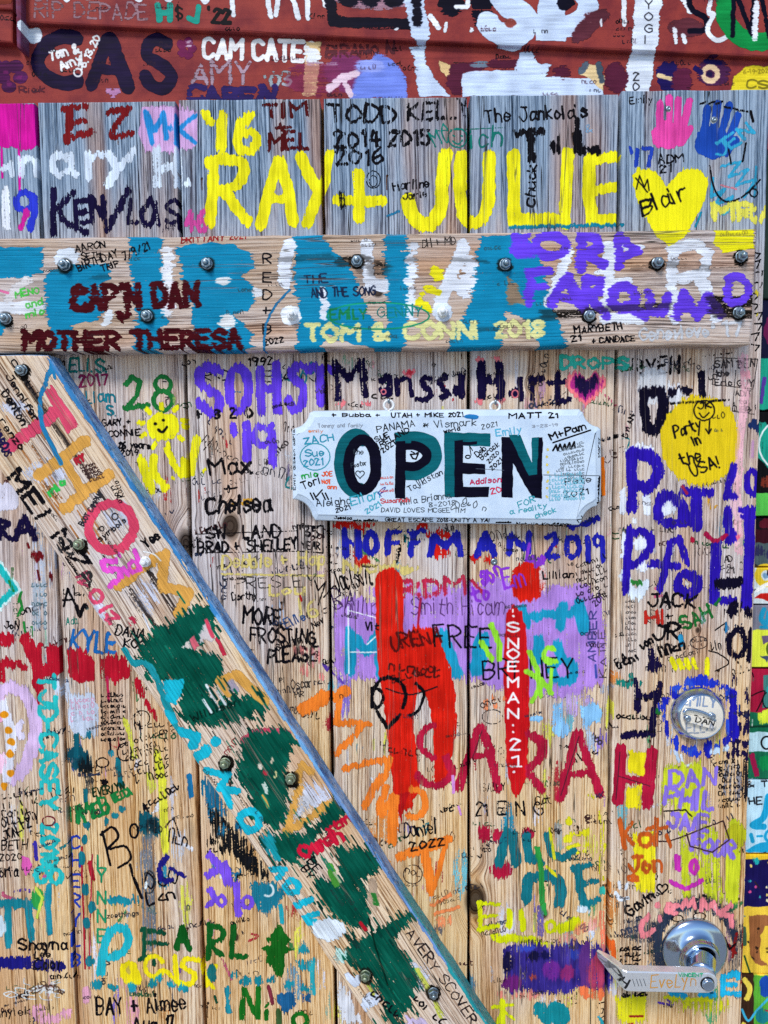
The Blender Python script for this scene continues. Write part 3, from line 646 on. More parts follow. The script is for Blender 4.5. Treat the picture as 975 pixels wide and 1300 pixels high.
    S([(267, 1174), (264, 1216)], 8, '#0F5A1E', dry=.15); S([(266, 1174), (282, 1180), (282, 1192), (268, 1198), (282, 1213)], 7, '#0F5A1E', curve=True, dry=.15); S([(297, 1176), (294, 1214), (312, 1214)], 8, '#0F5A1E', dry=.15)
    F([(354, 1171), (362, 1184), (370, 1192), (364, 1200), (372, 1206), (360, 1212), (362, 1226), (358, 1241), (350, 1240), (344, 1226), (334, 1222), (340, 1212), (332, 1204), (344, 1198), (336, 1192), (346, 1184)], '#14601A', dry=.12, jag=3)
    dy = '#F0DC18'
    F([(154, 1222), (172, 1221), (178, 1232), (180, 1250), (160, 1250), (152, 1242)], dy, dry=.1); D(163, 1232, 3, 4, '#C8B050'); O(196, 1227, 12, 13, 6, dy, dry=.1, a0=20, a1=330); S([(190, 1250), (206, 1232), (222, 1244)], 6, dy, curve=True); S([(222, 1216), (224, 1246)], 7, dy, dry=.1)
    S([(252, 1218), (236, 1218), (232, 1228), (246, 1236), (244, 1248), (228, 1248)], 7, dy, curve=True, dry=.08); S([(258, 1224), (262, 1252)], 7, dy); S([(274, 1226), (264, 1248), (271, 1254)], 6, dy)
    for p in ((122, 1250), (143, 1253), (167, 1253), (193, 1249), (202, 1243), (217, 1250), (232, 1254), (297, 1238), (311, 1245), (328, 1246), (345, 1243), (366, 1250), (388, 1255)):
        D(p[0], p[1], random.uniform(5, 8), random.uniform(5, 8), random.choice(['#168694', '#1E92A4']), dry=.2, jag=5)
    D(196, 1222, 4, 5, GRN); D(269, 1236, 6, 12, '#1A6E70', dry=.1); S([(289, 1256), (290, 1284)], 9, '#1E8494', dry=.2); S([(273, 1265), (275, 1272)], 4, GRN)
    T('BAY + Aimee', 123, 1288, 236, 1282, 20, 3, BLK, dry=.2); T('Aug 17', 170, 1308, 222, 1306, 16, 3, BLK, dry=.2)
    T('Shayna', 25, 1207, 84, 1205, 13, 3.2, BLK, dry=.15); T('Lee', 44, 1216, 64, 1215, 8, 2, BLK); S([(-40, 1222), (34, 1222)], 17, '#1D1A7C', dry=.1); S([(38, 1224), (76, 1226)], 15, '#1D1A6C', dry=.4); T('Cool', 44, 1230, 76, 1230, 12, 2, BLK)
    S([(-40, 1146), (20, 1147), (46, 1150)], 13, '#1A8494', dry=.15); S([(10, 1152), (11, 1200)], 9, '#1A8494', dry=.1); S([(36, 1152), (40, 1191)], 9, '#1A8494', dry=.1); D(48, 1141, 9, 14, '#2E9A46', dry=.1); S([(44, 1126), (54, 1140), (47, 1165)], 4, '#C8D850', dry=.3)
    D(0, 1175, 8, 16, '#CFE0EA', dry=.3)
    T('BETH', 2, 1080, 34, 1078, 12, 2, BLK, dry=.25); T('2020', 0, 1093, 28, 1091, 8, 1.6, BLK, dry=.3); T('oria', 0, 1114, 22, 1113, 12, 2.2, BLK, dry=.2); T('Liz', 22, 1056, 40, 1048, 16, 2, BLK, dry=.3); T('JON', 6, 1066, 24, 1062, 12, 2, BLK, dry=.35)
    for k in range(4): dc.scrawl(2, 1015 + k * 12, 48, 1010 + k * 10, 12, 2, BLK, dry=.5)
    S([(47, 1020), (47, 1045)], 1.5, BLK); S([(44, 1070), (46, 1090)], 6, '#3A2EA0', dry=.2); F([(28, 1086), (38, 1088), (44, 1100), (34, 1112), (28, 1104)], '#DC5CAE', dry=.2)
    for k in range(12): dc.scrawl(random.uniform(0, 60), 1246 + random.uniform(0, 22), random.uniform(64, 88), 1246 + random.uniform(0, 26), 8, 1.4, random.choice(['#E8ECEC', '#D8D8D8', '#503830']), n=3, dry=.2)
    for p in ((48, 1284, 12, 9), (62, 1294, 18, 8), (84, 1286, 8, 8), (110, 1262, 7, 12)): D(*p, '#E8A6BE', dry=.3, jag=5)
    T('nnylek', -6, 1292, 38, 1288, 10, 1.8, BLK, dry=.3)
    T('zoethings', 136, 1166, 176, 1162, 6, 1.2, '#303030', dry=.2); S([(142, 1144), (158, 1144)], 12, '#1A8494', dry=.15); T('wil', 160, 1148, 178, 1146, 10, 2.4, '#1A8494')
    D(185, 1123, 2, 5, '#E8F4FA')
def paint_mid():
    T('1992', 316, 464, 346, 463, 10, 2, BLK, dry=.3); T('RO  EAN', 250, 482, 400, 486, 13, 1.8, BLK, dry=.45); T('Jy', 384, 492, 400, 462, 9, 3, '#1A7E8C', dry=.2)
    p = dict(dry=.12, jag=5)
    S([(278, 472), (266, 464), (254, 474), (256, 488), (276, 502), (278, 516), (268, 524), (254, 512)], 12, PUR, curve=True, **p)
    O(303, 494, 12, 28, 11, PUR, **p); S([(330, 470), (332, 522)], 12, PUR, **p); S([(350, 464), (352, 522)], 12, PUR, **p); S([(332, 494), (350, 492)], 10, PUR, **p)
    S([(392, 470), (378, 464), (370, 476), (384, 492), (384, 512), (374, 520), (366, 508)], 11, PUR, curve=True, **p); S([(384, 466), (428, 468)], 11, PUR, **p); S([(406, 470), (407, 512)], 11, PUR, **p)
    S([(296, 541), (297, 549)], 9, PUR, **p); S([(313, 541), (314, 583)], 11, PUR, **p); O(333, 553, 10, 12, 8, PUR, **p); S([(344, 542), (347, 588)], 10, PUR, **p)
    dk = dict(dry=.3)
    T('Max', 267, 604, 318, 600, 20, 3.6, BLK, **dk); T('+', 285, 626, 300, 625, 11, 3, BLK, **dk); T('Chelsea', 263, 652, 343, 648, 20, 3.8, BLK, **dk); T('+ 3 2 0', 250, 532, 320, 530, 12, 3, BLK, dry=.5)
    S([(258, 572), (270, 558), (275, 545)], 1.4, BLK, dry=.4); dc.scrawl(330, 600, 372, 612, 16, 1.5, '#40404A', dry=.5); dc.scrawl(255, 560, 300, 590, 12, 1.2, '#303030', dry=.5)
    T('SW  LAND', 262, 684, 356, 682, 15, 2.8, BLK, dry=.3); T('BRAD + SHELLEY', 252, 702, 378, 697, 14, 3, BLK, dry=.3)
    S([(378, 667), (378, 700), (410, 702), (410, 668), (378, 667)], 2, BLK, dry=.35); T("'35", 382, 682, 404, 682, 12, 2.6, BLK, dry=.25); T('YEAR', 384, 697, 406, 697, 9, 1.8, BLK, dry=.25); S([(248, 678), (376, 674)], 1.3, BLK, dry=.4); S([(248, 702), (378, 700)], 1.3, BLK, dry=.4)
    gd = '#DCC878'
    T('Debbie + Hap', 282, 722, 412, 716, 16, 3, gd, dry=.2); S([(282, 729), (412, 731)], 3, gd, dry=.35); T('Lou', 342, 756, 386, 754, 12, 4, gd, dry=.3); T('6', 392, 782, 404, 782, 20, 4, gd, dry=.25); S([(380, 760), (382, 782)], 4, gd, dry=.3)
    T('PRESLEY', 298, 748, 400, 744, 14, 1.6, '#383434', dry=.45); T('Dorthy', 295, 762, 326, 760, 9, 1.8, BLK, dry=.35); S([(400, 738), (404, 750), (414, 738), (404, 768)], 2, BLK, dry=.3); S([(381, 756), (383, 762)], 3, '#B02020')
    T('MORE', 309, 792, 357, 793, 20, 3.4, BLK, dry=.2); T('FROSTING', 318, 815, 400, 818, 19, 3.2, BLK, dry=.25); T('PLEASE', 339, 841, 402, 840, 18, 3.6, BLK, dry=.2)
    T('Ellie', 364, 798, 388, 786, 11, 1.8, '#2A4A7C', dry=.1); T('smith', 352, 826, 384, 816, 12, 1.8, BLK, dry=.3); T('Nev', 398, 798, 412, 790, 8, 1.5, BLK); dc.scrawl(396, 815, 402, 838, 8, 1.5, BLK)
    for k in range(9): D(random.uniform(372, 416), random.uniform(822, 866), 7, 7, '#EC8C84', dry=.6, op=.6)
    T('Oscar', 370, 876, 397, 872, 12, 1.3, '#2E2A28', dry=.1); T('MR', 375, 886, 386, 884, 6, 1.2, '#2E2A28'); T('PI', 355, 866, 361, 866, 6, 1.2, '#2E2A28')
    T('Jackson', 428, 752, 470, 742, 26, 2, BLK, dry=.35); S([(411, 758), (424, 744)], 2, BLK, dry=.2)
    # glitter + lavender field
    T('Nicole', 436, 726, 520, 728, 14, 4, gd, dry=.3); S([(436, 716), (530, 722)], 6, gd, dry=.6)
    F([(422, 775), (432, 760), (448, 752), (470, 762), (520, 748), (590, 742), (640, 736), (690, 742), (740, 740), (766, 760), (770, 800), (772, 840), (764, 868), (740, 880), (718, 892), (690, 882), (650, 884), (600, 862), (540, 868), (480, 866), (432, 862), (422, 850)], '#B286DA', dry=.27, jag=11, soft=1.5)
    D(735, 895, 28, 18, '#C3A6DE', dry=.6, soft=4); D(520, 750, 60, 14, '#B98CD8', dry=.65, soft=3)
    T('Phillips 0 Smith Hicam', 424, 782, 640, 780, 22, 1.2, '#4A2A5A', dry=.25); T('RA', 425, 772, 450, 768, 22, 1.4, '#3A2450', dry=.35)
    S([(493, 803), (500, 740)], 1, '#D8C8F0', dry=.2)
    t = '#1C98BE'
    S([(444, 852), (446, 805), (458, 818), (466, 826)], 13, t, dry=.06); S([(466, 826), (480, 806), (484, 850)], 13, t, dry=.08); S([(480, 806), (484, 856)], 12, t, dry=.1)
    S([(443, 848), (443, 800)], 9, t, dry=.1); S([(442, 770), (443, 855)], 1.8, '#F0F4FA', dry=.3); S([(445, 828), (482, 828)], 1.8, '#F0F4FA', dry=.3); S([(466, 818), (482, 804)], 1.8, '#F0F4FA', dry=.3); S([(443, 775), (480, 785)], 1.5, '#F0F4FA', dry=.4)
    S([(560, 805), (576, 845), (580, 855)], 14, t, dry=.08); S([(612, 812), (606, 850)], 18, t, dry=.08); S([(535, 846), (540, 858)], 12, t, dry=.1)
    S([(661, 772), (668, 792)], 12, t, dry=.08); S([(678, 783), (706, 779)], 11, t, dry=.08); S([(715, 768), (712, 796)], 12, t, dry=.08); S([(722, 780), (733, 772), (740, 800)], 10, t, dry=.08)
    S([(684, 812), (682, 840)], 13, t, dry=.1); S([(708, 818), (712, 835), (700, 850)], 12, t, dry=.1); O(715, 852, 14, 14, 11, t, dry=.08); S([(735, 765), (744, 795)], 11, t, dry=.08)
    rd = '#CE1C14'
    for q in ((448, 668, 30, 7), (536, 668, 8, 6), (450, 700, 6, 12), (560, 700, 12, 12), (605, 708, 8, 6), (620, 712, 8, 6), (556, 678, 16, 8), (460, 712, 14, 6)): D(*q, rd, dry=.3, jag=6)
    hb = '#2022A6'
    z = dict(dry=.12, jag=4)
    S([(438, 676), (439, 704)], 9, hb, **z); S([(454, 676), (455, 704)], 9, hb, **z); S([(438, 690), (455, 690)], 7, hb, **z); O(471, 690, 7, 12, 8, hb, **z)
    S([(493, 676), (492, 702)], 8, hb, **z); S([(492, 676), (508, 675)], 6, hb, **z); S([(494, 689), (506, 688)], 5, hb, **z); S([(525, 677), (522, 704)], 8, hb, **z); S([(520, 676), (538, 674)], 6, hb, **z); S([(522, 689), (532, 688)], 5, hb, **z)
    S([(546, 704), (551, 680), (565, 694), (580, 678), (585, 704)], 8.5, hb, **z); S([(606, 704), (616, 678), (627, 704)], 9, hb, **z); S([(608, 696), (626, 696)], 7, hb, **z); S([(646, 703), (648, 680), (670, 700), (672, 678)], 8, hb, **z)
    S([(694, 682), (704, 678), (706, 686), (694, 706), (708, 706)], 6, hb, **z); O(727, 694, 8, 13, 7, hb, **z); S([(746, 682), (747, 711)], 7, hb, **z); O(759, 686, 5, 6, 5, hb, **z); S([(765, 684), (766, 712)], 6, hb, **z)
    S([(724, 668), (745, 664), (758, 658)], 8, hb, **z)
    T('RDM', 512, 757, 590, 754, 20, 6, '#BC2848', dry=.45); S([(600, 738), (612, 752)], 5, '#BC2848', dry=.5); S([(534, 760), (530, 800)], 3, '#A82048', dry=.5)
    # big h i
    R = '#D51E10'
    S([(494, 739), (495, 800), (498, 850), (506, 905), (512, 960), (516, 1000)], 33, R, dry=.03, jag=3, tone=.3)
    F([(510, 812), (525, 795), (545, 795), (560, 815), (572, 848), (578, 880), (580, 920), (574, 960), (562, 990), (551, 985), (550, 930), (546, 898), (539, 880), (530, 880), (525, 905), (508, 905)], R, dry=.05, jag=6, tone=.3)
    S([(505, 930), (512, 1000), (512, 1018)], 26, R, dry=.4, jag=10); F([(500, 1008), (520, 1006), (512, 1030), (509, 1046), (506, 1030)], '#B81418', dry=.1, jag=2); S([(562, 940), (560, 990)], 22, R, dry=.4, jag=10)
    D(670, 738, 23, 26, R, dry=.08, jag=5, tone=.3); D(690, 736, 8, 22, '#E8D0D0', dry=.7)
    F([(644, 778), (652, 766), (662, 776), (668, 800), (672, 860), (672, 920), (668, 985), (658, 1012), (650, 1008), (642, 960), (640, 880), (640, 820)], '#C8141A', dry=.05, jag=5, tone=.25)
    T('URENA', 498, 826, 560, 815, 18, 3.4, '#5A1010', dry=.35, wild=2); dc.scrawl(492, 850, 560, 862, 16, 2.6, '#4A1210', dry=.35); dc.scrawl(498, 868, 562, 850, 14, 2, '#4A1210', dry=.4); dc.scrawl(490, 955, 535, 962, 14, 2, '#501010', dry=.5); S([(490, 874), (520, 882), (555, 872)], 1.8, '#181018', curve=True, dry=.2)
    O(494, 884, 21, 24, 5, BLK, a0=150, a1=400, dry=.2); S([(478, 902), (492, 924), (508, 908)], 5, BLK, dry=.25); G('D', 472, 874, 486, 898, 4, BLK, dry=.2); S([(528, 868), (538, 880), (532, 900), (520, 908)], 4, BLK, curve=True, dry=.3)
    T('FREE', 552, 822, 624, 822, 26, 2.4, BLK, dry=.2); T('BRI NEY', 614, 862, 728, 860, 24, 2.4, BLK, dry=.2, wild=.6); T('Vit', 464, 800, 480, 800, 9, 1.8, BLK)
    lm = '#98E238'
    S([(624, 794), (634, 818), (634, 838)], 7, lm, dry=.06); S([(611, 816), (624, 836)], 7, lm, dry=.06); O(698, 832, 8, 10, 6, lm, a0=90, a1=310, dry=.06); S([(690, 836), (706, 840)], 6, lm, dry=.06); S([(672, 828), (682, 850), (686, 884)], 6, lm, dry=.06); S([(668, 852), (686, 862), (700, 880)], 6, lm, dry=.06); S([(676, 890), (686, 872)], 6, lm, dry=.08); S([(700, 850), (698, 880)], 5, lm)
    pv = '#8A38CC'
    T('to', 602, 764, 622, 758, 20, 4, pv, dry=.15, wild=2); T('son', 614, 742, 638, 730, 20, 4, pv, dry=.15, wild=2); T('Em', 642, 748, 668, 742, 26, 3, pv, dry=.2, wild=2); T('Zoe', 680, 720, 692, 712, 12, 3.5, pv, wild=2); S([(672, 690), (668, 712), (690, 716)], 4, pv, dry=.2)
    for ch, yy in zip('SNOEMAN', (796, 817, 830, 846, 866, 886, 906)):
        G(ch, 645, yy - 6, 658, yy + 6, 2.8, '#F2F2F4', dry=0, jag=.5)
    for yy in (782, 920, 929, 980): D(652, yy, 1.6, 1.6, '#F2F2F4', dry=0, jag=0)
    S([(651, 774), (651, 777)], 2, '#F2F2F4'); G('2', 648, 938, 660, 952, 2.8, '#F2F2F4', dry=0, jag=.5); G('1', 650, 960, 658, 972, 2.8, '#F2F2F4', dry=0, jag=.5); S([(648, 973), (662, 973)], 2.4, '#F2F2F4', dry=0)
    # SARAH
    sr = '#B2183A'; q = dict(dry=.2, jag=4)
    S([(550, 920), (536, 930), (534, 948), (550, 962)], 9, sr, curve=True, **q); S([(530, 984), (545, 997), (562, 995), (574, 980), (566, 962)], 10, sr, curve=True, **q)
    S([(608, 925), (596, 958), (582, 1000)], 12, sr, **q); S([(612, 925), (622, 955), (632, 1000)], 12, sr, **q); S([(596, 962), (626, 955)], 10, sr, **q)
    S([(672, 932), (688, 944), (686, 962), (672, 974)], 12, sr, curve=True, **q); S([(672, 982), (688, 1002)], 11, sr, **q)
    S([(732, 932), (722, 970), (712, 1012)], 12, sr, **q); S([(736, 932), (748, 970), (762, 1008)], 12, sr, **q); S([(720, 984), (750, 980)], 9, sr, **q)
    S([(612, 928), (600, 962)], 1, '#302028'); S([(735, 935), (712, 1010)], 1, '#302028')
    F([(798, 952), (820, 955), (818, 986), (798, 980)], '#EAD81C', dry=.15, jag=3); F([(796, 998), (816, 996), (812, 1030), (794, 1024)], '#EAD81C', dry=.2)
    S([(788, 950), (787, 985), (785, 1016)], 14, sr, dry=.08, jag=4); S([(828, 956), (825, 990), (821, 1022)], 14, sr, dry=.08, jag=4); S([(788, 988), (824, 992)], 11, sr, dry=.15)
    S([(787, 955), (782, 1015)], 1, '#302028'); S([(785, 985), (825, 998)], 1, '#302028')
    lb = '#8CC6F2'
    F([(731, 890), (744, 896), (753, 888), (760, 892), (766, 905), (762, 918), (752, 916), (742, 932), (738, 915)], lb, dry=.15); F([(699, 892), (714, 890), (716, 918), (700, 920)], lb, dry=.3); D(712, 925, 11, 12, lb, dry=.12); S([(675, 912), (686, 913)], 7, lb, dry=.3); F([(738, 918), (750, 918), (760, 952), (744, 952)], '#B8CCE4', dry=.5)
    for k in range(5): D(random.uniform(612, 640), random.uniform(882, 900), 5, 5, '#F08C5C', dry=.4)
    O(625, 910, 13, 9, 1.2, BLK, dry=.4); dc.scrawl(610, 900, 640, 890, 12, 1.2, BLK, dry=.4)
    # orange figures
    og = '#F5802A'; k = dict(dry=.2, jag=4)
    S([(386, 900), (400, 892), (412, 884)], 19, og, **k); S([(425, 884), (438, 878)], 14, og, **k); S([(430, 885), (428, 916)], 9, og, **k); S([(426, 918), (468, 918)], 9, og, **k); S([(460, 922), (444, 940), (428, 956)], 9, og, **k); S([(438, 976), (462, 970), (490, 964)], 9, og, **k)
    S([(484, 986), (474, 1002), (464, 1022)], 11, og, **k); S([(490, 1000), (482, 1022), (484, 1034)], 10, og, **k); S([(494, 963), (490, 985), (478, 1000)], 9, og, **k)
    S([(484, 1034), (496, 1018), (502, 1012)], 9, og, **k); S([(500, 1014), (498, 1068)], 14, og, dry=.15); O(526, 1020, 14, 18, 9, og, a0=-100, a1=120, **k); S([(411, 975), (414, 988)], 8, og, dry=.4)
    S([(508, 1088), (535, 1078), (568, 1066)], 13, og, **k); S([(538, 1082), (544, 1105), (547, 1128)], 13, og, **k); S([(566, 1070), (556, 1110), (548, 1135)], 7, og, **k)
    S([(548, 1150), (572, 1136)], 5, '#F08850', dry=.3); S([(552, 1160), (582, 1152)], 5, '#F08850', dry=.35); F([(552, 1165), (574, 1160), (578, 1174), (556, 1178)], '#F09060', dry=.5)
    T('Daniel', 513, 1064, 555, 1058, 18, 2.4, BLK, dry=.1); T('2022', 522, 1080, 564, 1073, 10, 2.2, BLK, dry=.1); O(524, 1110, 12, 12, 1.3, '#3A2A28', dry=.3); dc.scrawl(512, 1108, 536, 1114, 12, 1.2, '#3A2A28')
    S([(575, 985), (576, 1006)], 4, '#D890D8', dry=.3); S([(582, 1024), (585, 1034)], 3, '#D890D8', dry=.3)
    dc.scrawl(558, 1032, 576, 1030, 12, 2, BLK, dry=.3); T('21 E N G', 604, 1036, 690, 1034, 16, 2.2, BLK, dry=.4); T('Cat', 680, 1022, 700, 1020, 12, 1.6, BLK, dry=.3); T('SALLY', 612, 1005, 642, 1003, 10, 1.2, BLK, dry=.45)
    # ALL ONE
    tt = '#15727E'
    for p_ in ((615, 1058, 10, 11), (636, 1062, 10, 10), (670, 1060, 9, 9), (636, 1104, 15, 11)): D(*p_, '#B2183A', dry=.12, jag=6)
    S([(643, 1058), (637, 1080), (634, 1096)], 12, tt, dry=.05); S([(650, 1060), (655, 1094)], 13, tt, dry=.05); S([(668, 1062), (671, 1090), (686, 1094)], 11, tt, dry=.05); S([(694, 1060), (702, 1086), (714, 1090), (728, 1080)], 9, tt, dry=.05)
    S([(668, 1142), (671, 1118), (684, 1112), (702, 1114), (712, 1128), (710, 1146)], 14, tt, curve=True, dry=.05); S([(728, 1102), (742, 1100), (748, 1098)], 9, tt, dry=.15); S([(734, 1104), (736, 1130), (744, 1150)], 10, tt, dry=.1); S([(740, 1123), (758, 1118)], 8, tt, dry=.3); S([(740, 1148), (760, 1142)], 9, tt, dry=.3); D(764, 1130, 5, 6, '#35B4A4'); D(740, 1155, 10, 5, '#D8E4EC', dry=.3)
    S([(682, 1078), (686, 1100), (690, 1160)], 8, '#2C9440', dry=.15); yl = '#E4DC24'
    S([(698, 1052), (704, 1090)], 4, yl, dry=.3); D(722, 1044, 5, 6, yl, dry=.1); D(720, 1065, 7, 5, yl, dry=.1); S([(708, 1050), (712, 1075)], 12, '#A8A8A2', soft=3, op=.7, dry=.3); S([(694, 1100), (706, 1112)], 4, yl, dry=.3); S([(720, 1076), (735, 1072)], 5, yl, dry=.2)
    for k2 in range(6): S([(764 + random.uniform(-4, 4), 1030 + 14 * k2), (764, 1046 + 14 * k2)], 6, yl, dry=.6)
    for p_ in ((752, 1012), (742, 1058), (738, 1082), (748, 1072), (732, 1170), (728, 1060)): D(*p_, random.uniform(4, 10), random.uniform(3, 7), yl, dry=.5)
    yg = '#D6DC10'
    S([(609, 1146), (610, 1180)], 6, yg, dry=.1); S([(608, 1146), (633, 1148)], 6, yg, dry=.25); S([(611, 1164), (630, 1162)], 5, yg, dry=.3); S([(608, 1179), (632, 1176)], 7, yg, dry=.25); S([(647, 1156), (646, 1175)], 8, yg, dry=.15); S([(662, 1158), (664, 1180)], 8, yg, dry=.15); S([(679, 1160), (679, 1182)], 4, yg, dry=.2); O(699, 1176, 6, 7, 5, yg, dry=.2); S([(628, 1190), (655, 1191), (680, 1195)], 11, yg, dry=.2); S([(680, 1196), (700, 1200)], 8, yg, dry=.55); S([(683, 1158), (686, 1185)], 14, '#6A5AA0', op=.6, dry=.4); S([(712, 1180), (730, 1170)], 14, yg, dry=.3)
    D(720, 1192, 14, 10, '#F0907C', dry=.6, op=.8); D(660, 1262, 34, 8, '#F0907C', dry=.6, op=.7)
    F([(637, 1202), (662, 1197), (700, 1200), (732, 1196), (770, 1200), (780, 1230), (772, 1262), (740, 1258), (700, 1262), (670, 1258), (640, 1262)], '#34287E', dry=.22, jag=10, soft=4, tone=.5)
    for p_, c in (((650, 1248, 14, 12), '#6A2070'), ((700, 1232, 12, 14), '#6E2A90'), ((676, 1215, 9, 8), '#141238'), ((645, 1222, 8, 14), '#16123A'), ((720, 1235, 10, 12), '#8A2A6E'), ((692, 1212, 8, 6), '#161446'), ((730, 1212, 9, 8), '#2C3CA0'), ((676, 1240, 6, 6), '#B04838'), ((668, 1204, 14, 6), '#3848B8')): D(*p_, c, dry=.3, soft=3)
    ys = '#DCE018'; S([(638, 1270), (638, 1300)], 8, ys, dry=.1); S([(626, 1278), (650, 1276)], 5, ys, dry=.1); S([(638, 1285), (630, 1300)], 5, ys); S([(640, 1284), (652, 1294)], 4, ys); dc.heart(695, 1285, 20, '#148690', dry=.1); D(712, 1290, 12, 16, '#148690', dry=.1)
    # names beside the sign
    T('M', 430, 505, 464, 502, 44, 9, NAVY, dry=.25, wild=0)
    S([(484, 484), (494, 480), (494, 500)], 8, NAVY, curve=True, dry=.15); D(487, 496, 6, 6, NAVY, dry=.1); S([(504, 482), (505, 500)], 7, NAVY, dry=.15); S([(506, 484), (514, 480)], 6, NAVY, dry=.2); S([(520, 482), (523, 502)], 6, NAVY, dry=.15)
    S([(546, 480), (536, 482), (540, 492), (548, 500), (540, 508), (530, 506)], 7, NAVY, curve=True, dry=.15); S([(566, 480), (558, 484), (562, 494), (570, 500), (560, 506)], 7, NAVY, curve=True, dry=.15); S([(586, 478), (586, 502)], 8, NAVY, dry=.2); D(580, 496, 6, 8, NAVY, dry=.2)
    S([(611, 462), (612, 504)], 11, NAVY, dry=.25); S([(635, 462), (635, 504)], 11, NAVY, dry=.25); S([(612, 484), (635, 482)], 11, NAVY, dry=.25); D(654, 498, 9, 9, NAVY, dry=.2); S([(660, 480), (662, 508)], 7, NAVY, dry=.2); S([(674, 480), (676, 506)], 7, NAVY, dry=.2); S([(678, 484), (688, 480)], 8, NAVY, dry=.2); S([(708, 474), (708, 512)], 8, NAVY, dry=.25); S([(696, 486), (720, 484)], 7, NAVY, dry=.25); S([(708, 510), (722, 508)], 8, NAVY, dry=.3)
    pk = '#F08088'
    for p_ in ((433, 512, 8, 5), (465, 513, 8, 5), (610, 456, 9, 4), (632, 455, 9, 4), (608, 510, 7, 4), (636, 510, 7, 4)): D(*p_, pk, dry=.35, jag=4)
    O(487, 497, 3, 3, 1.6, pk); O(654, 500, 4, 5, 1.8, pk); dc.heart(520, 474, 9, '#F08088', dry=.15); dc.heart(520, 474, 5, '#D03040', dry=.1)
    dc.heart(744, 492, 27, '#F27A82', dry=.15, jag=4); dc.heart(745, 491, 22, '#A8267C', dry=.15, jag=4); dc.heart(744, 489, 17, '#190F38', dry=.15, jag=5)
    T('DROPS', 712, 467, 796, 468, 14, 4, '#34B6A4', dry=.2)
    T('20', 756, 636, 768, 630, 20, 1.4, '#302828', dry=.3); S([(765, 582), (766, 628)], 4.5, '#F07818', dry=.1)
    for k2 in range(6): dc.scrawl(732, 722 + 9 * k2, 772, 708 + 9 * k2, 8, 1.2, BLK, dry=.3)
    T('Lillian', 690, 735, 728, 733, 9, 1.8, BLK, dry=.25); T('2014', 756, 770, 772, 758, 8, 1.2, BLK); T('AMBER', 756, 840, 757, 776, 9, 1.6, '#3A3A7A', dry=.3); T('KATIE', 770, 860, 768, 800, 8, 1.2, '#3A3040', dry=.4)
    S([(756, 845), (757, 860)], 3, '#3A4AA0')
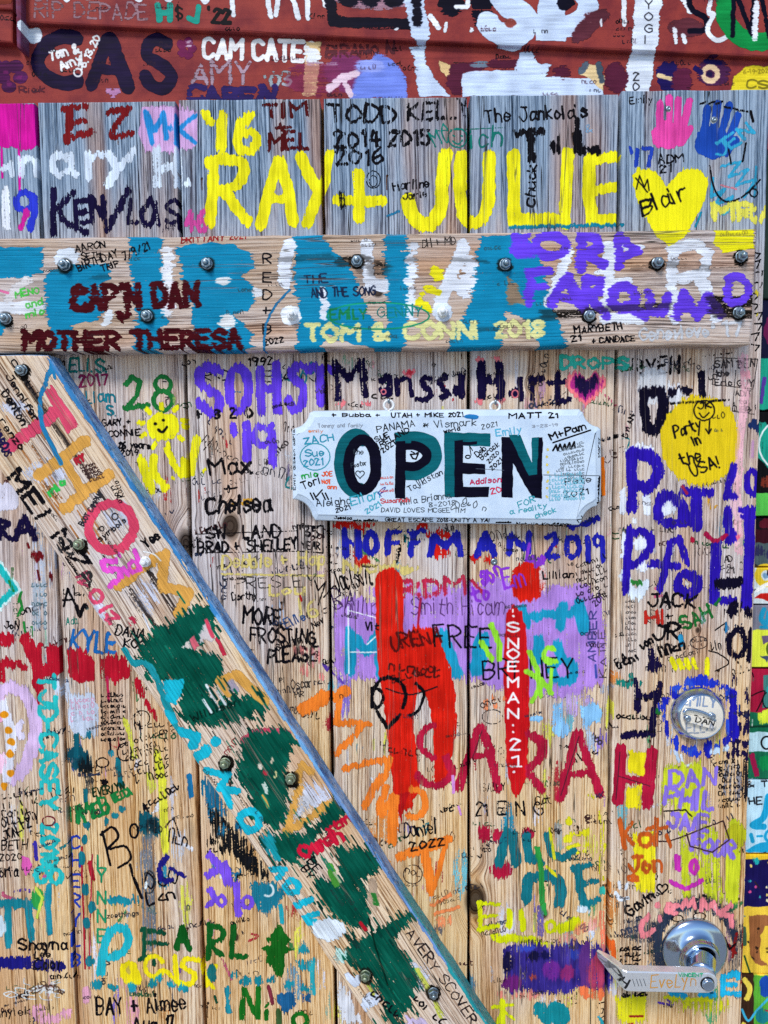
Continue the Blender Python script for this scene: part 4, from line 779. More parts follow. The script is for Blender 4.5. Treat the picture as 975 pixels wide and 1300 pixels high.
def paint_right():
    T('RYEN', 806, 478, 862, 474, 22, 3.4, BLK, dry=.6); D(830, 490, 22, 26, '#D6D8DE', dry=.4, op=.8); D(858, 500, 16, 14, '#DADCE4', dry=.45, op=.8); dc.scrawl(858, 470, 885, 462, 12, 1.6, '#403A3A', dry=.4)
    nb = '#0C0820'
    S([(818, 500), (816, 515), (824, 545)], 12, nb, dry=.15); S([(818, 498), (838, 500), (842, 520), (834, 545)], 13, nb, curve=True, dry=.15); S([(822, 545), (834, 548)], 14, nb, dry=.35); S([(852, 498), (874, 496)], 10, nb, dry=.25); S([(862, 500), (858, 530)], 9, '#DADCE4', dry=.3); S([(890, 475), (892, 498)], 9, nb, dry=.1)
    D(889, 559, 51, 58, '#E6C81C', dry=.06, jag=7, tone=.12); S([(850, 512), (925, 508)], 3, BLK, dry=.6)
    O(894, 521, 13, 13, 1.8, BLK, dry=0, jag=1); T('JK', 886, 520, 903, 517, 8, 1.8, BLK, dry=0); S([(888, 525), (893, 530), (900, 524)], 1.8, BLK, curve=True, dry=0)
    S([(901, 534), (900, 550)], 1.8, BLK, dry=0); S([(896, 545), (900, 551), (903, 545)], 1.8, BLK, dry=0)
    T('Party', 857, 556, 890, 545, 15, 2.3, BLK, dry=0); T('in', 882, 566, 890, 563, 12, 2.3, BLK, dry=0); T('the', 867, 592, 890, 584, 14, 2.3, BLK, dry=0); T('USA!', 879, 604, 915, 592, 16, 2.3, BLK, dry=0)
    T('DYLAN', 796, 556, 806, 528, 6, 1.6, BLK, dry=.3)
    bx = '#3A3436'
    S([(908, 454), (904, 488), (956, 494), (962, 456), (908, 454)], 1.1, bx, dry=.2); T('SAM BEN', 908, 467, 958, 466, 10, 1.6, bx, dry=.2); T('the', 910, 478, 925, 477, 8, 1.6, bx); T('Eric GUY', 908, 489, 956, 491, 8, 1.6, bx); T('ADIT', 934, 502, 954, 503, 7, 1.4, bx); T('to', 938, 512, 948, 513, 6, 1.4, bx); T('CUPID', 930, 522, 952, 524, 7, 1.4, bx); S([(934, 470), (930, 522), (958, 526)], 1, bx, dry=.2)
    S([(944, 455), (946, 500), (940, 560), (936, 620), (938, 700)], 12, '#E8B4BE', dry=.4, op=.75, soft=2); S([(945, 474), (950, 476)], 10, '#EAA0AC', dry=.3, op=.7); S([(934, 640), (940, 655)], 16, '#E4BCC8', dry=.3, op=.6)
    dc.heart(962, 541, 12, '#182A58', dry=.12); S([(893, 452), (930, 448)], 2, BLK, dry=.7)
    iv = '#2A14A2'; z = dict(dry=.14, jag=5, tone=.3)
    F([(790, 572), (810, 562), (830, 566), (832, 580), (800, 590)], '#E4E8F4', dry=.2, jag=6); S([(791, 625), (791, 648)], 9, '#E0E6F2', dry=.25); S([(821, 630), (823, 650)], 10, '#E0E6F2', dry=.25)
    S([(802, 576), (802, 610), (803, 646)], 13, iv, **z); S([(802, 576), (826, 580), (836, 598), (824, 618), (804, 616)], 15, iv, curve=True, **z); D(812, 595, 4, 9, '#B8A8B8', dry=.4)
    D(848, 640, 18, 14, '#E0E6F2', dry=.3); S([(836, 655), (838, 635), (850, 628), (862, 640), (866, 660), (846, 664)], 13, iv, curve=True, **z); D(845, 648, 5, 6, '#E4EAF6', dry=.1); S([(868, 624), (902, 626)], 12, iv, **z); S([(884, 630), (884, 668)], 14, iv, **z); S([(868, 640), (878, 665)], 8, iv, **z); S([(866, 618), (872, 626)], 4, '#A02048')
    S([(932, 592), (922, 632)], 9, iv, **z); S([(924, 632), (934, 630)], 8, iv, **z); O(955, 612, 7, 14, 8, iv, **z); S([(924, 648), (926, 680)], 10, iv, **z); S([(940, 648), (960, 644)], 8, iv, **z); S([(954, 645), (953, 672)], 8, iv, **z); S([(942, 657), (958, 657)], 6, iv, **z); S([(926, 686), (930, 680)], 12, iv, **z)
    S([(792, 680), (790, 706)], 8, '#E2E8F4', dry=.2); S([(792, 730), (806, 756), (818, 742)], 14, '#DCE8F4', dry=.2, curve=True); D(812, 690, 9, 10, '#E2E8F4', dry=.2); D(814, 720, 8, 8, '#E2E8F4', dry=.3); S([(804, 738), (812, 740)], 7, '#2A7E34', dry=.3); D(806, 660, 6, 5, '#E8ECF6', dry=.3)
    S([(799, 672), (797, 700), (794, 750)], 10, iv, **z); S([(800, 674), (822, 678), (826, 694), (812, 712), (801, 718)], 10, iv, curve=True, **z)
    S([(852, 690), (846, 715), (838, 750)], 9, iv, **z); S([(852, 688), (862, 684), (868, 700), (872, 714)], 9, iv, **z); S([(826, 716), (860, 718)], 10, iv, **z); D(856, 700, 4, 10, '#D8D4DC', dry=.5); O(873, 742, 13, 13, 13, iv, dry=.1); D(872, 742, 4, 4, '#E0D8D0', dry=.3)
    S([(910, 690), (908, 725), (907, 762)], 13, iv, **z); S([(924, 664), (926, 676)], 12, iv, **z); S([(952, 650), (952, 700), (947, 768)], 14, iv, **z); S([(914, 742), (936, 738)], 14, nb, **z); S([(918, 762), (930, 762)], 12, iv, **z)
    S([(838, 662), (868, 664), (888, 660)], 9, iv, **z); S([(896, 678), (908, 686), (922, 680)], 5, '#B01848', curve=True, dry=.1); D(879, 684, 3, 4, '#C01C40'); D(937, 682, 2, 3, '#E06080')
    T('21', 922, 728, 932, 727, 8, 1.4, bx); T('AD', 920, 714, 930, 712, 8, 1.2, bx)
    for (x, yy, w_, h_) in ((928, 776, 14, 7), (934, 768, 10, 7), (950, 778, 6, 8)): D(x, yy, w_, h_, nb, dry=.35, jag=6)
    O(936, 817, 11, 16, 9, nb, dry=.3); S([(952, 800), (950, 840)], 8, nb, dry=.45)
    for k in range(20): D(random.uniform(922, 956), random.uniform(850, 965), random.uniform(4, 9), random.uniform(4, 9), '#1A103C', dry=.45, jag=8)
    for yy, l in ((905, 24), (942, 22), (955, 16)): S([(930, yy), (930 + l, yy + 2)], 9, '#1A103C', dry=.35)
    F([(940, 968), (956, 965), (955, 1010), (948, 1030), (938, 1020)], '#1C1A22', dry=.65, jag=12); F([(920, 965), (944, 968), (940, 1030), (915, 1010)], '#8A8A94', dry=.6, op=.6); 
    for k in range(8): dc.scrawl(912, 970 + 8 * k, 940, 968 + 8 * k, 7, 1.6, BLK, dry=.5)
    T('JACK', 823, 770, 882, 771, 16, 3.6, BLK, dry=.2); T('Hi', 820, 791, 845, 790, 15, 4.6, '#C4281E', dry=.2, wild=.3); T('+', 846, 786, 854, 785, 8, 2, BLK); T('JR', 828, 813, 862, 813, 19, 4.2, BLK, dry=.2); T("SAH'", 870, 800, 910, 782, 17, 4, '#1A6A2C', dry=.15); S([(908, 768), (914, 760)], 4, '#1A6A2C', dry=.2)
    S([(864, 808), (866, 818)], 6, '#2A8CB8', dry=.2); O(887, 816, 11, 8, 1.2, bx, dry=.2); dc.scrawl(878, 816, 898, 814, 8, 1.1, bx); S([(900, 826), (916, 832), (925, 842), (908, 852)], 1.8, BLK, curve=True, dry=.25); S([(908, 800), (922, 790), (920, 800)], 2, BLK); D(922, 796, 3, 8, '#2A7CB0', dry=.3)
    for k in range(10): dc.scrawl(794, 765 + 7 * k, 808, 765 + 7 * k, 5, .9, '#4A4646', dry=.2)
    dc.scrawl(784, 850, 815, 835, 12, 3.4, BLK, dry=.35); dc.scrawl(838, 835, 872, 822, 14, 3.4, BLK, dry=.3); dc.scrawl(815, 825, 830, 815, 12, 3, BLK, dry=.4)
    F([(820, 820), (832, 822), (840, 845), (836, 855), (818, 850), (824, 838)], NAVY, dry=.2, jag=6)
    for x in (853, 862, 871, 880): S([(x, 838), (x + 4, 848)], 7, YEL, dry=.3)
    S([(898, 838), (898, 856)], 7, YEL, dry=.25); S([(786, 868), (812, 866)], 10, '#1A8074', dry=.45); S([(800, 856), (806, 868)], 6, '#1A8074', dry=.4)
    S([(808, 865), (810, 900)], 9, NAVY, dry=.35); S([(812, 886), (836, 880)], 9, NAVY, dry=.2); S([(838, 868), (832, 895)], 8, NAVY, dry=.4); S([(830, 900), (828, 932)], 9, NAVY, dry=.25); S([(792, 934), (812, 932), (828, 932)], 9, NAVY, dry=.1); dc.scrawl(782, 912, 826, 914, 9, 2.2, BLK, dry=.35); D(836, 905, 3, 4, '#1A6A2C')
    db = '#2034C0'
    for (x, y, rx_, ry_) in ((855, 880, 5, 5), (862, 873, 9, 4), (878, 866, 8, 5), (890, 864, 9, 6), (904, 868, 7, 5), (920, 872, 5, 4), (926, 882, 5, 9), (931, 900, 6, 12), (928, 922, 6, 9), (845, 890, 5, 5), (840, 898, 4, 5), (843, 912, 2, 6), (847, 926, 3, 8), (859, 944, 5, 8), (866, 951, 5, 5), (878, 952, 6, 7), (884, 956, 5, 4), (900, 951, 6, 8), (912, 950, 7, 4), (921, 941, 7, 6)):
        D(x, y, rx_ * 1.4, ry_ * 1.35, random.choice([db, '#1B22A8', '#2A4CC8']), dry=.25, jag=5)
    S([(930, 880), (932, 935)], 11, '#2018A8', dry=.15); S([(858, 955), (862, 965)], 5, '#C0D8F0', dry=.3); S([(905, 955), (922, 950)], 8, '#C8E0F4', dry=.35); T('L', 868, 972, 878, 970, 13, 4, '#D4E0EE', dry=.15); D(855, 955, 5, 4, '#C8D8F0', dry=.3)
    ly = '#CBD42A'
    F([(846, 968), (890, 965), (894, 990), (896, 1010), (906, 1040), (880, 1046), (850, 1020), (836, 1040), (840, 985)], ly, dry=.35, jag=9); S([(900, 1060), (905, 1130)], 24, ly, dry=.45); S([(932, 1048), (930, 1140)], 18, ly, dry=.3); D(935, 1060, 14, 16, '#B8B820', dry=.2); S([(866, 1060), (872, 1135)], 12, ly, dry=.4); S([(876, 1085), (912, 1140)], 16, ly, dry=.45)
    vp = '#8C72DA'
    T('DAN', 851, 998, 908, 996, 20, 5, vp, dry=.12); T('PHIL', 843, 1022, 904, 1028, 21, 5.5, vp, dry=.12); T('JAIE', 848, 1050, 898, 1056, 18, 5.5, vp, dry=.12); T('FOUR', 878, 1078, 930, 1088, 18, 6, vp, dry=.15)
    S([(832, 1068), (850, 1068), (872, 1060), (918, 1042), (926, 1066), (904, 1082), (876, 1074), (872, 1058)], 2, '#3A2428', dry=.25); S([(842, 1030), (870, 1028), (878, 1036)], 2, BLK, dry=.3)
    F([(802, 1056), (832, 1056), (832, 1134), (806, 1130)], '#EFE020', dry=.2, jag=6); rs = '#C85A20'
    S([(787, 1042), (793, 1076)], 7, rs, dry=.15); S([(802, 1044), (794, 1058), (804, 1072)], 5, rs, dry=.2); O(819, 1066, 8, 8, 6, rs, dry=.15); S([(834, 1040), (832, 1072)], 7, rs, dry=.2); S([(822, 1052), (846, 1050)], 6, rs, dry=.2); S([(846, 1060), (852, 1074)], 5, rs, dry=.25); T('Jon', 798, 1106, 840, 1106, 19, 5, rs, dry=.25); dc.scrawl(798, 1120, 812, 1118, 10, 4, rs, dry=.4)
    mg = '#C630AC'
    S([(860, 1088), (861, 1103)], 8, mg, dry=.1); O(881, 1100, 4, 8, 6, mg, dry=.1); S([(852, 1120), (868, 1127), (882, 1124), (891, 1117)], 6, mg, curve=True, dry=.1)
    S([(786, 1120), (787, 1128)], 4, '#E0E8F2'); S([(796, 1122), (795, 1128)], 4, '#E0E8F2'); S([(782, 1134), (788, 1142), (797, 1140)], 5, '#E0E8F2', curve=True, dry=.1)
    T('Gavin', 800, 1164, 832, 1140, 13, 2.8, BLK, dry=.2); dc.heart(841, 1128, 7, BLK, line=2.4, dry=.2); dc.scrawl(782, 1152, 795, 1152, 12, 1.5, '#555555')
    D(812, 1180, 24, 20, '#3C4454', soft=10, op=.45, dry=.3); O(884, 1200, 53, 55, 22, '#232A38', a0=130, a1=400, soft=9, op=.45, dry=.3)
    O(884, 1200, 50, 52, 12, '#2A3448', a0=150, a1=350, soft=6, op=.65, dry=.2); O(860, 1166, 7, 4, 1.6, BLK); O(888, 1163, 8, 4, 1.6, BLK)
    sl = '#EF868E'
    S([(823, 1162), (814, 1176), (818, 1188), (830, 1180)], 7, sl, curve=True, dry=.15); D(835, 1150, 4, 5, sl); D(838, 1166, 4, 5, sl); S([(848, 1158), (860, 1150), (848, 1148), (846, 1156), (858, 1160)], 6, sl, dry=.15); S([(866, 1152), (870, 1142), (874, 1150), (880, 1142), (882, 1152)], 6, sl, dry=.15); S([(890, 1156), (892, 1142), (900, 1154), (906, 1146), (912, 1160)], 6, sl, dry=.15); S([(928, 1150), (912, 1160), (928, 1164), (929, 1176)], 7, sl, dry=.2)
    D(745, 1225, 12, 32, '#5A2E7A', dry=.3, soft=4); D(757, 1238, 12, 30, '#A83A5C', dry=.35, soft=4); S([(735, 1180), (760, 1170)], 18, '#F08A68', op=.5, dry=.5, soft=5); F([(730, 1250), (768, 1255), (766, 1272), (740, 1270)], '#F07848', dry=.4, soft=3); S([(764, 1160), (768, 1220)], 10, '#F08060', op=.7, dry=.5, soft=3); S([(777, 1195), (780, 1230)], 8, '#F06A28', dry=.35)
    for k in range(5): dc.scrawl(786, 1208 + 7 * k, 814, 1206 + 7 * k, 8, 2.4, BLK, dry=.4)
    F([(781, 1263), (822, 1260), (826, 1300), (782, 1300)], '#E8E022', dry=.35, jag=9); F([(842, 1264), (905, 1262), (935, 1275), (925, 1292), (860, 1284)], '#D2D020', dry=.6, jag=12); S([(845, 1266), (903, 1270)], 6, '#EAE220', dry=.2); S([(800, 1290), (816, 1290)], 3, '#9A1C20', dry=.3); dc.scrawl(790, 1266, 822, 1264, 8, 3, BLK, dry=.4)
    S([(852, 1260), (868, 1264)], 9, '#22AEDC'); S([(890, 1262), (906, 1261)], 8, '#22AEDC')
    S([(934, 1236), (918, 1240), (918, 1262), (940, 1262)], 8, '#22B2DC', dry=.08); S([(920, 1250), (934, 1250)], 7, '#22B2DC', dry=.1); S([(937, 1235), (938, 1242)], 7, '#22B2DC')
    for a, b in (((935, 1185), (930, 1215)), ((944, 1180), (942, 1250)), ((925, 1200), (934, 1210))): S([a, b], 4, '#8A1A18', dry=.35)
    S([(920, 1190), (926, 1205), (934, 1198)], 2.5, BLK, dry=.2); S([(760, 1290), (765, 1300)], 5, '#28A0B0', dry=.4)
# ---- the oldest marks, mostly painted over since
rs_ = random.Random(9)
for k in range(170):
    x, y = rs_.uniform(0, 955), rs_.uniform(455, 1295)
    dc.D(x, y, rs_.uniform(3, 16), rs_.uniform(5, 26), rs_.choice(['#C9CCD6', '#A9B6CC', '#D7A0A6', '#8FAE9A', '#D2CC7A', '#9A8AC0', '#DAD6DC', '#5C8FA8', '#6A6468', '#B98CB0']), dry=rs_.uniform(.55, .85), op=.6, jag=10, soft=1.5)
for k in range(80):
    x, y = rs_.uniform(0, 955), rs_.uniform(860, 1295)
    dc.D(x, y, rs_.uniform(6, 18), rs_.uniform(12, 38), rs_.choice(['#E2DE58', '#C9D4E6', '#E6A0B0', '#6FB8C4', '#B2303A', '#8A72C8', '#E0904A', '#4E9A6A', '#D8D4DC', '#E2DE58', '#2E8CA6']), dry=rs_.uniform(.45, .75), op=.65, jag=12, soft=2)
for k in range(90):
    x, y = rs_.uniform(0, 950), rs_.uniform(460, 1295)
    dc.S([(x, y), (x + rs_.uniform(-12, 14), y + rs_.uniform(-10, 16)), (x + rs_.uniform(-16, 20), y + rs_.uniform(0, 20))], rs_.uniform(2, 6), rs_.choice(['#B2303A', '#2A6E9A', '#3E7E4A', '#C85A7A', '#1B1240', '#D8A030', '#5A3AA0', '#147A80', '#E4E6EE']), dry=rs_.uniform(.4, .75), op=.75, curve=True)
for k in range(330):
    x, y = rs_.uniform(0, 955), rs_.uniform(455, 1295)
    L_ = rs_.uniform(14, 48); a_ = rs_.uniform(-.3, .15) if k % 4 else rs_.uniform(-1.6, 1.6)
    dc.scrawl(x, y, x + L_ * math.cos(a_), y + L_ * math.sin(a_), rs_.uniform(6, 15), rs_.uniform(.9, 2.2), rs_.choice([BLK, '#2A2626', '#3A3436', '#24304A', BLK, '#4A2A2A', '#2A5A3A']), dry=rs_.uniform(.3, .65), op=.85)
for k in range(34):
    x, y = rs_.uniform(5, 950), rs_.uniform(130, 1290)
    dc.D(x, y, 1.6, 1.8, '#181210', dry=0, jag=.5); dc.S([(x, y), (x + .3, y + rs_.uniform(6, 22))], 2.2, '#5A3A22', dry=.5, op=.7, soft=1)
paint_top(); paint_left(); paint_mid(); paint_right()
# ---- stray marks: pen scribbles and rubbed patches all over, as on the door; and the band beyond the view
rs_ = random.Random(5)
for k in range(150):
    x, y = rs_.uniform(0, 955), rs_.uniform(455, 1295)
    L_ = rs_.uniform(10, 34); a_ = rs_.uniform(-.35, .15)
    dc.scrawl(x, y, x + L_ * math.cos(a_), y + L_ * math.sin(a_), rs_.uniform(4, 9), rs_.uniform(.8, 1.5), rs_.choice([BLK, '#2A2626', '#3A3436', '#24304A', BLK]), dry=rs_.uniform(.3, .6), op=.85)
for k in range(60):
    x, y = rs_.uniform(0, 950), rs_.uniform(460, 1295)
    dc.D(x, y, rs_.uniform(2, 7), rs_.uniform(3, 12), rs_.choice(['#D6D8DE', '#B8C4D8', '#D89AA0', '#8FAE9A', '#C8C070', '#9A8AC0']), dry=rs_.uniform(.5, .8), op=.6, jag=8)
for k in range(26):
    x = rs_.choice([rs_.uniform(-66, -20), rs_.uniform(-66, -15)]); y = rs_.uniform(200, 1380)
    dc.S([(x, y), (x + rs_.uniform(-14, 14), y + rs_.uniform(8, 30))], rs_.uniform(3, 11), rs_.choice(['#1583A6', '#B4142A', '#6544DA', '#E8E022', '#14601A', '#E8A6BE', NAVY]), dry=.25)
for k in range(40):
    x = rs_.uniform(-40, 930); y = rs_.uniform(1308, 1385)
    dc.S([(x, y), (x + rs_.uniform(-20, 20), y + rs_.uniform(-8, 20))], rs_.uniform(3, 11), rs_.choice(['#1583A6', '#B4142A', '#6544DA', '#E8E022', '#14601A', '#E8A6BE', NAVY]), dry=.25)
# ---------------------------------------------------------------- paint on the horizontal rail
RD = 31.0
rc = Canvas('rail', RD, (-90, 280, 980, 455), 1.8, (1, 0))
def paint_rail():
    S, F, T, G, O, D = rc.S, rc.F, rc.T, rc.G, rc.O, rc.D
    te = '#1086B0'; tw = dict(dry=.05, jag=7, tone=.14)
    F([(-90, 315), (54, 313), (54, 345), (40, 352), (-90, 354)], te, **tw); D(-5, 412, 14, 16, te, **tw)
    S([(-40, 392), (48, 390)], 14, '#DFE3EC', dry=.1); S([(10, 378), (34, 356)], 12, '#D8D4D6', dry=.3); S([(-30, 432), (0, 420)], 10, te)
    D(85, 328, 16, 14, '#DDE6F2', dry=.05, jag=6)
    F([(60, 344), (92, 336), (138, 335), (141, 352), (126, 364), (134, 380), (133, 396), (122, 408), (92, 412), (90, 444), (64, 442), (62, 412), (57, 398), (58, 360)], te, **tw)
    F([(164, 300), (203, 300), (206, 345), (207, 385), (212, 412), (200, 425), (200, 446), (170, 446), (172, 400), (166, 345)], te, **tw)
    S([(213, 320), (214, 395)], 14, '#E4E6EC', dry=.25); S([(140, 398), (134, 412)], 9, '#E0E6EE', dry=.2)
    F([(222, 314), (262, 308), (296, 310), (322, 324), (323, 342), (309, 350), (322, 362), (324, 380), (314, 394), (296, 400), (318, 420), (322, 440), (304, 446), (240, 446), (245, 415), (240, 380), (230, 345)], te, **tw)
    D(283, 356, 13, 6, '#D8DCE0', dry=.2, jag=6); D(289, 408, 10, 10, '#E4E6E8', dry=.1, jag=6); D(327, 372, 9, 7, '#E0E4EA', dry=.2)
    F([(371, 298), (406, 297), (418, 312), (436, 328), (450, 352), (458, 378), (470, 400), (500, 430), (516, 444), (480, 444), (430, 432), (412, 422), (408, 446), (374, 446), (380, 400), (372, 350), (376, 320)], te, **tw)
    F([(488, 295), (516, 294), (518, 330), (520, 360), (516, 400), (514, 442), (486, 443), (494, 400), (488, 350)], te, **tw)
    F([(612, 300), (664, 296), (690, 330), (700, 390), (712, 418), (722, 442), (688, 443), (664, 405), (646, 394), (640, 408), (638, 444), (568, 444), (580, 415), (596, 388), (604, 350), (606, 325)], te, **tw)
    F([(644, 348), (660, 366), (668, 388), (644, 386)], '#8E7A66', dry=.1, jag=4)
    wh = '#E2E8F4'; q = dict(dry=.1, jag=4)
    S([(368, 312), (362, 332), (362, 358)], 15, wh, curve=True, **q); S([(466, 312), (467, 340), (470, 362), (486, 362)], 14, wh, **q); S([(409, 368), (412, 385), (411, 402)], 8, wh, **q); S([(523, 312), (522, 350), (521, 402)], 10, wh, dry=.3, jag=7)
    S([(588, 312), (576, 345), (560, 380), (556, 398)], 15, wh, **q); S([(588, 312), (598, 340), (590, 372)], 14, wh, dry=.2, jag=8); S([(574, 362), (596, 360)], 13, wh, **q)
    S([(722, 320), (712, 350), (698, 385)], 12, wh, **q); S([(770, 312), (812, 314)], 9, wh, dry=.2); S([(774, 314), (772, 360), (768, 404), (815, 404)], 13, wh, **q); S([(768, 358), (800, 357)], 8, wh, dry=.2); S([(760, 346), (772, 346)], 8, wh, dry=.3)
    S([(856, 405), (853, 360), (854, 315), (884, 310), (899, 322), (894, 346), (866, 354)], 13, wh, **q); S([(886, 350), (898, 372), (908, 402)], 14, wh, **q)
    F([(545, 345), (552, 336), (566, 342), (562, 356), (552, 358)], '#E6DC20', dry=.15); S([(542, 366), (556, 372)], 8, '#E6DC20', dry=.2); S([(532, 382), (545, 394)], 8, '#E6DC20', dry=.3); S([(536, 374), (530, 384)], 7, '#E6DC20', dry=.2)
    F([(907, 290), (958, 288), (958, 316), (936, 318), (916, 321), (906, 308)], YEL, dry=.02, tone=.1); rc.scrawl(914, 300, 950, 298, 6, .9, '#A0922C')
    F([(822, 286), (880, 286), (872, 300), (849, 312), (836, 303)], YEL, dry=.02)
    pu = dict(dry=.1, jag=4)
    S([(653, 300), (656, 322), (676, 322)], 11, PUR, **pu); F([(650, 298), (678, 296), (670, 304), (684, 318), (678, 326), (652, 326)], PUR, **pu); O(699, 312, 20, 13, 11, PUR, **pu)
    S([(738, 298), (738, 340)], 12, PUR, **pu); S([(738, 300), (758, 302), (762, 314), (744, 322), (766, 336)], 11, PUR, **pu); S([(785, 298), (786, 338)], 10, PUR, **pu); S([(786, 300), (810, 319), (786, 328)], 9, PUR, **pu)
    S([(674, 348), (672, 384)], 11, PUR, **pu); S([(672, 346), (698, 344)], 10, PUR, **pu); S([(674, 365), (692, 363)], 8, PUR, **pu)
    S([(702, 386), (710, 366), (722, 352), (732, 376), (742, 392)], 12, PUR, **pu); S([(706, 376), (728, 380)], 9, PUR, **pu); S([(744, 356), (742, 394)], 11, PUR, **pu); S([(744, 354), (762, 356), (760, 370), (746, 374), (770, 400)], 11, PUR, **pu)
    O(792, 378, 15, 14, 12, PUR, **pu); S([(796, 388), (820, 402)], 11, PUR, **pu); S([(824, 372), (826, 396), (842, 398), (846, 376)], 10, PUR, **pu); S([(858, 402), (868, 372), (884, 402)], 11, PUR, **pu); S([(862, 392), (880, 392)], 9, PUR, **pu); S([(884, 402), (900, 376), (914, 398)], 11, PUR, **pu); S([(886, 394), (910, 394)], 9, PUR, **pu)
    S([(926, 354), (924, 382), (942, 382), (950, 366), (940, 352), (924, 354)], 9.5, PUR, curve=True, **pu)
    # split, dirt-dark fibres towards the right end
    dk = '#15110E'
    for (pts, w_, o_) in (([(690, 398), (740, 396), (790, 392), (850, 388)], 9, .75), ([(640, 412), (700, 404), (740, 402)], 6, .6), ([(800, 340), (850, 336), (900, 340), (955, 336)], 8, .55), ([(905, 384), (958, 382)], 15, .95), ([(905, 397), (956, 398)], 12, .95), ([(350, 330), (420, 325)], 8, .5), ([(432, 332), (462, 330)], 14, .75), ([(560, 420), (640, 418)], 5, .5), ([(120, 352), (160, 350)], 5, .4), ([(520, 330), (560, 328), (620, 332)], 5, .5)):
        rc.S(pts, w_, dk, soft=3, dry=.3, op=o_ * .7, jag=10)
    S([(926, 354), (924, 382), (942, 382), (950, 366), (940, 352), (924, 354)], 9.5, PUR, curve=True, **pu)
    mr = '#420610'
    T("CAP'N DAN", 94, 392, 250, 388, 28, 7.5, mr, dry=.22, wild=.5); S([(108, 370), (94, 376), (96, 392), (116, 392)], 8, mr, curve=True, dry=.2)
    rc.heart(157, 402, 11, mr, dry=.15, jag=3)
    T('MOTHER THERESA', 30, 443, 306, 441, 21, 7, mr, dry=.22, wild=.6)
    for c, y in zip('RED+B', (328, 352, 374, 394, 418)): G(c, 334, y - 6, 344, y + 6, 2, '#17141A', dry=.2)
    T('2022', 336, 438, 360, 434, 7, 1.6, BLK, dry=.2); S([(368, 368), (350, 388), (338, 412), (335, 446)], 3, '#2478A8', curve=True, dry=.15)
    T('TOM & CONNi 2018', 389, 432, 690, 427, 19, 5.5, '#DCDA96', dry=.15, wild=.7)
    T('THE', 386, 359, 416, 358, 10, 1.8, '#1A2440', dry=.25); T('AND THE SONG', 396, 378, 476, 374, 11, 1.8, '#1A2440', dry=.25); T('DH + MD', 536, 314, 578, 310, 10, 1.2, '#3A3432', dry=.2)
    O(480, 401, 65, 17, 1.8, '#16906A', dry=.1); T('EMILY', 420, 406, 465, 404, 13, 2.4, '#1A7E4C', dry=.15); T('GENNY', 480, 404, 535, 400, 13, 1.6, '#167E7A', dry=.3)
    T('AARON', 96, 320, 134, 314, 9, 1.5, BLK, dry=.2); T('SETH', 104, 330, 128, 326, 8, 1.5, BLK, dry=.2); T('BIRTHDAY', 100, 344, 150, 326, 9, 1.6, BLK, dry=.2); T('TRIP', 130, 345, 152, 338, 8, 1.6, BLK, dry=.2); T('7/9/21', 158, 330, 190, 316, 10, 1.6, BLK, dry=.2)
    T('BRITTANY 2021', 230, 309, 312, 303, 8, 1.6, '#A02A2C', dry=.2); T('MENO', 20, 378, 50, 372, 8, 2, '#4CBE4A', dry=.1); T('and', 34, 392, 54, 386, 8, 1.8, '#4CBE4A', dry=.1); T('mio', 34, 404, 56, 398, 8, 2, '#4CBE4A', dry=.1)
    T('MARYBETH', 730, 424, 790, 418, 9, 1.8, BLK, dry=.15); T('+ CANDACE', 752, 436, 806, 433, 7, 1.8, BLK, dry=.15); T('21', 726, 434, 738, 432, 7, 2, BLK)
    T('Genevieve', 812, 432, 900, 427, 15, 3, '#C4C8D0', dry=.15); T("'17", 908, 429, 944, 424, 17, 4.5, '#C8CCD4', dry=.15)
    S([(-4, 368), (10, 372)], 3, '#E070A0'); S([(-80, 300), (960, 290)], 3, '#2A2420', dry=.6, op=.5); D(480, 340, 16, 12, '#241E1A', soft=6, op=.5)
    D(370, 400, 13, 13, '#E2E8F0', dry=.05, jag=2); D(562, 397, 12, 12, '#D4E0F0', dry=.1, jag=2)
    for k in range(26): rc.scrawl(*(lambda x, y: (x, y, x + 22, y - 1))(random.uniform(0, 930), random.uniform(298, 440)), 6, 1, '#3A3230', dry=.4, op=.7)
paint_rail()
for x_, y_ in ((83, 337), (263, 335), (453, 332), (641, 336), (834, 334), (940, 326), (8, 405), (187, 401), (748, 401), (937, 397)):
    rc.D(x_, y_ + 1, 10, 10, '#15120F', dry=.1, soft=2.5, jag=2, op=.85)  # soft dark ring at each bolt: stain plus shadow painted into the rail
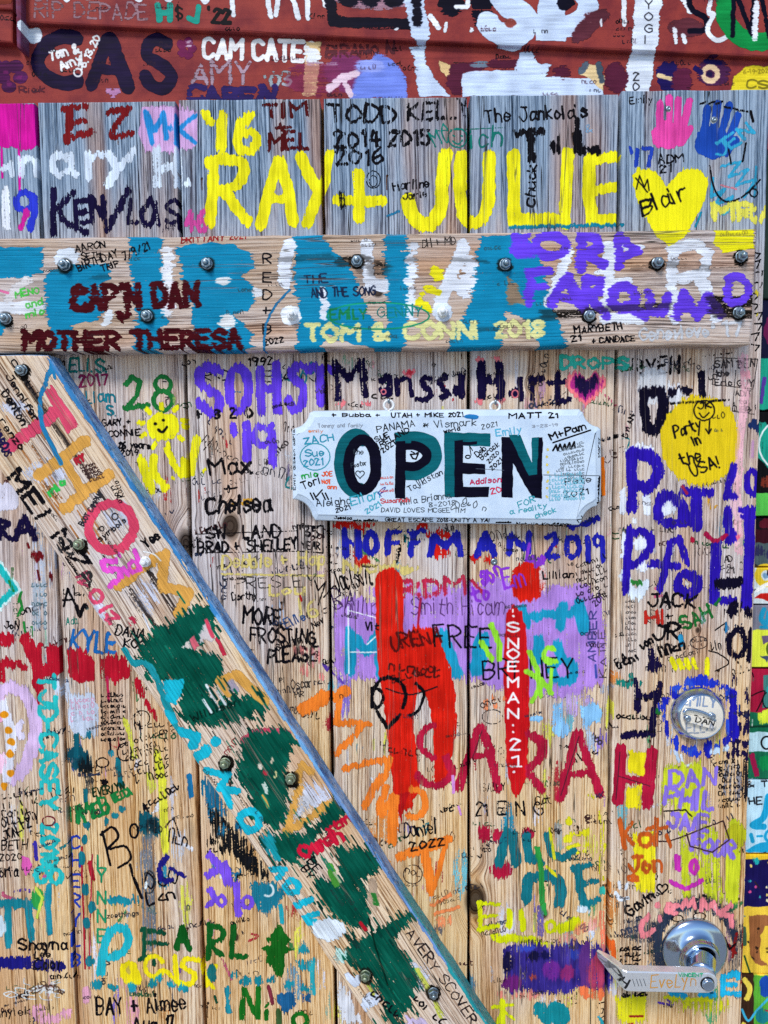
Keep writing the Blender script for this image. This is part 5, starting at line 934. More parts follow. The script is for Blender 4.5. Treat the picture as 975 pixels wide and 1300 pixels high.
# ---------------------------------------------------------------- paint on the diagonal brace
b0, b1 = np.array(P(61, 453, RD)), np.array(P(618, 1300, RD))
BDIR = (b1 - b0) / np.linalg.norm(b1 - b0)
bc = Canvas('brace', RD, (-60, 440, 760, 1400), 1.6, (BDIR[0], BDIR[1]))
def paint_brace():
    S, F, T, G, O, D = bc.S, bc.F, bc.T, bc.G, bc.O, bc.D
    pw = '#CCD0E2'
    for (x, y, a_, b_) in ((60, 600, 34, 20), (20, 520, 20, 12), (185, 760, 18, 26), (150, 655, 20, 22), (262, 840, 20, 14), (395, 1010, 26, 20), (120, 780, 18, 26), (240, 1000, 20, 40), (520, 1240, 30, 24)): D(x, y, a_, b_, pw, dry=.5, op=.75, soft=4, jag=9)
    # open dark splits between the fibres
    for (x, y, L_, w_) in ((32, 486, 50, 9), (62, 530, 70, 7), (75, 545, 60, 4), (120, 690, 120, 5), (160, 740, 150, 6), (180, 712, 120, 8), (145, 720, 150, 3), (300, 900, 110, 4), (280, 975, 60, 6), (110, 600, 60, 4), (470, 1245, 80, 7), (355, 1000, 50, 5), (40, 560, 60, 3), (200, 800, 60, 4)):
        dx, dy = .56 * L_, .83 * L_
        S([(x, y), (x + dx, y + dy)], w_, '#3A302C', soft=2.5, dry=.6, op=.7, jag=12)
    for k in range(16):
        x = random.uniform(5, 130); y = 470 + x * 1.5 + random.uniform(0, 80); S([(x, y), (x + 24, y + 36)], 2.4, '#B07440', dry=.4, op=.8)
    rp = '#DC4C6C'
    F([(57, 498), (66, 489), (101, 541), (86, 552)], rp, dry=.05, jag=3); S([(74, 521), (44, 544), (12, 567)], 14, rp, dry=.07, jag=3, tone=.2)
    tn = '#D9A04C'; q = dict(dry=.05, jag=3, tone=.2)
    S([(108, 560), (80, 581), (50, 604)], 13, tn, **q); S([(139, 603), (110, 623), (82, 646)], 13, tn, **q); S([(80, 584), (106, 624)], 11, tn, **q)
    O(141, 669, 29, 30, 11, '#DC4666', dry=.06, jag=3, tone=.2)
    S([(150, 745), (184, 718), (210, 704), (205, 746), (240, 752), (226, 778)], 12, tn, **q)
    mg = '#E052C6'
    S([(146, 712), (132, 714), (134, 724), (150, 722), (152, 732), (140, 744)], 7, mg, curve=True, dry=.08); S([(157, 722), (162, 730)], 6, mg); D(151, 706, 3, 3, mg); O(170, 720, 6, 7, 5, mg, dry=.1); S([(172, 700), (178, 724)], 6, mg, dry=.1)
    rr = '#DA4A6C'
    S([(98, 733), (110, 726), (115, 734), (100, 740), (112, 744)], 4, rr); O(122, 757, 8, 8, 4.5, rr); S([(127, 776), (141, 768)], 4.5, rr); S([(135, 787), (151, 784), (142, 776)], 4.5, rr); S([(136, 780), (140, 792)], 4.5, rr)
    for i, (ch) in enumerate('MEiNZ'): 
        x, y = 12 + i * 19, 596 + i * 25
        T(ch, x - 4, y + 12, x + 9, y + 30, 20, 5, BLK, dry=.4)
    T('O A', 70, 690, 112, 746, 16, 5, '#2A2A2C', dry=.5)
    T('Jennifer', 6, 478, 44, 536, 9, 2, BLK, dry=.2); T('Denton', 2, 500, 28, 540, 10, 2.2, BLK, dry=.2); T('Lorenzo', -14, 520, 26, 572, 9, 1.8, BLK, dry=.2); T('MARCUS', -8, 548, 6, 580, 9, 2.4, '#1A1440', dry=.2); T('Cynthia', 14, 460, 48, 512, 7, 1.6, BLK, dry=.25)
    T('RY', 98, 590, 108, 584, 8, 3, '#B02030', dry=.1)
    for k in range(5): bc.scrawl(102 + k * 3, 596 + k * 4, 122 + k * 3, 590 + k * 4, 6, 1.2, '#402828', dry=.2)
    T('mio', 64, 630, 84, 614, 8, 3, '#34C052', dry=.1); T('BOOT CAMPAN', 106, 668, 130, 628, 7, 1.4, '#2A2A30', dry=.2); T('Yes', 186, 696, 204, 684, 12, 2.6, BLK, dry=.15); S([(182, 700), (196, 704), (204, 712)], 1.8, '#F4F4F4', curve=True); T('symbols', 128, 688, 160, 662, 7, 1.4, BLK); O(129, 671, 3, 3, 1.4, BLK); O(146, 656, 4, 4, 1.4, BLK); rc_ = None
    T('DANA', 146, 805, 182, 813, 13, 2, BLK, dry=.1); T('KOO', 157, 822, 184, 823, 10, 2, BLK, dry=.1)
    T('Katie', 158, 630, 150, 610, 7, 1, BLK); bc.scrawl(140, 618, 152, 640, 8, 1.2, BLK, dry=.2)
    S([(66, 463), (56, 492), (51, 510), (54, 540), (66, 566), (77, 588)], 5, '#2480B4', curve=True, dry=.05); S([(64, 460), (70, 480), (66, 468)], 3.5, '#2480B4')
    S([(182, 780), (190, 800)], 2, '#D8DCE8'); D(168, 788, 8, 10, '#C83050', dry=.75)
    gr = '#035040'; k = dict(dry=.16, jag=12, tone=.4)
    F([(172, 826), (180, 812), (195, 800), (216, 788), (240, 772), (262, 764), (276, 778), (274, 800), (264, 812), (256, 818), (252, 830), (268, 828), (282, 835), (284, 855), (276, 870), (262, 876), (272, 890), (300, 885), (346, 880), (330, 906), (290, 920), (240, 920), (222, 906), (230, 880), (226, 866), (205, 864), (186, 854), (178, 842)], gr, **k)
    T('Wilbison', 244, 916, 304, 894, 9, 1.6, '#03201A', dry=.1)
    F([(256, 800), (262, 786), (268, 792), (276, 818), (262, 814), (250, 816)], '#C9BFC0', dry=.25, jag=5); S([(262, 788), (270, 808)], 4.5, '#DA4A62'); S([(276, 812), (284, 830)], 5, '#C83048'); F([(240, 812), (246, 806), (253, 820), (247, 826)], '#DC6878', dry=.1, jag=2); F([(230, 824), (240, 814), (245, 824)], '#E0D4CC', dry=.2, jag=3)
    S([(300, 858), (278, 864), (290, 880)], 10, tn, **q); S([(300, 856), (336, 890)], 12, tn, **q); F([(286, 868), (296, 862), (308, 878), (292, 882)], '#A89CAC', dry=.25)
    for (x, y) in ((262, 870), (268, 884), (276, 878), (258, 888)): S([(x, y), (x + 10, y + 16)], 3.5, '#D8DCE0', dry=.35)
    S([(308, 940), (322, 930), (345, 926), (366, 930)], 6, '#CC4860', curve=True, dry=.15); bc.scrawl(288, 960, 304, 940, 12, 1.2, '#A03038')
    F([(304, 944), (322, 930), (344, 922), (366, 926), (374, 938), (370, 956), (365, 974), (370, 990), (367, 1012), (366, 1032), (370, 1046), (352, 1054), (328, 1040), (318, 1012), (302, 990), (298, 964)], gr, **k)
    for (x, y, c) in ((330, 972, '#E8D8C8'), (336, 980, '#B83040'), (336, 998, '#C8D4C8'), (338, 1004, '#D0DCD0'), (350, 984, '#D8C890'), (345, 966, '#CBB8A0')): D(x, y, 3, 5, c, dry=.25)
    S([(394, 980), (384, 972), (378, 990)], 11, tn, dry=.15); S([(380, 1000), (366, 1050)], 9, tn, dry=.2); S([(364, 1056), (390, 1040), (416, 1020)], 10, tn, dry=.15); F([(384, 1004), (400, 1014), (394, 1026), (372, 1042)], '#C8CAD4', dry=.25, jag=4); S([(334, 1010), (340, 1024)], 4, tn, dry=.3)
    F([(334, 1056), (362, 1062), (392, 1048), (412, 1030), (424, 1008), (440, 1018), (446, 1034), (430, 1044), (408, 1062), (402, 1080), (376, 1094), (352, 1092), (340, 1074)], gr, **k)
    D(340, 1068, 10, 16, '#157E8A', dry=.3, jag=8)
    F([(398, 1122), (404, 1112), (420, 1118), (430, 1126), (428, 1096), (424, 1078), (445, 1074), (470, 1078), (488, 1088), (490, 1102), (478, 1110), (464, 1120), (470, 1146), (470, 1172), (448, 1180), (428, 1168), (408, 1144)], gr, **k)
    S([(418, 1098), (426, 1122)], 9, '#4C9A3A', dry=.2); S([(424, 1108), (432, 1120)], 3, '#B8C8A0'); F([(468, 1118), (478, 1112), (482, 1150), (476, 1160), (466, 1140)], '#B9A088', dry=.2); S([(474, 1136), (478, 1148)], 6, '#2C7A32'); S([(458, 1172), (464, 1180)], 5, '#B01828')
    F([(430, 1214), (448, 1196), (476, 1180), (504, 1164), (528, 1146), (536, 1164), (512, 1180), (500, 1192), (516, 1214), (530, 1232), (534, 1252), (522, 1276), (510, 1296), (488, 1300), (486, 1268), (474, 1244), (452, 1230)], gr, **k)
    F([(500, 1258), (492, 1284), (504, 1296), (524, 1300), (540, 1330), (500, 1320)], gr, **k)
    for (gx, gy) in ((176, 812), (196, 800), (216, 788), (240, 772), (262, 764), (274, 800), (180, 842), (190, 858), (205, 866), (230, 868), (262, 880), (284, 860), (300, 885), (330, 886), (344, 888), (322, 908), (285, 918), (240, 920), (222, 905), (304, 944), (322, 930), (374, 940), (300, 985), (312, 1008), (325, 1036), (350, 1054), (336, 1060), (362, 1062), (392, 1048), (412, 1028), (440, 1020), (446, 1034), (402, 1082), (376, 1096), (350, 1094), (400, 1122), (430, 1092), (448, 1074), (470, 1078), (488, 1092), (470, 1160), (448, 1182), (426, 1168), (408, 1146), (432, 1214), (448, 1198), (476, 1182), (504, 1164), (528, 1148), (500, 1194), (516, 1216), (534, 1250), (520, 1280), (488, 1298), (474, 1246), (452, 1232)):
        for q_ in range(4):
            ox, oy = gx + random.uniform(-9, 9), gy + random.uniform(-7, 7); l_ = random.uniform(5, 17) * random.choice([-1, 1])
            S([(ox, oy), (ox + .55 * l_, oy + .83 * l_)], random.uniform(1.2, 3.4), random.choice([gr, '#06604A', '#023A30']), dry=.1, jag=3)
    for q_ in range(40):
        t_ = random.random(); ox, oy = 200 + 300 * t_ + random.uniform(-14, 30), 810 + 440 * t_ + random.uniform(-14, 30); S([(ox, oy), (ox + 10, oy + 15)], random.uniform(1, 2.2), random.choice(['#0B7058', '#022E28', '#138068']), dry=.5, op=.8)
    D(432, 1212, 12, 12, '#BFE4DC', dry=.5, jag=10); S([(468, 1166), (476, 1200), (492, 1250)], 2.2, '#02261C', dry=.05)
    cy = '#1AB4CC'; c_ = dict(dry=.06, jag=3)
    S([(158, 826), (168, 842), (190, 846), (214, 900), (226, 930)], 8, '#1E94A0', curve=True, dry=.12)
    F([(206, 864), (234, 862), (230, 880), (222, 896), (210, 888)], cy, **c_); F([(208, 902), (222, 904), (228, 918), (214, 920)], cy, **c_); S([(232, 930), (250, 934), (244, 946)], 12, cy, **c_); D(274, 941, 7, 7, cy, jag=2); S([(250, 962), (262, 952)], 13, cy, **c_); S([(262, 978), (290, 984), (278, 1000), (302, 1004)], 9, cy, **c_); S([(284, 1000), (292, 1022)], 9, cy, **c_); O(317, 1042, 12, 12, 10, cy, **c_); S([(340, 1064), (352, 1090)], 9, '#189AA6', dry=.2)
    S([(344, 1104), (362, 1104), (352, 1116)], 7, cy, **c_); O(371, 1126, 8, 8, 8, cy, **c_); S([(374, 1150), (394, 1142)], 9, cy, **c_); S([(402, 1160), (386, 1164), (392, 1172), (400, 1170)], 8, cy, **c_)
    T('Owen', 386, 1090, 436, 1066, 17, 5, '#CC1838', dry=.08); T('xtm', 418, 1060, 446, 1042, 12, 4.5, '#CC1838', dry=.2); T('BE', 390, 1094, 402, 1108, 10, 1.8, BLK); T('BY', 382, 1104, 392, 1116, 9, 1.8, BLK)
    D(417, 1180, 22, 14, '#DCE6F0', dry=.04, jag=5); S([(442, 1240), (452, 1250), (456, 1240)], 8, '#D4DEF0', dry=.1); S([(462, 1276), (472, 1262), (478, 1270), (466, 1278), (458, 1288)], 8, '#D4DEF0', curve=True, dry=.1)
    T('AVERY SCOVER', 515, 1186, 598, 1300, 12, 2, '#2A2224', dry=.15)
    S([(530, 1232), (548, 1262), (560, 1290)], 7, '#C8CC58', dry=.4); S([(460, 1240), (474, 1262)], 5, '#C8CC58', dry=.5); bc.scrawl(470, 1262, 512, 1300, 14, 2.4, BLK, dry=.2); bc.scrawl(524, 1268, 560, 1304, 12, 2.4, BLK, dry=.2); F([(512, 1290), (540, 1292), (546, 1310), (515, 1310)], '#C4B4D4', dry=.4)
    # blue brushed over the worn right-hand edge
    for t in np.linspace(0, 1, 60):
        x = 61 + (618 - 61) * t; y = 453 + 847 * t
        c = ('#3E84BE' if t < .38 else '#74AEE0' if t < .62 else '#6F96CC') if t < .9 else '#2A9AA0'
        S([(x - 1, y), (x + 7, y + 12)], random.uniform(2, 7), c, dry=.3, jag=8)
    for k2 in range(30): bc.scrawl(*(lambda t, o: (40 + 520 * t - o, 500 + 780 * t + o * .6, 56 + 520 * t - o, 520 + 780 * t + o * .6))(random.random(), random.uniform(0, 90)), 6, 1, '#2E2A2C', dry=.4, op=.7)
    # lower left flank
    S([(425, 1234), (470, 1300)], 6, '#D8D0D4', dry=.4)
paint_brace()
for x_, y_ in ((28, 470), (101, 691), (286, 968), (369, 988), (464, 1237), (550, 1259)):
    bc.D(x_ + 1, y_ + 2, 10, 11, '#17130F', dry=.1, soft=2.5, jag=3, op=.85)  # dark stain and contact shadow painted under the brace bolts
# things painted on the planks just beside the brace
S, F, T, O, D = dc.S, dc.F, dc.T, dc.O, dc.D
F([(252, 985), (272, 990), (290, 1030), (280, 1060), (262, 1040)], '#1A6E94', dry=.4, jag=10); F([(262, 1020), (290, 1040), (330, 1090), (348, 1120), (318, 1112), (292, 1084), (268, 1058)], '#101216', dry=.45, jag=10)
for k in range(16): D(random.uniform(268, 340), random.uniform(1040, 1115), 8, 9, random.choice(['#101216', '#14161C', '#1A6E94']), dry=.4, jag=8)
F([(316, 1120), (350, 1118), (362, 1132), (352, 1152), (338, 1164), (320, 1146)], '#1A7890', dry=.15, jag=7); O(340, 1130, 7, 8, 3, '#D8E4E8', a0=-60, a1=120, dry=.3); S([(356, 1150), (358, 1170)], 6, '#22A0B0', dry=.3)
S([(240, 985), (242, 1010)], 7, '#1A6EA0', dry=.3)
S([(266, 1086), (282, 1102), (264, 1110)], 10, '#7A50DE', dry=.12); S([(284, 1098), (290, 1120)], 12, '#7A50DE', dry=.12); S([(266, 1128), (274, 1140), (264, 1150)], 8, '#7A50DE', dry=.12); O(281, 1144, 5, 6, 5, '#7A50DE'); S([(300, 1122), (303, 1160)], 9, '#7A50DE', dry=.15); O(314, 1146, 6, 7, 5, '#7A50DE')
N_ = '#166A1C'
S([(307, 1292), (310, 1256)], 8, N_, dry=.15); S([(310, 1256), (326, 1290)], 7, N_, dry=.15); S([(328, 1256), (327, 1292)], 7, N_, dry=.15); S([(338, 1284), (338, 1294)], 6, N_); D(339, 1277, 3, 3, N_); O(381, 1296, 9, 9, 6, N_); S([(354, 1284), (354, 1300)], 8, '#3A5A30')
S([(341, 1252), (346, 1275)], 5, '#7A2A3A', dry=.3); F([(350, 1262), (374, 1256), (376, 1276), (362, 1288), (352, 1272)], '#1E5E8E', dry=.2); F([(384, 1262), (398, 1256), (396, 1272), (384, 1274)], '#1E5E8E', dry=.35); F([(376, 1214), (384, 1188), (394, 1208)], '#2090A0', dry=.35); F([(374, 1218), (402, 1216), (402, 1236), (378, 1232)], '#2090A0', dry=.5); S([(395, 1225), (398, 1260)], 9, '#2AA4B0', dry=.5)
F([(430, 1246), (440, 1252), (462, 1300), (434, 1300), (426, 1270)], '#DCE0EA', dry=.2, jag=9)
# ---------------------------------------------------------------- the hanging sign
SD = 24.0
sc_ = Canvas('sign', SD, (360, 508, 778, 680), 3.0, (1, 0), rough=.25)
def paint_sign():
    S, F, T0, G, O, D = sc_.S, sc_.F, sc_.T, sc_.G, sc_.O, sc_.D
    T = lambda txt, x0, y0, x1, y1, h, w, col, **k: T0(txt, x0, y0, x1, y1, h * .92, w * .74, col, **k)
    tl, nv = '#075F6A', '#06041A'; k = dict(dry=0, jag=1.0, tone=.25)
    O(452, 588, 19, 35, 17, tl, a0=75, a1=300, **k); O(460, 590, 17.5, 32, 13, nv, a0=0, a1=360, **k); S([(476, 575), (477, 605)], 13, nv, **k)
    S([(510, 556), (530, 555), (548, 562), (554, 578), (548, 592), (530, 602), (516, 602)], 14, tl, curve=True, **k); S([(510, 566), (528, 566), (541, 574), (540, 584), (528, 592), (512, 592)], 11, nv, curve=True, **k)
    f = dict(dry=0, jag=.8, wob=1.2, tone=.25)
    F([(501, 549), (522, 549), (522, 563), (501, 563)], tl, **f); F([(502, 560), (515, 560), (514.5, 633), (501.5, 632)], nv, **f)
    F([(564, 549), (623, 550), (622, 567), (580, 565), (581, 631), (565, 631)], tl, **f); F([(577, 560), (588, 559), (588, 588), (616, 589), (616, 602), (588, 602), (588, 618), (621, 618), (620, 631), (577, 631)], nv, **f); F([(588, 561), (606, 560), (606, 564), (588, 565)], nv, **f)
    F([(637, 555), (652, 555), (676, 600), (676, 556), (689, 555), (688, 633), (676, 632), (651, 588), (651, 632), (637, 631)], nv, **f)
    F([(646, 552), (660, 552), (676, 588), (675, 556), (684, 555), (682, 602), (671, 604)], tl, **f)
    p = dict(dry=0, jag=.5, tone=.1)
    T('+ Bubba +', 422, 529, 482, 529, 5, 1.7, BLK, **p); T('UTAH + MIKE 2021', 497, 530, 588, 529, 6, 1.7, BLK, **p); T('MATT 21', 646, 531, 708, 530, 6.5, 2.4, BLK, **p); D(599, 530, 9, 3, '#2478B8')
    T('Tommy and family', 404, 543, 460, 542, 5, .8, '#9AA4B4', **p); T('PANAMA', 479, 549, 527, 541, 9, 1.4, '#1E2428', **p); T('*', 537, 543, 543, 543, 8, 1.2, '#1E2428', **p); T('Vismark', 552, 543, 604, 540, 9, 1.3, '#3A444C', **p); T('2021', 612, 545, 631, 541, 6, 1.1, '#3A444C', **p); T('world', 564, 550, 584, 546, 5, 1.6, BLK, **p)
    T('SUE', 478, 561, 494, 554, 6.5, 1.8, BLK, **p); T('IRELAND', 481, 569, 520, 548, 7, 1.8, BLK, **p); T('2021', 487, 575, 502, 564, 6, 1.7, BLK, **p)
    T('ZACH', 387, 564, 424, 559, 9, 1.9, '#2C98B4', **p); T('emily', 392, 549, 410, 549, 4, 1, '#E8946C', **p); O(400, 580, 19, 17, 1.2, '#38A4B8', **p); T('Sue', 388, 580, 411, 578, 9, 1.9, '#2C98B4', **p); T('2021', 386, 592, 410, 590, 9, 1.9, '#2C98B4', **p)
    T('mio', 384, 608, 404, 604, 7, 2, '#1EA848', **p); T('JOE', 409, 605, 422, 604, 6, 1.7, '#E4603C', **p); T('NOT', 409, 614, 420, 614, 5, 1.7, '#E4603C', **p); T('ann', 416, 620, 427, 621, 5, 1.7, '#E4603C', **p)
    T('Tori', 385, 621, 407, 613, 11, 2, BLK, **p); 
    for x in (394, 398, 409, 413): S([(x, 626), (x + 4, 634)], 1.7, BLK, **p)
    S([(402, 630), (409, 622)], 1.7, BLK, **p); T('Aleigha', 402, 643, 445, 640, 10, 1.5, '#1C2430', **p); T('2021', 427, 651, 445, 646, 6, 1.4, '#1C2430', **p); T('Elian', 446, 642, 482, 632, 12, 2, '#40B0C8', **p); T('2021', 466, 652, 484, 642, 7, 1.6, '#40B0C8', **p)
    T('the', 448, 577, 461, 577, 7, 1.1, '#3A444C', **p); T('Foster', 446, 594, 466, 590, 6, 1.1, '#3A444C', **p); sc_.heart(457, 602, 5.5, '#3A444C', line=1.1, **p)
    S([(522, 573), (526, 575)], 1.3, BLK, **p); S([(532, 574), (529, 575)], 1.3, BLK, **p); S([(521, 577), (531, 576), (528, 583), (524, 582), (521, 577)], 1.8, BLK, **p)
    T('Tajikistan', 520, 624, 562, 602, 8, 1.3, '#2A323A', **p); T('DAVID LOVES MCGEE TIM', 484, 650, 590, 651, 6, 1, '#4A545C', **p); T('Willa Brianna', 508, 642, 572, 632, 9, 1.1, '#2A323A', **p); T('8-2018', 545, 644, 578, 641, 6, 1.1, '#4A545C', **p); T('Susannah', 484, 639, 520, 637, 6, 1.4, '#D05058', **p); T('R', 484, 630, 492, 622, 7, 1.5, '#3A2C9A', **p)
    for y in (608, 616, 625): sc_.scrawl(483, y, 500, y - 1, 4, .9, '#E08080', **p)
    O(594, 580, 3, 2, 1.4, BLK, **p); S([(598, 578), (596, 566), (600, 572)], 1, BLK, **p)
    T('Deb', 606, 580, 618, 571, 8, 1.4, BLK, **p); T('Barack', 612, 584, 634, 566, 7, 1.4, BLK, **p); T('2020', 621, 588, 634, 576, 6, 1.4, BLK, **p); T('2021', 625, 597, 638, 586, 6, 1.6, BLK, **p)
    T('Addison', 597, 615, 636, 612, 7, 1.8, '#C82058', **p); T('20', 624, 627, 637, 624, 8, 1.7, '#D83058', **p); T('Emily', 630, 554, 662, 550, 9, 1.8, '#58B8DC', **p); sc_.scrawl(586, 640, 618, 650, 10, .9, '#5A646C', **p); sc_.scrawl(572, 648, 600, 640, 10, .9, '#5A646C', **p)
    T('M+Pam', 700, 559, 744, 544, 9, 2.6, BLK, **p); S([(702, 562), (750, 546)], 1.8, BLK, **p); S([(702, 572), (706, 565), (708, 572), (711, 564), (714, 571), (717, 564), (719, 570), (723, 562), (725, 570), (729, 561), (730, 568)], 2.2, BLK, **p)
    T('Pete', 718, 616, 750, 612, 9, 1.5, '#2C363E', **p); T('2021', 717, 632, 747, 627, 8, 1.7, '#1E262E', **p)
    T('FOR', 659, 645, 680, 637, 8, 1.6, '#40A8B8', **p); T('a reality', 648, 653, 694, 645, 7, 1.5, '#40A8B8', **p); T('check', 680, 658, 706, 650, 7, 1.5, '#40A8B8', **p)
    for k2 in range(10): sc_.scrawl(705 + random.uniform(0, 20), 570 + k2 * 4.2, 742, 562 + k2 * 5, 5, .7, '#7A8894', **p)
    for k2 in range(7): sc_.scrawl(697, 606 + k2 * 5, 742, 604 + k2 * 5, 6, 1.0, '#7CC4DC', **p); D(695, 570 + k2 * 10, 1.4, 1.8, '#E0D070')
    T('3-28-19', 676, 543, 708, 541, 4, .8, '#9AA4B4', **p)
    T('Jessica', 424, 659, 446, 660, 4, 1.2, BLK, **p); sc_.scrawl(448, 662, 480, 662, 3, 1, BLK, **p); T('GREAT ESCAPE 2018-UNITY A YA!', 489, 662, 622, 663, 5, 1.3, BLK, **p); sc_.scrawl(630, 664, 650, 664, 2, 1, BLK, **p); T('Natalie Kauffman', 657, 668, 726, 668, 4.5, 1.2, BLK, **p); T('N-N', 736, 664, 756, 648, 5, 1.8, BLK, **p)
    T('Emily Gibson adria', 375, 622, 374, 546, 3, .9, BLK, **p); T('Marcy', 763, 580, 762, 556, 3, 1, BLK, **p); sc_.scrawl(761, 640, 763, 604, 3, .9, BLK, **p); T('KM', 762, 616, 763, 608, 3, 1, BLK, **p)
    S([(604, 595), (640, 597)], .5, '#707C88', **p); S([(690, 603), (762, 604)], .7, '#56626E', **p)
paint_sign()
# ---------------------------------------------------------------- the siding above the door and the painted wall beside it
WD = -34.0
wc = Canvas('wall', WD, (-160, -90, 1160, 150), 1.6, (1, 0), rough=.5)
def paint_wall():
    S, F, T, G, O, D = wc.S, wc.F, wc.T, wc.G, wc.O, wc.D
    ww = '#C9DAF4'
    for p_ in ([(78, -30), (88, 2)], [(98, -30), (114, 0)], [(116, 0), (122, -20)], [(168, -30), (178, 2)], [(210, -20), (216, 2)], [(252, -14), (262, 4)], [(262, 4), (276, -20)]): S(p_, 10, '#E6EAF2', dry=.05, jag=2)
    for p_ in ([(337, -20), (345, 26)], [(357, -20), (352, 24)], [(366, -20), (380, 28)], [(390, -20), (392, 28)], [(408, -30), (414, 12)], [(294, -20), (298, 24)]): S(p_, 5.5, '#E6EAF2', dry=.05, jag=2)
    bk = '#08061A'
    S([(416, -20), (424, 32), (460, 34), (530, 36)], 12, bk, dry=.1, jag=4); S([(528, -20), (530, 34)], 13, bk, dry=.15); D(478, 4, 54, 14, '#A07888', dry=.3); 
    for x in (444, 470, 500): D(x, 2, 15, 13, bk, dry=.15, jag=4)
    S([(520, -20), (528, 20), (534, 46)], 22, ww, dry=.15, jag=5); S([(528, 2), (530, 34)], 11, bk, dry=.2)
    D(572, 10, 17, 16, bk, dry=.15, jag=4); D(610, 12, 14, 30, bk, dry=.3, jag=4); S([(578, 14), (592, 14), (596, -10)], 5, '#E6EAF2'); S([(546, 26), (556, 40)], 6, '#E6EAF2'); D(597, 42, 3, 3, '#E6EAF2'); S([(566, 35), (564, 44)], 4, '#E6EAF2'); D(504, 42, 3, 2, '#E6EAF2')
    S([(628, -10), (642, 12), (662, 22), (668, 36), (654, 50), (630, 46), (618, 34)], 25, ww, curve=True, dry=.04, jag=3)
    F([(680, -60), (712, -60), (716, -10), (716, 58), (678, 56), (682, 10)], ww, dry=.04, jag=3); O(716, 12, 28, 26, 24, ww, a0=-100, a1=110, dry=.04, jag=3); D(716, 7, 11, 11, bk, dry=.05); D(646, 34, 8, 6, '#8A4038', dry=.1)
    F([(742, 22), (768, 14), (772, 28), (752, 44), (740, 60), (722, 58), (724, 46)], '#5C2A36', dry=.15); S([(789, 6), (790, 36)], 5, '#E6EAF2', dry=.05); D(761, 34, 1.5, 5, '#E6EAF2')
    F([(800, -60), (836, -60), (838, 0), (834, 30), (832, 60), (824, 120), (794, 120), (800, 60), (802, 20)], '#DDE6F4', dry=.05, jag=5)
    for ch, y in zip('YOGI', (11, 26, 41, 55)): G(ch, 816, y - 5, 825, y + 5, 1.3, BLK, dry=0, jag=.4)
    for ch, y in zip('20', (97, 110)): G(ch, 804, y - 5, 811, y + 5, 1.4, BLK, dry=0, jag=.4)
    D(868, 40, 24, 12, '#5E2A34', dry=.2); S([(860, -8), (873, 18)], 8, '#E6EAF2', dry=.1); S([(853, 42), (855, 58)], 5, '#E6EAF2'); S([(864, 50), (867, 58)], 5, '#E6EAF2')
    S([(890, -12), (872, 4), (876, 18), (892, 28), (892, 42), (872, 44)], 6, bk, curve=True, dry=.05); S([(902, -8), (896, 20), (902, 24), (894, 44), (906, 56), (918, 52)], 5, '#E6EAF2', curve=True, dry=.05)
    O(960, 18, 44, 40, 20, '#0E8A42', dry=.03, jag=2, a0=30, a1=330); S([(926, 50), (928, -10), (950, 48), (954, -10)], 5, bk, dry=.05); S([(956, 10), (954, 54)], 7, '#E6EAF2'); S([(962, 0), (972, 50)], 5, bk)
    # lower boards
    D(43, 45, 11, 10, '#DCE6F2', dry=.02, jag=3)
    ca = '#16082E'; z = dict(dry=.03, jag=2, tone=.45)
    S([(97, 49), (80, 46), (62, 54), (49, 72), (52, 90), (68, 102), (84, 106), (98, 103)], 16, ca, curve=True, **z); S([(136, 50), (126, 80), (116, 108)], 14, ca, **z); S([(140, 50), (150, 78), (162, 110)], 17, ca, **z); S([(126, 88), (152, 90)], 11, ca, **z)
    S([(212, 56), (198, 50), (188, 58), (188, 72), (208, 84), (218, 98), (208, 112), (192, 108), (184, 96)], 14, ca, curve=True, **z)
    for (x, y) in ((-4, 84), (4, 98), (20, 84), (26, 98), (12, 110), (8, 86)): D(x, y, 9, 8, '#4A1248', dry=.03, jag=1, tone=.6); 
    for (x, y) in ((8, 92), (24, 98), (12, 106)): D(x, y, 4, 4, '#6A1A5A', dry=.2)
    for a_ in range(5): D(237 + 7 * math.cos(a_ * 1.257), 62 + 9 * math.sin(a_ * 1.257), 6, 6, '#6A1848', dry=.08, jag=2)
    D(240, 56, 6, 5, '#B8A0B4', dry=.5)
    p = dict(dry=0, jag=.6)
    T('Tom &', 64, 76, 100, 66, 11, 2.4, '#F0F0F2', **p); T('Amy', 78, 90, 104, 78, 11, 2.4, '#F0F0F2', **p); O(99, 92, 5, 5, 2.2, '#F0F0F2', **p); S([(103, 66), (104, 88)], 2.2, '#F0F0F2', **p); T('6.13.20', 108, 86, 128, 48, 9, 2.2, '#F0F0F2', **p)
    T('CAM CATES', 259, 73, 400, 78, 24, 5, '#F2F2F4', wild=.5, dry=.03, jag=1.5); T('AMY', 243, 106, 318, 106, 26, 4.5, '#A78C9C', dry=.5); T("'03", 336, 112, 370, 108, 18, 4, '#9AA4AA', dry=.5); T('CAREN', 240, 127, 346, 130, 17, 7, '#2A1C5A', dry=.3)
    S([(203, 12), (205, 30)], 7, '#1A9484', **p); S([(218, 12), (218, 30)], 7, '#1A9484', **p); S([(204, 21), (218, 21)], 6, '#1A9484', **p); T('$', 226, 28, 234, 28, 14, 2.4, BLK, **p); S([(254, 14), (252, 32), (242, 28)], 6, '#1A9484', **p); T("'22", 264, 32, 294, 33, 17, 4.5, BLK, dry=.05)
    T('RIP DEPADE', 48, 26, 190, 30, 19, 2.4, '#94707A', dry=.55); wc.heart(144, 118, 10, '#B880AC', dry=.3); T('Rick', 25, 118, 56, 117, 8, 1.4, '#5A2030', dry=.4)
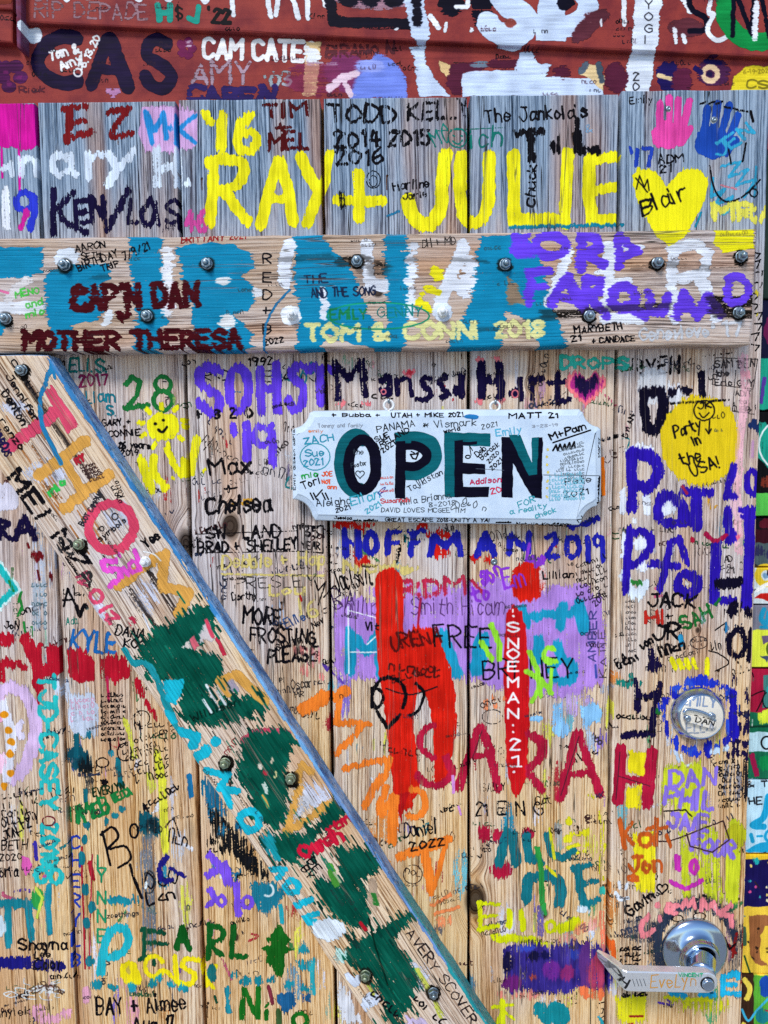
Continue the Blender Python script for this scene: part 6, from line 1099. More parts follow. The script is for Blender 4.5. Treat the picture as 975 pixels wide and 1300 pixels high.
    F([(388, 52), (408, 54), (404, 90), (402, 122), (384, 122), (386, 90)], '#E8C68E', dry=.1, jag=5); F([(386, 56), (404, 62), (412, 84), (388, 84)], '#E9EDF5', dry=.2, jag=7); D(420, 82, 9, 3, '#DCE0EC', dry=.2, jag=6)
    D(400, 100, 40, 24, '#7C2846', dry=.5, op=.5, soft=6); D(440, 92, 30, 26, '#7C3060', dry=.3, op=.5, soft=8)
    F([(452, 100), (468, 84), (478, 68), (490, 72), (506, 84), (516, 100), (516, 124), (446, 124)], '#7288E2', soft=4, dry=.08, jag=3); S([(418, 112), (436, 98), (452, 94)], 9, '#E4C8D8', dry=.2); S([(436, 102), (446, 120)], 7, '#E4C8D8', dry=.25); D(470, 84, 20, 10, '#92A0E8', dry=.3, soft=4)
    T('BIRANO N', 414, 72, 500, 70, 14, 3, '#5A2830', dry=.65)
    F([(520, 60), (540, 58), (540, 80), (552, 100), (572, 122), (532, 122), (528, 90)], ww, dry=.1, jag=5); F([(558, 76), (572, 82), (572, 98), (560, 92)], '#E8C68E', dry=.1); F([(574, 82), (600, 78), (620, 84), (604, 96), (588, 94), (584, 120), (574, 120), (566, 104)], '#541C34', dry=.15, jag=5); D(610, 82, 14, 4, '#6A7A8C', dry=.3); D(640, 82, 22, 8, '#541C34', dry=.25, jag=5)
    F([(586, 94), (606, 89), (640, 90), (668, 92), (700, 98), (764, 100), (766, 122), (586, 122)], ww, dry=.04, jag=3); F([(652, 90), (660, 68), (674, 64), (684, 80), (700, 82), (694, 96), (666, 96)], ww, dry=.1, jag=5); D(714, 92, 12, 9, '#541C34', dry=.2)
    F([(736, 94), (748, 80), (760, 84), (768, 100), (766, 116), (750, 100)], '#E8CC98', dry=.05); S([(738, 90), (744, 82)], 8, '#546070', dry=.2); S([(760, 82), (764, 102)], 7, '#465462', dry=.2); D(782, 98, 16, 20, '#541C34', dry=.15)
    F([(832, 90), (842, 78), (856, 78), (864, 94), (862, 120), (842, 116), (834, 104)], '#1E1454', dry=.1, jag=5); S([(836, 96), (852, 100)], 5, '#E8CC98'); D(866, 104, 14, 20, '#5C1E3C', dry=.25)
    D(906, 92, 22, 18, '#4A2048', dry=.25, jag=5); O(902, 94, 9, 9, 6, '#E8C8A0', dry=.15); D(902, 94, 4, 4, '#1E1440'); S([(882, 86), (890, 92)], 6, '#1E1454', dry=.2); S([(896, 78), (914, 80)], 5, '#1E1454', dry=.2)
    F([(928, 116), (932, 96), (946, 84), (970, 84), (1000, 88), (1005, 124), (928, 124)], '#E6D02A', dry=.04); T('6-19-2020', 944, 94, 980, 92, 5, 1, '#8A7A1A', dry=0); T('CS', 948, 112, 975, 112, 10, 2.4, '#7A6E1A', dry=.2)
    for k in range(40): D(random.uniform(980, 1150), random.uniform(-80, 140), random.uniform(5, 16), random.uniform(4, 12), random.choice([ww, '#541C34', '#E8C68E', '#1E1454', '#0E8A42']), dry=.25)
    for k in range(50): D(random.uniform(-140, 1150), random.uniform(-85, -30), random.uniform(5, 16), random.uniform(4, 12), random.choice([ww, '#541C34', '#E8C68E', '#1E1454', '#E6EAF2']), dry=.25)
    D(-10, 32, 9, 9, '#E4ECF4', dry=.05); D(0, 2, 8, 6, '#D8B06A', dry=.2); F([(-30, 6), (24, 8), (22, 14), (-30, 14)], '#7A2E1E'); 
paint_wall()
mc = Canvas('mural', WD, (925, 380, 1160, 1400), 1.8, (0, 1), rough=.4)
def paint_mural():
    S, F, T, G, O, D = mc.S, mc.F, mc.T, mc.G, mc.O, mc.D
    k = dict(dry=0, jag=.8)
    def R(y0, y1, c, x0=930, x1=1160): F([(x0, y0), (x1, y0), (x1, y1), (x0, y1)], c, **k)
    R(380, 460, '#141432'); D(1010, 420, 40, 30, '#6A1A4A'); R(455, 522, '#1FA286'); S([(972, 480), (968, 510)], 5, '#5A3AA0'); O(1020, 490, 26, 20, 8, '#0E4A66'); R(520, 655, '#0E0E12')
    S([(966, 545), (972, 575), (990, 590)], 20, '#1C9C86', curve=True); O(995, 565, 31, 32, 2.4, '#E8F0F0', **k); D(1040, 560, 22, 26, '#28B090'); D(1000, 615, 30, 14, '#6A1A22', dry=.4); D(975, 612, 10, 10, '#7A3020', dry=.5)
    R(626, 656, '#58C04E'); S([(960, 622), (1000, 618)], 4, '#101010'); R(656, 672, '#101014'); R(672, 690, '#3A0E1C'); D(975, 665, 10, 6, '#5A1424'); R(690, 720, '#4A5A5E'); 
    for i in range(10): D(965 + i * 14, 700 + 6 * math.sin(i), 8, 7, random.choice(['#8C1C24', '#2C2C50', '#3E6A62', '#98563A']), dry=.3)
    R(720, 768, '#D5DFE2'); O(973, 731, 10, 11, 8, '#E8C630', **k); D(973, 731, 4, 4, '#7AA0C0'); F([(958, 760), (966, 755), (985, 752), (1000, 762), (984, 764)], '#C01C18', **k); S([(962, 750), (975, 742)], 5, '#F4F4F0'); O(1020, 744, 16, 12, 5, '#2A6AA8')
    R(768, 800, '#7A7A8A'); S([(970, 774), (966, 785), (972, 792), (976, 778)], 6, '#1E8EB4', curve=True); S([(966, 796), (978, 797)], 4, '#1E8EB4'); D(1010, 784, 20, 12, '#B05040', dry=.2); R(800, 848, '#DEE844'); O(990, 824, 16, 13, 4, '#5A6A20'); F([(966, 808), (978, 806), (978, 814), (968, 818)], '#6A5A7A', **k); F([(964, 832), (976, 834), (974, 840)], '#3E4A68', **k); D(1040, 822, 20, 16, '#F0F0A0')
    R(848, 912, '#A4183A'); F([(971, 858), (1160, 850), (1160, 905), (970, 900)], '#3E7E78', **k); S([(956, 884), (972, 878), (968, 892), (962, 904)], 1.6, BLK, curve=True, dry=0); O(976, 890, 6, 10, 1.6, BLK, dry=0)
    R(905, 990, '#166A4A'); F([(962, 905), (980, 900), (992, 918), (966, 920)], '#D8E83C', dry=.2); S([(948, 924), (1100, 918)], 3, '#0A3A2A'); R(930, 955, '#BEE0EC'); O(975, 944, 7, 8, 2.4, BLK, dry=0); S([(956, 960), (962, 985)], 7, '#A01848'); D(972, 970, 8, 10, '#0E8A4A'); D(1040, 966, 30, 16, '#C83A5A', dry=.1)
    R(990, 1084, '#B9DCEE'); T('HE', 952, 1022, 968, 1021, 9, 1.8, BLK, dry=0); T('& T', 950, 1000, 975, 999, 7, 1.4, BLK, dry=0); cb = '#1C9ECC'
    S([(976, 1012), (970, 1038), (956, 1048), (970, 1050)], 8, cb, curve=True, **k); S([(954, 1060), (956, 1068)], 5, cb); S([(962, 1062), (968, 1062)], 3, cb); O(978, 1062, 6, 7, 4, cb); F([(945, 1082), (960, 1072), (985, 1068), (1160, 1064), (1160, 1084)], cb, **k)
    R(1083, 1094, '#ECC22C'); R(1092, 1152, '#17104E'); 
    for i in range(60): D(random.uniform(945, 1120), random.uniform(1092, 1156), 2.2, 2, random.choice(['#E8D070', '#16104C', '#2CA0A0', '#C84A80', '#EDE4B0']), dry=.1)
    D(962, 1094, 6, 5, '#1EA4A4', dry=.2); R(1152, 1238, '#ECC640'); F([(952, 1164), (975, 1163), (1000, 1163), (1000, 1176), (972, 1176), (966, 1190), (966, 1218), (976, 1228), (960, 1224), (953, 1212)], '#9A6038', dry=0); S([(1000, 1163), (1002, 1228)], 12, '#9A6038')
    for i in range(14): D(random.uniform(950, 990), random.uniform(1175, 1212), 1.6, 1.6, '#2A1C14')
    R(1238, 1400, '#58A834', 957, 1160); R(1236, 1400, '#3A2418', 930, 957); S([(946, 1244), (952, 1256), (948, 1268)], 7, '#E8D050', curve=True); S([(942, 1282), (950, 1296), (960, 1284), (975, 1268)], 3.4, '#3CB0D8', curve=True); D(972, 1252, 8, 14, '#1B4AA8'); D(968, 1290, 9, 10, '#1A7A84'); S([(944, 1300), (946, 1330)], 6, '#E8D050')
    for i in range(40): D(random.uniform(980, 1150), random.uniform(400, 1390), random.uniform(6, 18), random.uniform(5, 12), random.choice(['#E8D070', '#16104C', '#2CA0A0', '#C84A80', '#EDE4B0', '#1B4AA8']), dry=.1)
    S([(946, 1215), (953, 1236)], 2.4, '#1C4A28'); S([(945, 1180), (946, 1200)], 6, '#3C6048')
paint_mural()
for k in range(170):
    x, y = random.uniform(940, 1100), random.uniform(400, 1390)
    if k % 2: mc.S([(x, y), (x + random.uniform(-7, 7), y + random.uniform(-9, 9))], random.uniform(.7, 2.4), random.choice([BLK, '#F0F0EE', '#2A2020', '#1E6E9A', '#A0203A']), dry=.4)
    else: mc.D(x, y, random.uniform(1, 5), random.uniform(1, 6), random.choice(['#3A322C', '#D8D4C8', '#6A5A4A', '#0E0E12']), dry=.7, op=.7, jag=3)
for k in range(150):
    x, y = random.uniform(-20, 1000), random.uniform(-10, 128)
    if k % 3: wc.D(x, y, random.uniform(1, 9), random.uniform(.8, 2.5), random.choice(['#3A1E20', '#B88A8C', '#D8D0D0', '#5A2A34', '#241418']), dry=.65, op=.6, jag=6)
    else: wc.scrawl(x, y, x + 20, y, 7, 1, random.choice([BLK, '#3A1E2A']), dry=.5, op=.8)
# ---------------------------------------------------------------- pen on the metal fittings
hc = Canvas('lever', 58.0, (740, 1190, 930, 1280), 4.0, (1, 0), rough=.1)
p = dict(dry=0, jag=.3, tone=.1)
for ch, x in zip('Evelyn', (830, 842, 850, 860, 868, 877)): pass
hc.T('EveLyn', 826, 1254, 883, 1251, 15, 1.5, '#C08A34', **p); hc.T('VINCENT', 862, 1240, 892, 1240, 4, 1.3, '#12966A', **p)
for x in (803, 808, 812, 817): hc.S([(x, 1243), (x + 3, 1252)], .9, '#39414A', **p)
hc.T('DPH', 770, 1243, 794, 1256, 12, 2.6, '#0A0E14', **p)
lc = Canvas('deadbolt', 24.0, (840, 860, 930, 955), 4.0, (1, 0), rough=.1)
lc.T('EMILY', 869, 898, 912, 900, 13, 2.4, '#7E93B4', dry=.15, jag=.3); lc.T('ELLA', 875, 934, 908, 931, 13, 2.2, '#9AA2B0', dry=.15, jag=.3); 
lc.T('DAN', 884, 917, 907, 922, 6.5, 1.7, '#0A0A0E', **p)
# ---------------------------------------------------------------- materials of the place
kn = [(*P(292, 668), .013, .75), (*P(604, 1143), .015, .6), (*P(676, 487), .0055, .9), (*P(361, 711), .004, .9), (*P(236, 690), .014, .6), (*P(690, 1160), .006, .8), (*P(886, 800), .004, .8), (*P(300, 1190), .004, .6)]
M_plank = wood_material('weathered_planks', dc, 0, weather=('z', .22, .42), wbase=.10, knots=kn, contrast=1.0)
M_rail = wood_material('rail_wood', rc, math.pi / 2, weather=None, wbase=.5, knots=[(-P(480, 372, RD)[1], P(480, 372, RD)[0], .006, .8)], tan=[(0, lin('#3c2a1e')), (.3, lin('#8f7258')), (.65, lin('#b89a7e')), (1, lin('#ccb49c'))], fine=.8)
BA = math.atan2(-BDIR[0], -BDIR[1])
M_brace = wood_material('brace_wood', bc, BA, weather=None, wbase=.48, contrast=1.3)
n = N('brushed_blue_edge'); X, Y, Z = n.pos()
f1 = n.noise(n.vec(n.math('MULTIPLY', X, 26), n.math('MULTIPLY', Z, 26), n.math('MULTIPLY', Y, 50)), 1, 4, .6); f2 = n.noise(n.vec(n.math('MULTIPLY', X, 130), n.math('MULTIPLY', Z, 130), n.math('MULTIPLY', Y, 320)), 1, 4, .65)
cb_ = n.ramp(f1, [(.30, lin('#2A5E9A')), (.45, lin('#4A8CC8')), (.55, lin('#8CB8E8')), (.68, lin('#5C86C4')), (.8, lin('#28428C'))])
cb_ = n.mix(n.step(Z, -.47, -.50), cb_, lin('#2496A0'))
cb_ = n.mix(n.step(f2, .57, .62), cb_, lin('#1C2450')); cb_ = n.mix(n.step(f2, .42, .34), cb_, lin('#A8A49C'))
n.put(n.b.inputs['Base Color'], cb_); n.b.inputs['Roughness'].default_value = .55; n.put(n.b.inputs['Normal'], n.bump(f2, .0008, .8)); M_edge = n.m
M_sidewood = wood_material('bare_cut_wood', None, 0, weather=None, wbase=.2)
M_dark = wood_material('plank_tongue', None, 0, weather=None, wbase=.1, tan=[(0, lin('#0c0a08')), (1, lin('#241c18'))], grey=[(0, lin('#0c0a08')), (1, lin('#22201e'))])  # near-black, so the shade inside the plank gaps is put into the colour
M_siding = painted_material('barn_red_paint', wc, lin('#983F39'), lin('#792F34'), 'x', .5, .0005, .3)
M_mural = painted_material('mural_paint', mc, lin('#2A3A34'), lin('#243430'), 'z', .5, .0003, .25)
M_trim = painted_material('purple_streaked_trim', wc, lin('#6E2A3A'), lin('#7A5A84'), 'z', .5, .0006, .5)
M_sign = painted_material('white_sign_paint', sc_, lin('#D0E1F3'), lin('#BFD3EA'), 'x', .42, .00012, .04, lines=False)
M_signedge = painted_material('sign_edge_paint', sc_, lin('#C4D0DC'), lin('#A8AEB0'), 'x', .5, .0002, .3)
M_zinc = metal_material('zinc_plated', (.30, .38, .44), .34, spots=.85)
M_painted = metal_material('white_painted_bolt', (.80, .84, .88), .5, spots=.15); M_painted.node_tree.nodes['Principled BSDF'].inputs['Metallic'].default_value = 0
for l in list(M_painted.node_tree.links):
    if l.to_socket.name == 'Metallic': M_painted.node_tree.links.remove(l)
M_yellowzinc = metal_material('yellow_tinted_zinc', (.36, .42, .30), .45, spots=.8)
M_chrome = metal_material('satin_chrome', (.44, .56, .72), .12, brushed=True, spots=.12)  # blue of the reflected sky is put into the base colour
M_lever = metal_material('satin_chrome_lever', (.76, .79, .83), .22, hc, True, .14, .62)
M_face = metal_material('brushed_lock_face', (.90, .84, .73), .34, lc, True, .06, .25)
M_black = metal_material('dark_gap', (.03, .03, .035), .5)
n = N('gravel_ground'); X, Y, Z = n.pos()
g_ = n.noise(n.vec(n.math('MULTIPLY', X, 30), n.math('MULTIPLY', Y, 30), 0.0), 1, 5, .7)
n.put(n.b.inputs['Base Color'], n.ramp(g_, [(.3, (.22, .21, .20)), (.7, (.42, .40, .38))])); n.b.inputs['Roughness'].default_value = .95; n.put(n.b.inputs['Normal'], n.bump(g_, .01, .6)); M_ground = n.m
# ---------------------------------------------------------------- ground
bm = bmesh.new(); v = [bm.verts.new((x, y, -1.12)) for x, y in ((-60, -60), (60, -60), (60, 60), (-60, 60))]; bm.faces.new(v)
g = link('ground', bm, M_ground); tag(g, kind='structure')
# ---------------------------------------------------------------- siding over the door
wall = empty('siding_wall', P3(487, 140, WD), 'red painted clapboard siding with big graffiti initials above the plank door', 'wall')
def qd(pts, d): return [P(x, y, d) for x, y in pts]
for _o in (): pass
def brd(name, pts, d, th, mat, parent, canvas, **k):
    bm = board_bm(qd(pts, d), -d / 1000, th, **k); return link(name, bm, mat, parent, canvas)
brd('siding_board', [(-170, 14), (1180, 62), (1180, 190), (-170, 190)], WD, .016, M_siding, wall, wc, bevel=.001, wobble=.0002)
brd('siding_board', [(28, -110), (1180, -110), (1180, 82), (28, 28)], WD + 8, .012, M_siding, wall, wc, bevel=.002, wobble=.0005)
brd('siding_board', [(-170, -110), (16, -110), (16, 12), (-170, 4)], WD + 15, .018, M_siding, wall, wc, bevel=.002)
brd('siding_board', [(-170, 5), (16, 13), (16, 54), (-170, 46)], WD + 11, .016, M_siding, wall, wc, bevel=.002)
brd('corner_trim', [(17, -110), (27, -110), (27, 62), (20, 58)], WD + 20, .030, M_trim, wall, wc, bevel=.003)['label'] = 'narrow purple streaked trim strip between the siding boards'
# ---------------------------------------------------------------- painted wall to the right of the door
mw = empty('painted_wall', P3(1000, 900, WD), 'narrow strip of brightly painted mural boards right of the door', 'wall')
for i, (y0, y1) in enumerate(((196, 379), (380, 521), (523, 655), (657, 719), (721, 767), (769, 847), (849, 989), (991, 1083), (1085, 1236), (1238, 1430))):
    brd('mural_board', [(925, y0), (1170, y0), (1170, y1), (925, y1)], WD - [0, 3, 1, 4, 2, 0, 3, 1, 2, 0][i], .016, M_mural, mw, mc, bevel=.0012, wobble=.0003)
bm = board_bm([(P(925, 190, WD)[0], .42), (.85, .42), (.85, -.95), (P(925, 190, WD)[0], -.95)], .058, .02)
link('backing_board', bm, M_black, mw)
# ---------------------------------------------------------------- the plank door
door = empty('plank_door', P3(487, 1300, 0), 'weathered plank door covered in names and painted graffiti', 'door')
edges = [-112, 69, 240.5, 416.5, 595.3, 779.5, 963]
tops = [131.5, 129.5, 126.5, 124.5, 121, 115]
zb = -.80
for i in range(6):
    xa = P(edges[i], 650)[0]; xb = P(edges[i + 1], 650)[0]
    pts = [(xa + .0022, P(edges[i], tops[i])[1]), (xb - .0022, P(edges[i + 1], tops[i] - 1.5)[1]), (xb - .0022, zb), (xa + .0022, zb)]
    bm = board_bm(pts, 0, .030, bevel=.0016, wobble=.00045, rng=random.Random(50 + i))
    # tongue that closes the joint behind the gap
    if i < 5:
        b2 = board_bm([(xb - .003, pts[1][1] - .003), (xb + .0035, pts[1][1] - .003), (xb + .0035, zb), (xb - .003, zb)], .020, .008, bevel=.0004, wobble=0)
        tmp = bpy.data.meshes.new('t'); b2.to_mesh(tmp); b2.free(); k0 = len(bm.faces); bm.from_mesh(tmp); bpy.data.meshes.remove(tmp)
        bm.faces.ensure_lookup_table()
        for f in bm.faces[k0:]: f.material_index = 1
    link('plank', bm, [M_plank, M_dark], door, dc, seed=3.7 + i * 2.9)
# hidden ledge that ties the planks together at the back
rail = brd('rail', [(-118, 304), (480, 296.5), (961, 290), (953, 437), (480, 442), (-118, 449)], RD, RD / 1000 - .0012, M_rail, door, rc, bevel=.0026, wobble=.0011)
rail['label'] = 'horizontal board across the door with teal and purple lettering'
bp = [P(x, y, RD) for x, y in ((-98, 451.5), (61, 450.5))]
L_ = np.array(P(-98, 451.5, RD)); R_ = np.array(bp[1])
k1 = (zb - R_[1]) / BDIR[1]; ptR = R_ + BDIR * k1
ll0 = np.array(P(0, 597, RD)); k2 = (zb - ll0[1]) / BDIR[1]; ptL = ll0 + BDIR * k2; k3 = (L_[1] - ll0[1]) / BDIR[1]; ptLT = ll0 + BDIR * k3
bm = board_bm([tuple(ptLT), tuple(R_), tuple(ptR), tuple(ptL)], -RD / 1000, RD / 1000 - .0012, bevel=.0028, wobble=.0009)
for f in bm.faces:
    if abs(f.normal.y) < .5 and f.normal.x * .83 + f.normal.z * .56 > .5: f.material_index = 1
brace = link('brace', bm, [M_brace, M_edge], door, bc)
brace['label'] = 'diagonal brace board with dark green painted letters and a blue edge'
# ---------------------------------------------------------------- bolts
def bolt(px, py, d, mat, parent, rot=0.0, s=.86, label=None):
    bm = bmesh.new(); c = Vector((0, 0, 0)); ax = (0, -1, 0)
    lathe(bm, c, ax, [(.0002, 0), (.0002, .0078 * s), (.0012, .0078 * s), (.0015, .0074 * s), (.0015, 0)], 28)
    # hexagonal nut with chamfered corners
    prof = [(.0015, .0074), (.0060, .0074), (.0070, .0064)]
    rings = []
    for dd, r in prof: rings.append([bm.verts.new((r * s * math.cos(rot + k * math.pi / 3), -dd, r * s * math.sin(rot + k * math.pi / 3))) for k in range(6)])
    for a_, b_ in zip(rings[:-1], rings[1:]):
        for k in range(6): bm.faces.new((a_[k], a_[(k + 1) % 6], b_[(k + 1) % 6], b_[k]))
    bm.faces.new(rings[-1])
    lathe(bm, c, ax, [(.0074, .0048 * s), (.0076, .0042 * s), (.0070, .0036 * s)], 20)
    lathe(bm, c, ax, [(.0070, .0036 * s), (.0100, .0036 * s), (.0112, .0030 * s), (.0116, .0018 * s), (.0117, 0)], 20)
    bmesh.ops.recalc_face_normals(bm, faces=bm.faces)
    q = P3(px, py, d)
    bmesh.ops.rotate(bm, verts=bm.verts, cent=(0, 0, 0), matrix=Matrix.Rotation(random.uniform(-.05, .05), 3, 'X') @ Matrix.Rotation(random.uniform(-.05, .05), 3, 'Z'))
    for v_ in bm.verts: v_.co += q
    o = link('bolt', bm, mat, parent, origin=q)
    if label: o['label'] = label
    return o
for (x, y, m) in ((83, 337, 0), (263, 335, 0), (453, 332, 0), (641, 336, 0), (834, 334, 0), (940, 326, 0), (8, 405, 0), (187, 401, 0), (371, 400, 1), (562, 397, 1), (748, 401, 0), (937, 397, 0)):
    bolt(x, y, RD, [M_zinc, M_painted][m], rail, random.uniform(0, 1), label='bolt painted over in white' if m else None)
for (x, y, m) in ((28, 470, 0), (101, 691, 2), (185, 713, 1), (286, 968, 2), (369, 988, 2), (464, 1237, 2), (550, 1259, 0)):
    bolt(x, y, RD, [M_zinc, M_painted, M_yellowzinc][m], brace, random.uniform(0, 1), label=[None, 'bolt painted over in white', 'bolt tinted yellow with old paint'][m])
def screw(px, py, r, mat):
    bm = bmesh.new(); q = P3(px, py, 0)
    lathe(bm, q, (0, -1, 0), [(.0001, r), (.0008, r), (.0016, r * .7), (.0019, r * .35), (.0010, r * .3), (.0010, 0)], 18)
    link('screw', bm, mat, door, origin=q)
for x, y, r in ((627, 713, .0045), (848, 138, .0032), (906, 152, .0032), (472, 741, .0022), (709, 1057, .002)): screw(x, y, r, M_zinc if r > .003 else M_black)
# ---------------------------------------------------------------- deadbolt
def dome_ring(name, c, prof, mat, parent, canvas=None, n_=56):
    bm = bmesh.new(); lathe(bm, c, (0, -1, 0), prof, n_); bmesh.ops.recalc_face_normals(bm, faces=bm.faces)
    return link(name, bm, mat, parent, canvas, origin=c)
def group_part(name, loc, parent, label=None):
    o = bpy.data.objects.new(name, None); COL.objects.link(o); o.parent = parent; o.location = loc - parent.location; o.empty_display_size = .03
    if label: o['label'] = label
    return o
c = P3(884.5, 905, 0)
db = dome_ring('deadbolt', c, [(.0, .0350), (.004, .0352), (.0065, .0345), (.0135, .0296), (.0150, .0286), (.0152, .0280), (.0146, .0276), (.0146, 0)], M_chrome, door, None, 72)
db['label'] = 'round deadbolt cylinder with names penned on its face'
dome_ring('lock_face', c + Vector((0, 0, 0)), [(.0147, .0275), (.0158, .0270), (.0160, .0262), (.0160, 0)], M_face, db, lc)
# keyhole cover plate, turned to the right-hand side
bm = bmesh.new(); A_, B_ = P3(872, 911, 17), P3(903, 919, 17); dv = (B_ - A_).normalized(); nv_ = Vector((dv.z, 0, -dv.x))
out = []
for t in np.linspace(90, 270, 9): r = math.radians(t); out.append(A_ + (dv * math.cos(r) + nv_ * math.sin(r)) * .0048)
for t in np.linspace(-90, 90, 9): r = math.radians(t); out.append(B_ + (dv * math.cos(r) + nv_ * math.sin(r)) * .0052)
f0 = [bm.verts.new(q + Vector((0, .0002, 0))) for q in out]; f1_ = [bm.verts.new(q + Vector((0, -.0035, 0))) for q in out]; cc = (A_ + B_) / 2
f2_ = [bm.verts.new(cc + (q - cc) * .9 + Vector((0, -.0046, 0))) for q in out]
for r0, r1 in ((f0, f1_), (f1_, f2_)):
    for k in range(len(out)): bm.faces.new((r0[k], r0[(k + 1) % len(out)], r1[(k + 1) % len(out)], r1[k]))
bm.faces.new(f2_); bmesh.ops.recalc_face_normals(bm, faces=bm.faces)
link('keyhole_cover', bm, M_lever2 if 'M_lever2' in globals() else M_face, db, lc)
# curved spring bar above the cover
bm = bmesh.new(); pts = [P3(x, y, 19) for x, y in smooth_line([(868, 905), (872, 901), (884, 902), (898, 907), (908, 915)], 5)]; tube(bm, pts, .0020, 10)
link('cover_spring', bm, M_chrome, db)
for x, y, r in ((871.5, 911, .0042), (903, 908, .0040)):
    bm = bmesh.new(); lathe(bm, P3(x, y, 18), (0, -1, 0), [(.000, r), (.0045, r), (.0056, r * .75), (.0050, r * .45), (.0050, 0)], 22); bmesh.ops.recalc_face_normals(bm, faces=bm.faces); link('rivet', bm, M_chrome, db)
# ---------------------------------------------------------------- lever handle
c = P3(880.5, 1204, 0)
hub = P3(897, 1247, 56)
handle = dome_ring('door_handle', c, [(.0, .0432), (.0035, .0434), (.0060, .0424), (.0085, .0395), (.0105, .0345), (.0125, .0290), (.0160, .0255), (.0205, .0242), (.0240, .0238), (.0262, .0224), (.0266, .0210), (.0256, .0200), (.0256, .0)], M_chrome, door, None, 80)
handle['label'] = 'satin chrome lever handle with a gold pen name on the lever'
bm = bmesh.new(); a0_ = c + Vector((0, -.024, 0)); ax = (hub + Vector((0, .012, 0)) - a0_)
lathe(bm, a0_, ax, [(0, .0178), (ax.length * .3, .0168), (ax.length * .8, .0160), (ax.length, .0155), (ax.length, 0)], 40); bmesh.ops.recalc_face_normals(bm, faces=bm.faces)
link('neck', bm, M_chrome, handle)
# lever: flat bar with a round hub end, its free end bent back to the door
bm = bmesh.new(); d1, d0 = 58.0, 45.0
out = []
r_ = .0135
for t in np.linspace(100, -90, 18): r = math.radians(t); out.append(Vector((hub.x + r_ * math.cos(r), 0, hub.z + r_ * math.sin(r))))
lb, lt = P3(798, 1259.5, d1), P3(796, 1233.5, d1)
out.append(Vector((lb.x, 0, lb.z))); out.append(Vector((lt.x, 0, lt.z)))
def ring_at(y, ins):
    cen = sum(out, Vector()) / len(out); rr = []
    for i, q in enumerate(out):
        a_, b_ = out[i - 1], out[(i + 1) % len(out)]; t = (b_ - a_).normalized(); nn = Vector((-t.z, 0, t.x))
        if nn.dot(cen - q) < 0: nn = -nn
        e = ins if i < 18 else 0
        q2 = q + nn * e if i < 18 else q + Vector((0, 0, ins if i == 18 else -ins))
        rr.append(bm.verts.new((q2.x, y, q2.z)))
    return rr
rs = [ring_at(-d0 / 1000, .0012), ring_at(-(d0 + 1.2) / 1000, 0), ring_at(-(d1 - 1.2) / 1000, 0), ring_at(-d1 / 1000, .0012)]
m_ = len(out)
for a_, b_ in zip(rs[:-1], rs[1:]):
    for k in range(m_):
        if k == m_ - 2: continue          # the open left end carries on into the bent tip
        bm.faces.new((a_[k], a_[(k + 1) % m_], b_[(k + 1) % m_], b_[k]))
bm.faces.new(rs[-1]); bm.faces.new(rs[0][::-1])
# section loops round the bar from the bend to the tip
sec = [rs[3][m_ - 1], rs[2][m_ - 1], rs[1][m_ - 1], rs[0][m_ - 1], rs[0][m_ - 2], rs[1][m_ - 2], rs[2][m_ - 2], rs[3][m_ - 2]]
def section(ft, fb, off):
    bt, bb = ft + off, fb + off
    up_ = (ft - fb).normalized() * .001
    return [bm.verts.new(q) for q in (ft - up_, ft + off * .12, bt - off * .12, bt - up_, bb + up_, bb - off * .12, fb + off * .12, fb + up_)]
prev = sec
for (t1, b1_, dd) in (((790, 1231.5), (792.5, 1257.5), 56), ((784, 1227), (786, 1251), 49), ((772, 1218), (773, 1235), 33), ((757.5, 1207), (758.5, 1216), 13)):
    off = Vector((.0075, .0075, 0)) if dd < 50 else Vector((.003, .011, 0))
    s2 = section(P3(*t1, dd), P3(*b1_, dd), off if dd > 20 else Vector((.003, .003, 0)))
    for k in range(8): bm.faces.new((prev[k], prev[(k + 1) % 8], s2[(k + 1) % 8], s2[k]))
    prev = s2
bm.faces.new(prev); bmesh.ops.recalc_face_normals(bm, faces=bm.faces)
lever = link('lever', bm, M_lever, handle, hc)
mod = lever.modifiers.new('soft_edges', 'BEVEL'); mod.width = .0007; mod.segments = 2; mod.limit_method = 'ANGLE'; mod.angle_limit = .7
hb_ = Vector((hub.x, -d1 / 1000, hub.z))
bm = bmesh.new(); lathe(bm, hb_, (0, -1, 0), [(.0001, .0088), (.0008, .0086), (.0008, .0076)], 40); bmesh.ops.recalc_face_normals(bm, faces=bm.faces); link('button_rim', bm, M_black, handle)
bm = bmesh.new(); lathe(bm, hb_, (0, -1, 0), [(.0002, .0074), (.0042, .0072), (.0052, .0062), (.0046, .0050), (.0044, 0)], 40); bmesh.ops.recalc_face_normals(bm, faces=bm.faces); link('lock_button', bm, M_chrome, handle)
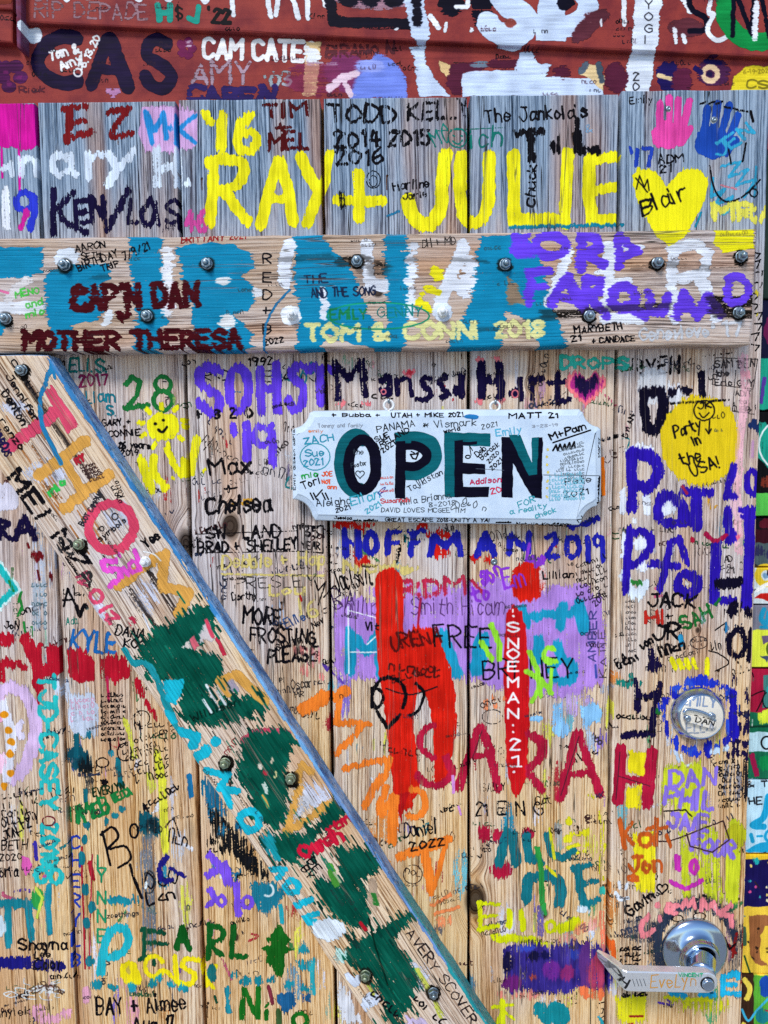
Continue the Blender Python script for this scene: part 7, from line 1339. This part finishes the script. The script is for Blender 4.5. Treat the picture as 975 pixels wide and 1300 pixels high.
# ---------------------------------------------------------------- OPEN sign and its eye screws
sign = empty('open_sign', P3(568, 594, SD - 14), 'white wooden OPEN sign covered in pen signatures, hanging on the door', 'sign')
def arc(cx, cy, r, a0, a1, n_=7): return [(cx + r * math.cos(math.radians(a0 + (a1 - a0) * i / n_)), cy + r * math.sin(math.radians(a0 + (a1 - a0) * i / n_))) for i in range(n_ + 1)]
out = [(398, 521)] + [(570, 519.5)] + [(737, 519)] + [(739, 522)] + arc(764, 519, 23, 170, 98) + [(764, 545)] + [(764.5, 600)] + [(764, 636)] + [(760, 640)] + arc(764, 667, 25, 258, 190) + [(736, 667)] + [(570, 665)] + [(400, 661)] + [(397, 657)] + arc(371, 659, 25, -10, -78) + [(371, 634)] + [(370.5, 590)] + [(370, 546)] + [(374, 543)] + arc(370, 521, 22.5, 78, 8)
oz = [Vector((P(x, y, SD)[0], 0, P(x, y, SD)[1])) for x, y in out]
bm = bmesh.new(); cen = sum(oz, Vector()) / len(oz)
def sring(y, ins):
    rr = []
    for i, q in enumerate(oz):
        a_, b_ = oz[i - 1], oz[(i + 1) % len(oz)]; n1 = Vector((-(q - a_).z, 0, (q - a_).x)).normalized(); n2 = Vector((-(b_ - q).z, 0, (b_ - q).x)).normalized(); nn = (n1 + n2).normalized()
        rr.append(q + nn * -ins / max(.5, nn.dot(n1)))
    # keep the winding-independent inward side
    if (rr[1] - cen).length > (oz[1] - cen).length and ins > 0: rr = [q * 2 - p_ for q, p_ in zip(oz, rr)]
    return [bm.verts.new((p_.x, y, p_.z)) for p_ in rr]
s0 = -SD / 1000
rgs = [sring(s0 + .0140, 0.0), sring(s0 + .0045, 0.0), sring(s0 + .0036, .0010), sring(s0 + .0010, .0068), sring(s0 + .0003, .0074), sring(s0 + .0000, .0082)]
for j, (a_, b_) in enumerate(zip(rgs[:-1], rgs[1:])):
    for k in range(len(oz)):
        f = bm.faces.new((a_[k], a_[(k + 1) % len(oz)], b_[(k + 1) % len(oz)], b_[k]))
        if j < 2: f.material_index = 1
bm.faces.new(rgs[-1]); bm.faces.new(rgs[0][::-1]); bmesh.ops.recalc_face_normals(bm, faces=bm.faces)
link('panel', bm, [M_sign, M_signedge], sign, sc_)
for x, y in ((493.5, 514.5), (628.5, 516)):
    bm = bmesh.new(); q = P3(x, y, SD - 5); R0 = .0058
    tube(bm, [q + Vector((R0 * math.cos(t), .0012 * math.sin(t / 2), R0 * math.sin(t))) for t in np.linspace(-1.45, 4.5, 30)], .0016, 10)
    tube(bm, [q + Vector((0, 0, -R0)), q + Vector((0, 0, -R0 - .006))], .0017, 10)
    bmesh.ops.recalc_face_normals(bm, faces=bm.faces); link('eye_screw', bm, M_painted, sign)
    bm = bmesh.new(); a_ = P3(x, y - 5, 0); b_ = q + Vector((0, -.003, .0035))
    tube(bm, [a_ + Vector((0, -.0005, .003)), a_ + Vector((0, -.010, .0024)), b_ + Vector((0, .001, -.0005)), b_ + Vector((0, -.001, .001)), b_ + Vector((0, -.0014, .004))], .0014, 8)
    bmesh.ops.recalc_face_normals(bm, faces=bm.faces); link('hook', bm, M_zinc, door)

for o_ in (door, wall, mw, sign): o_['kind'] = 'thing'
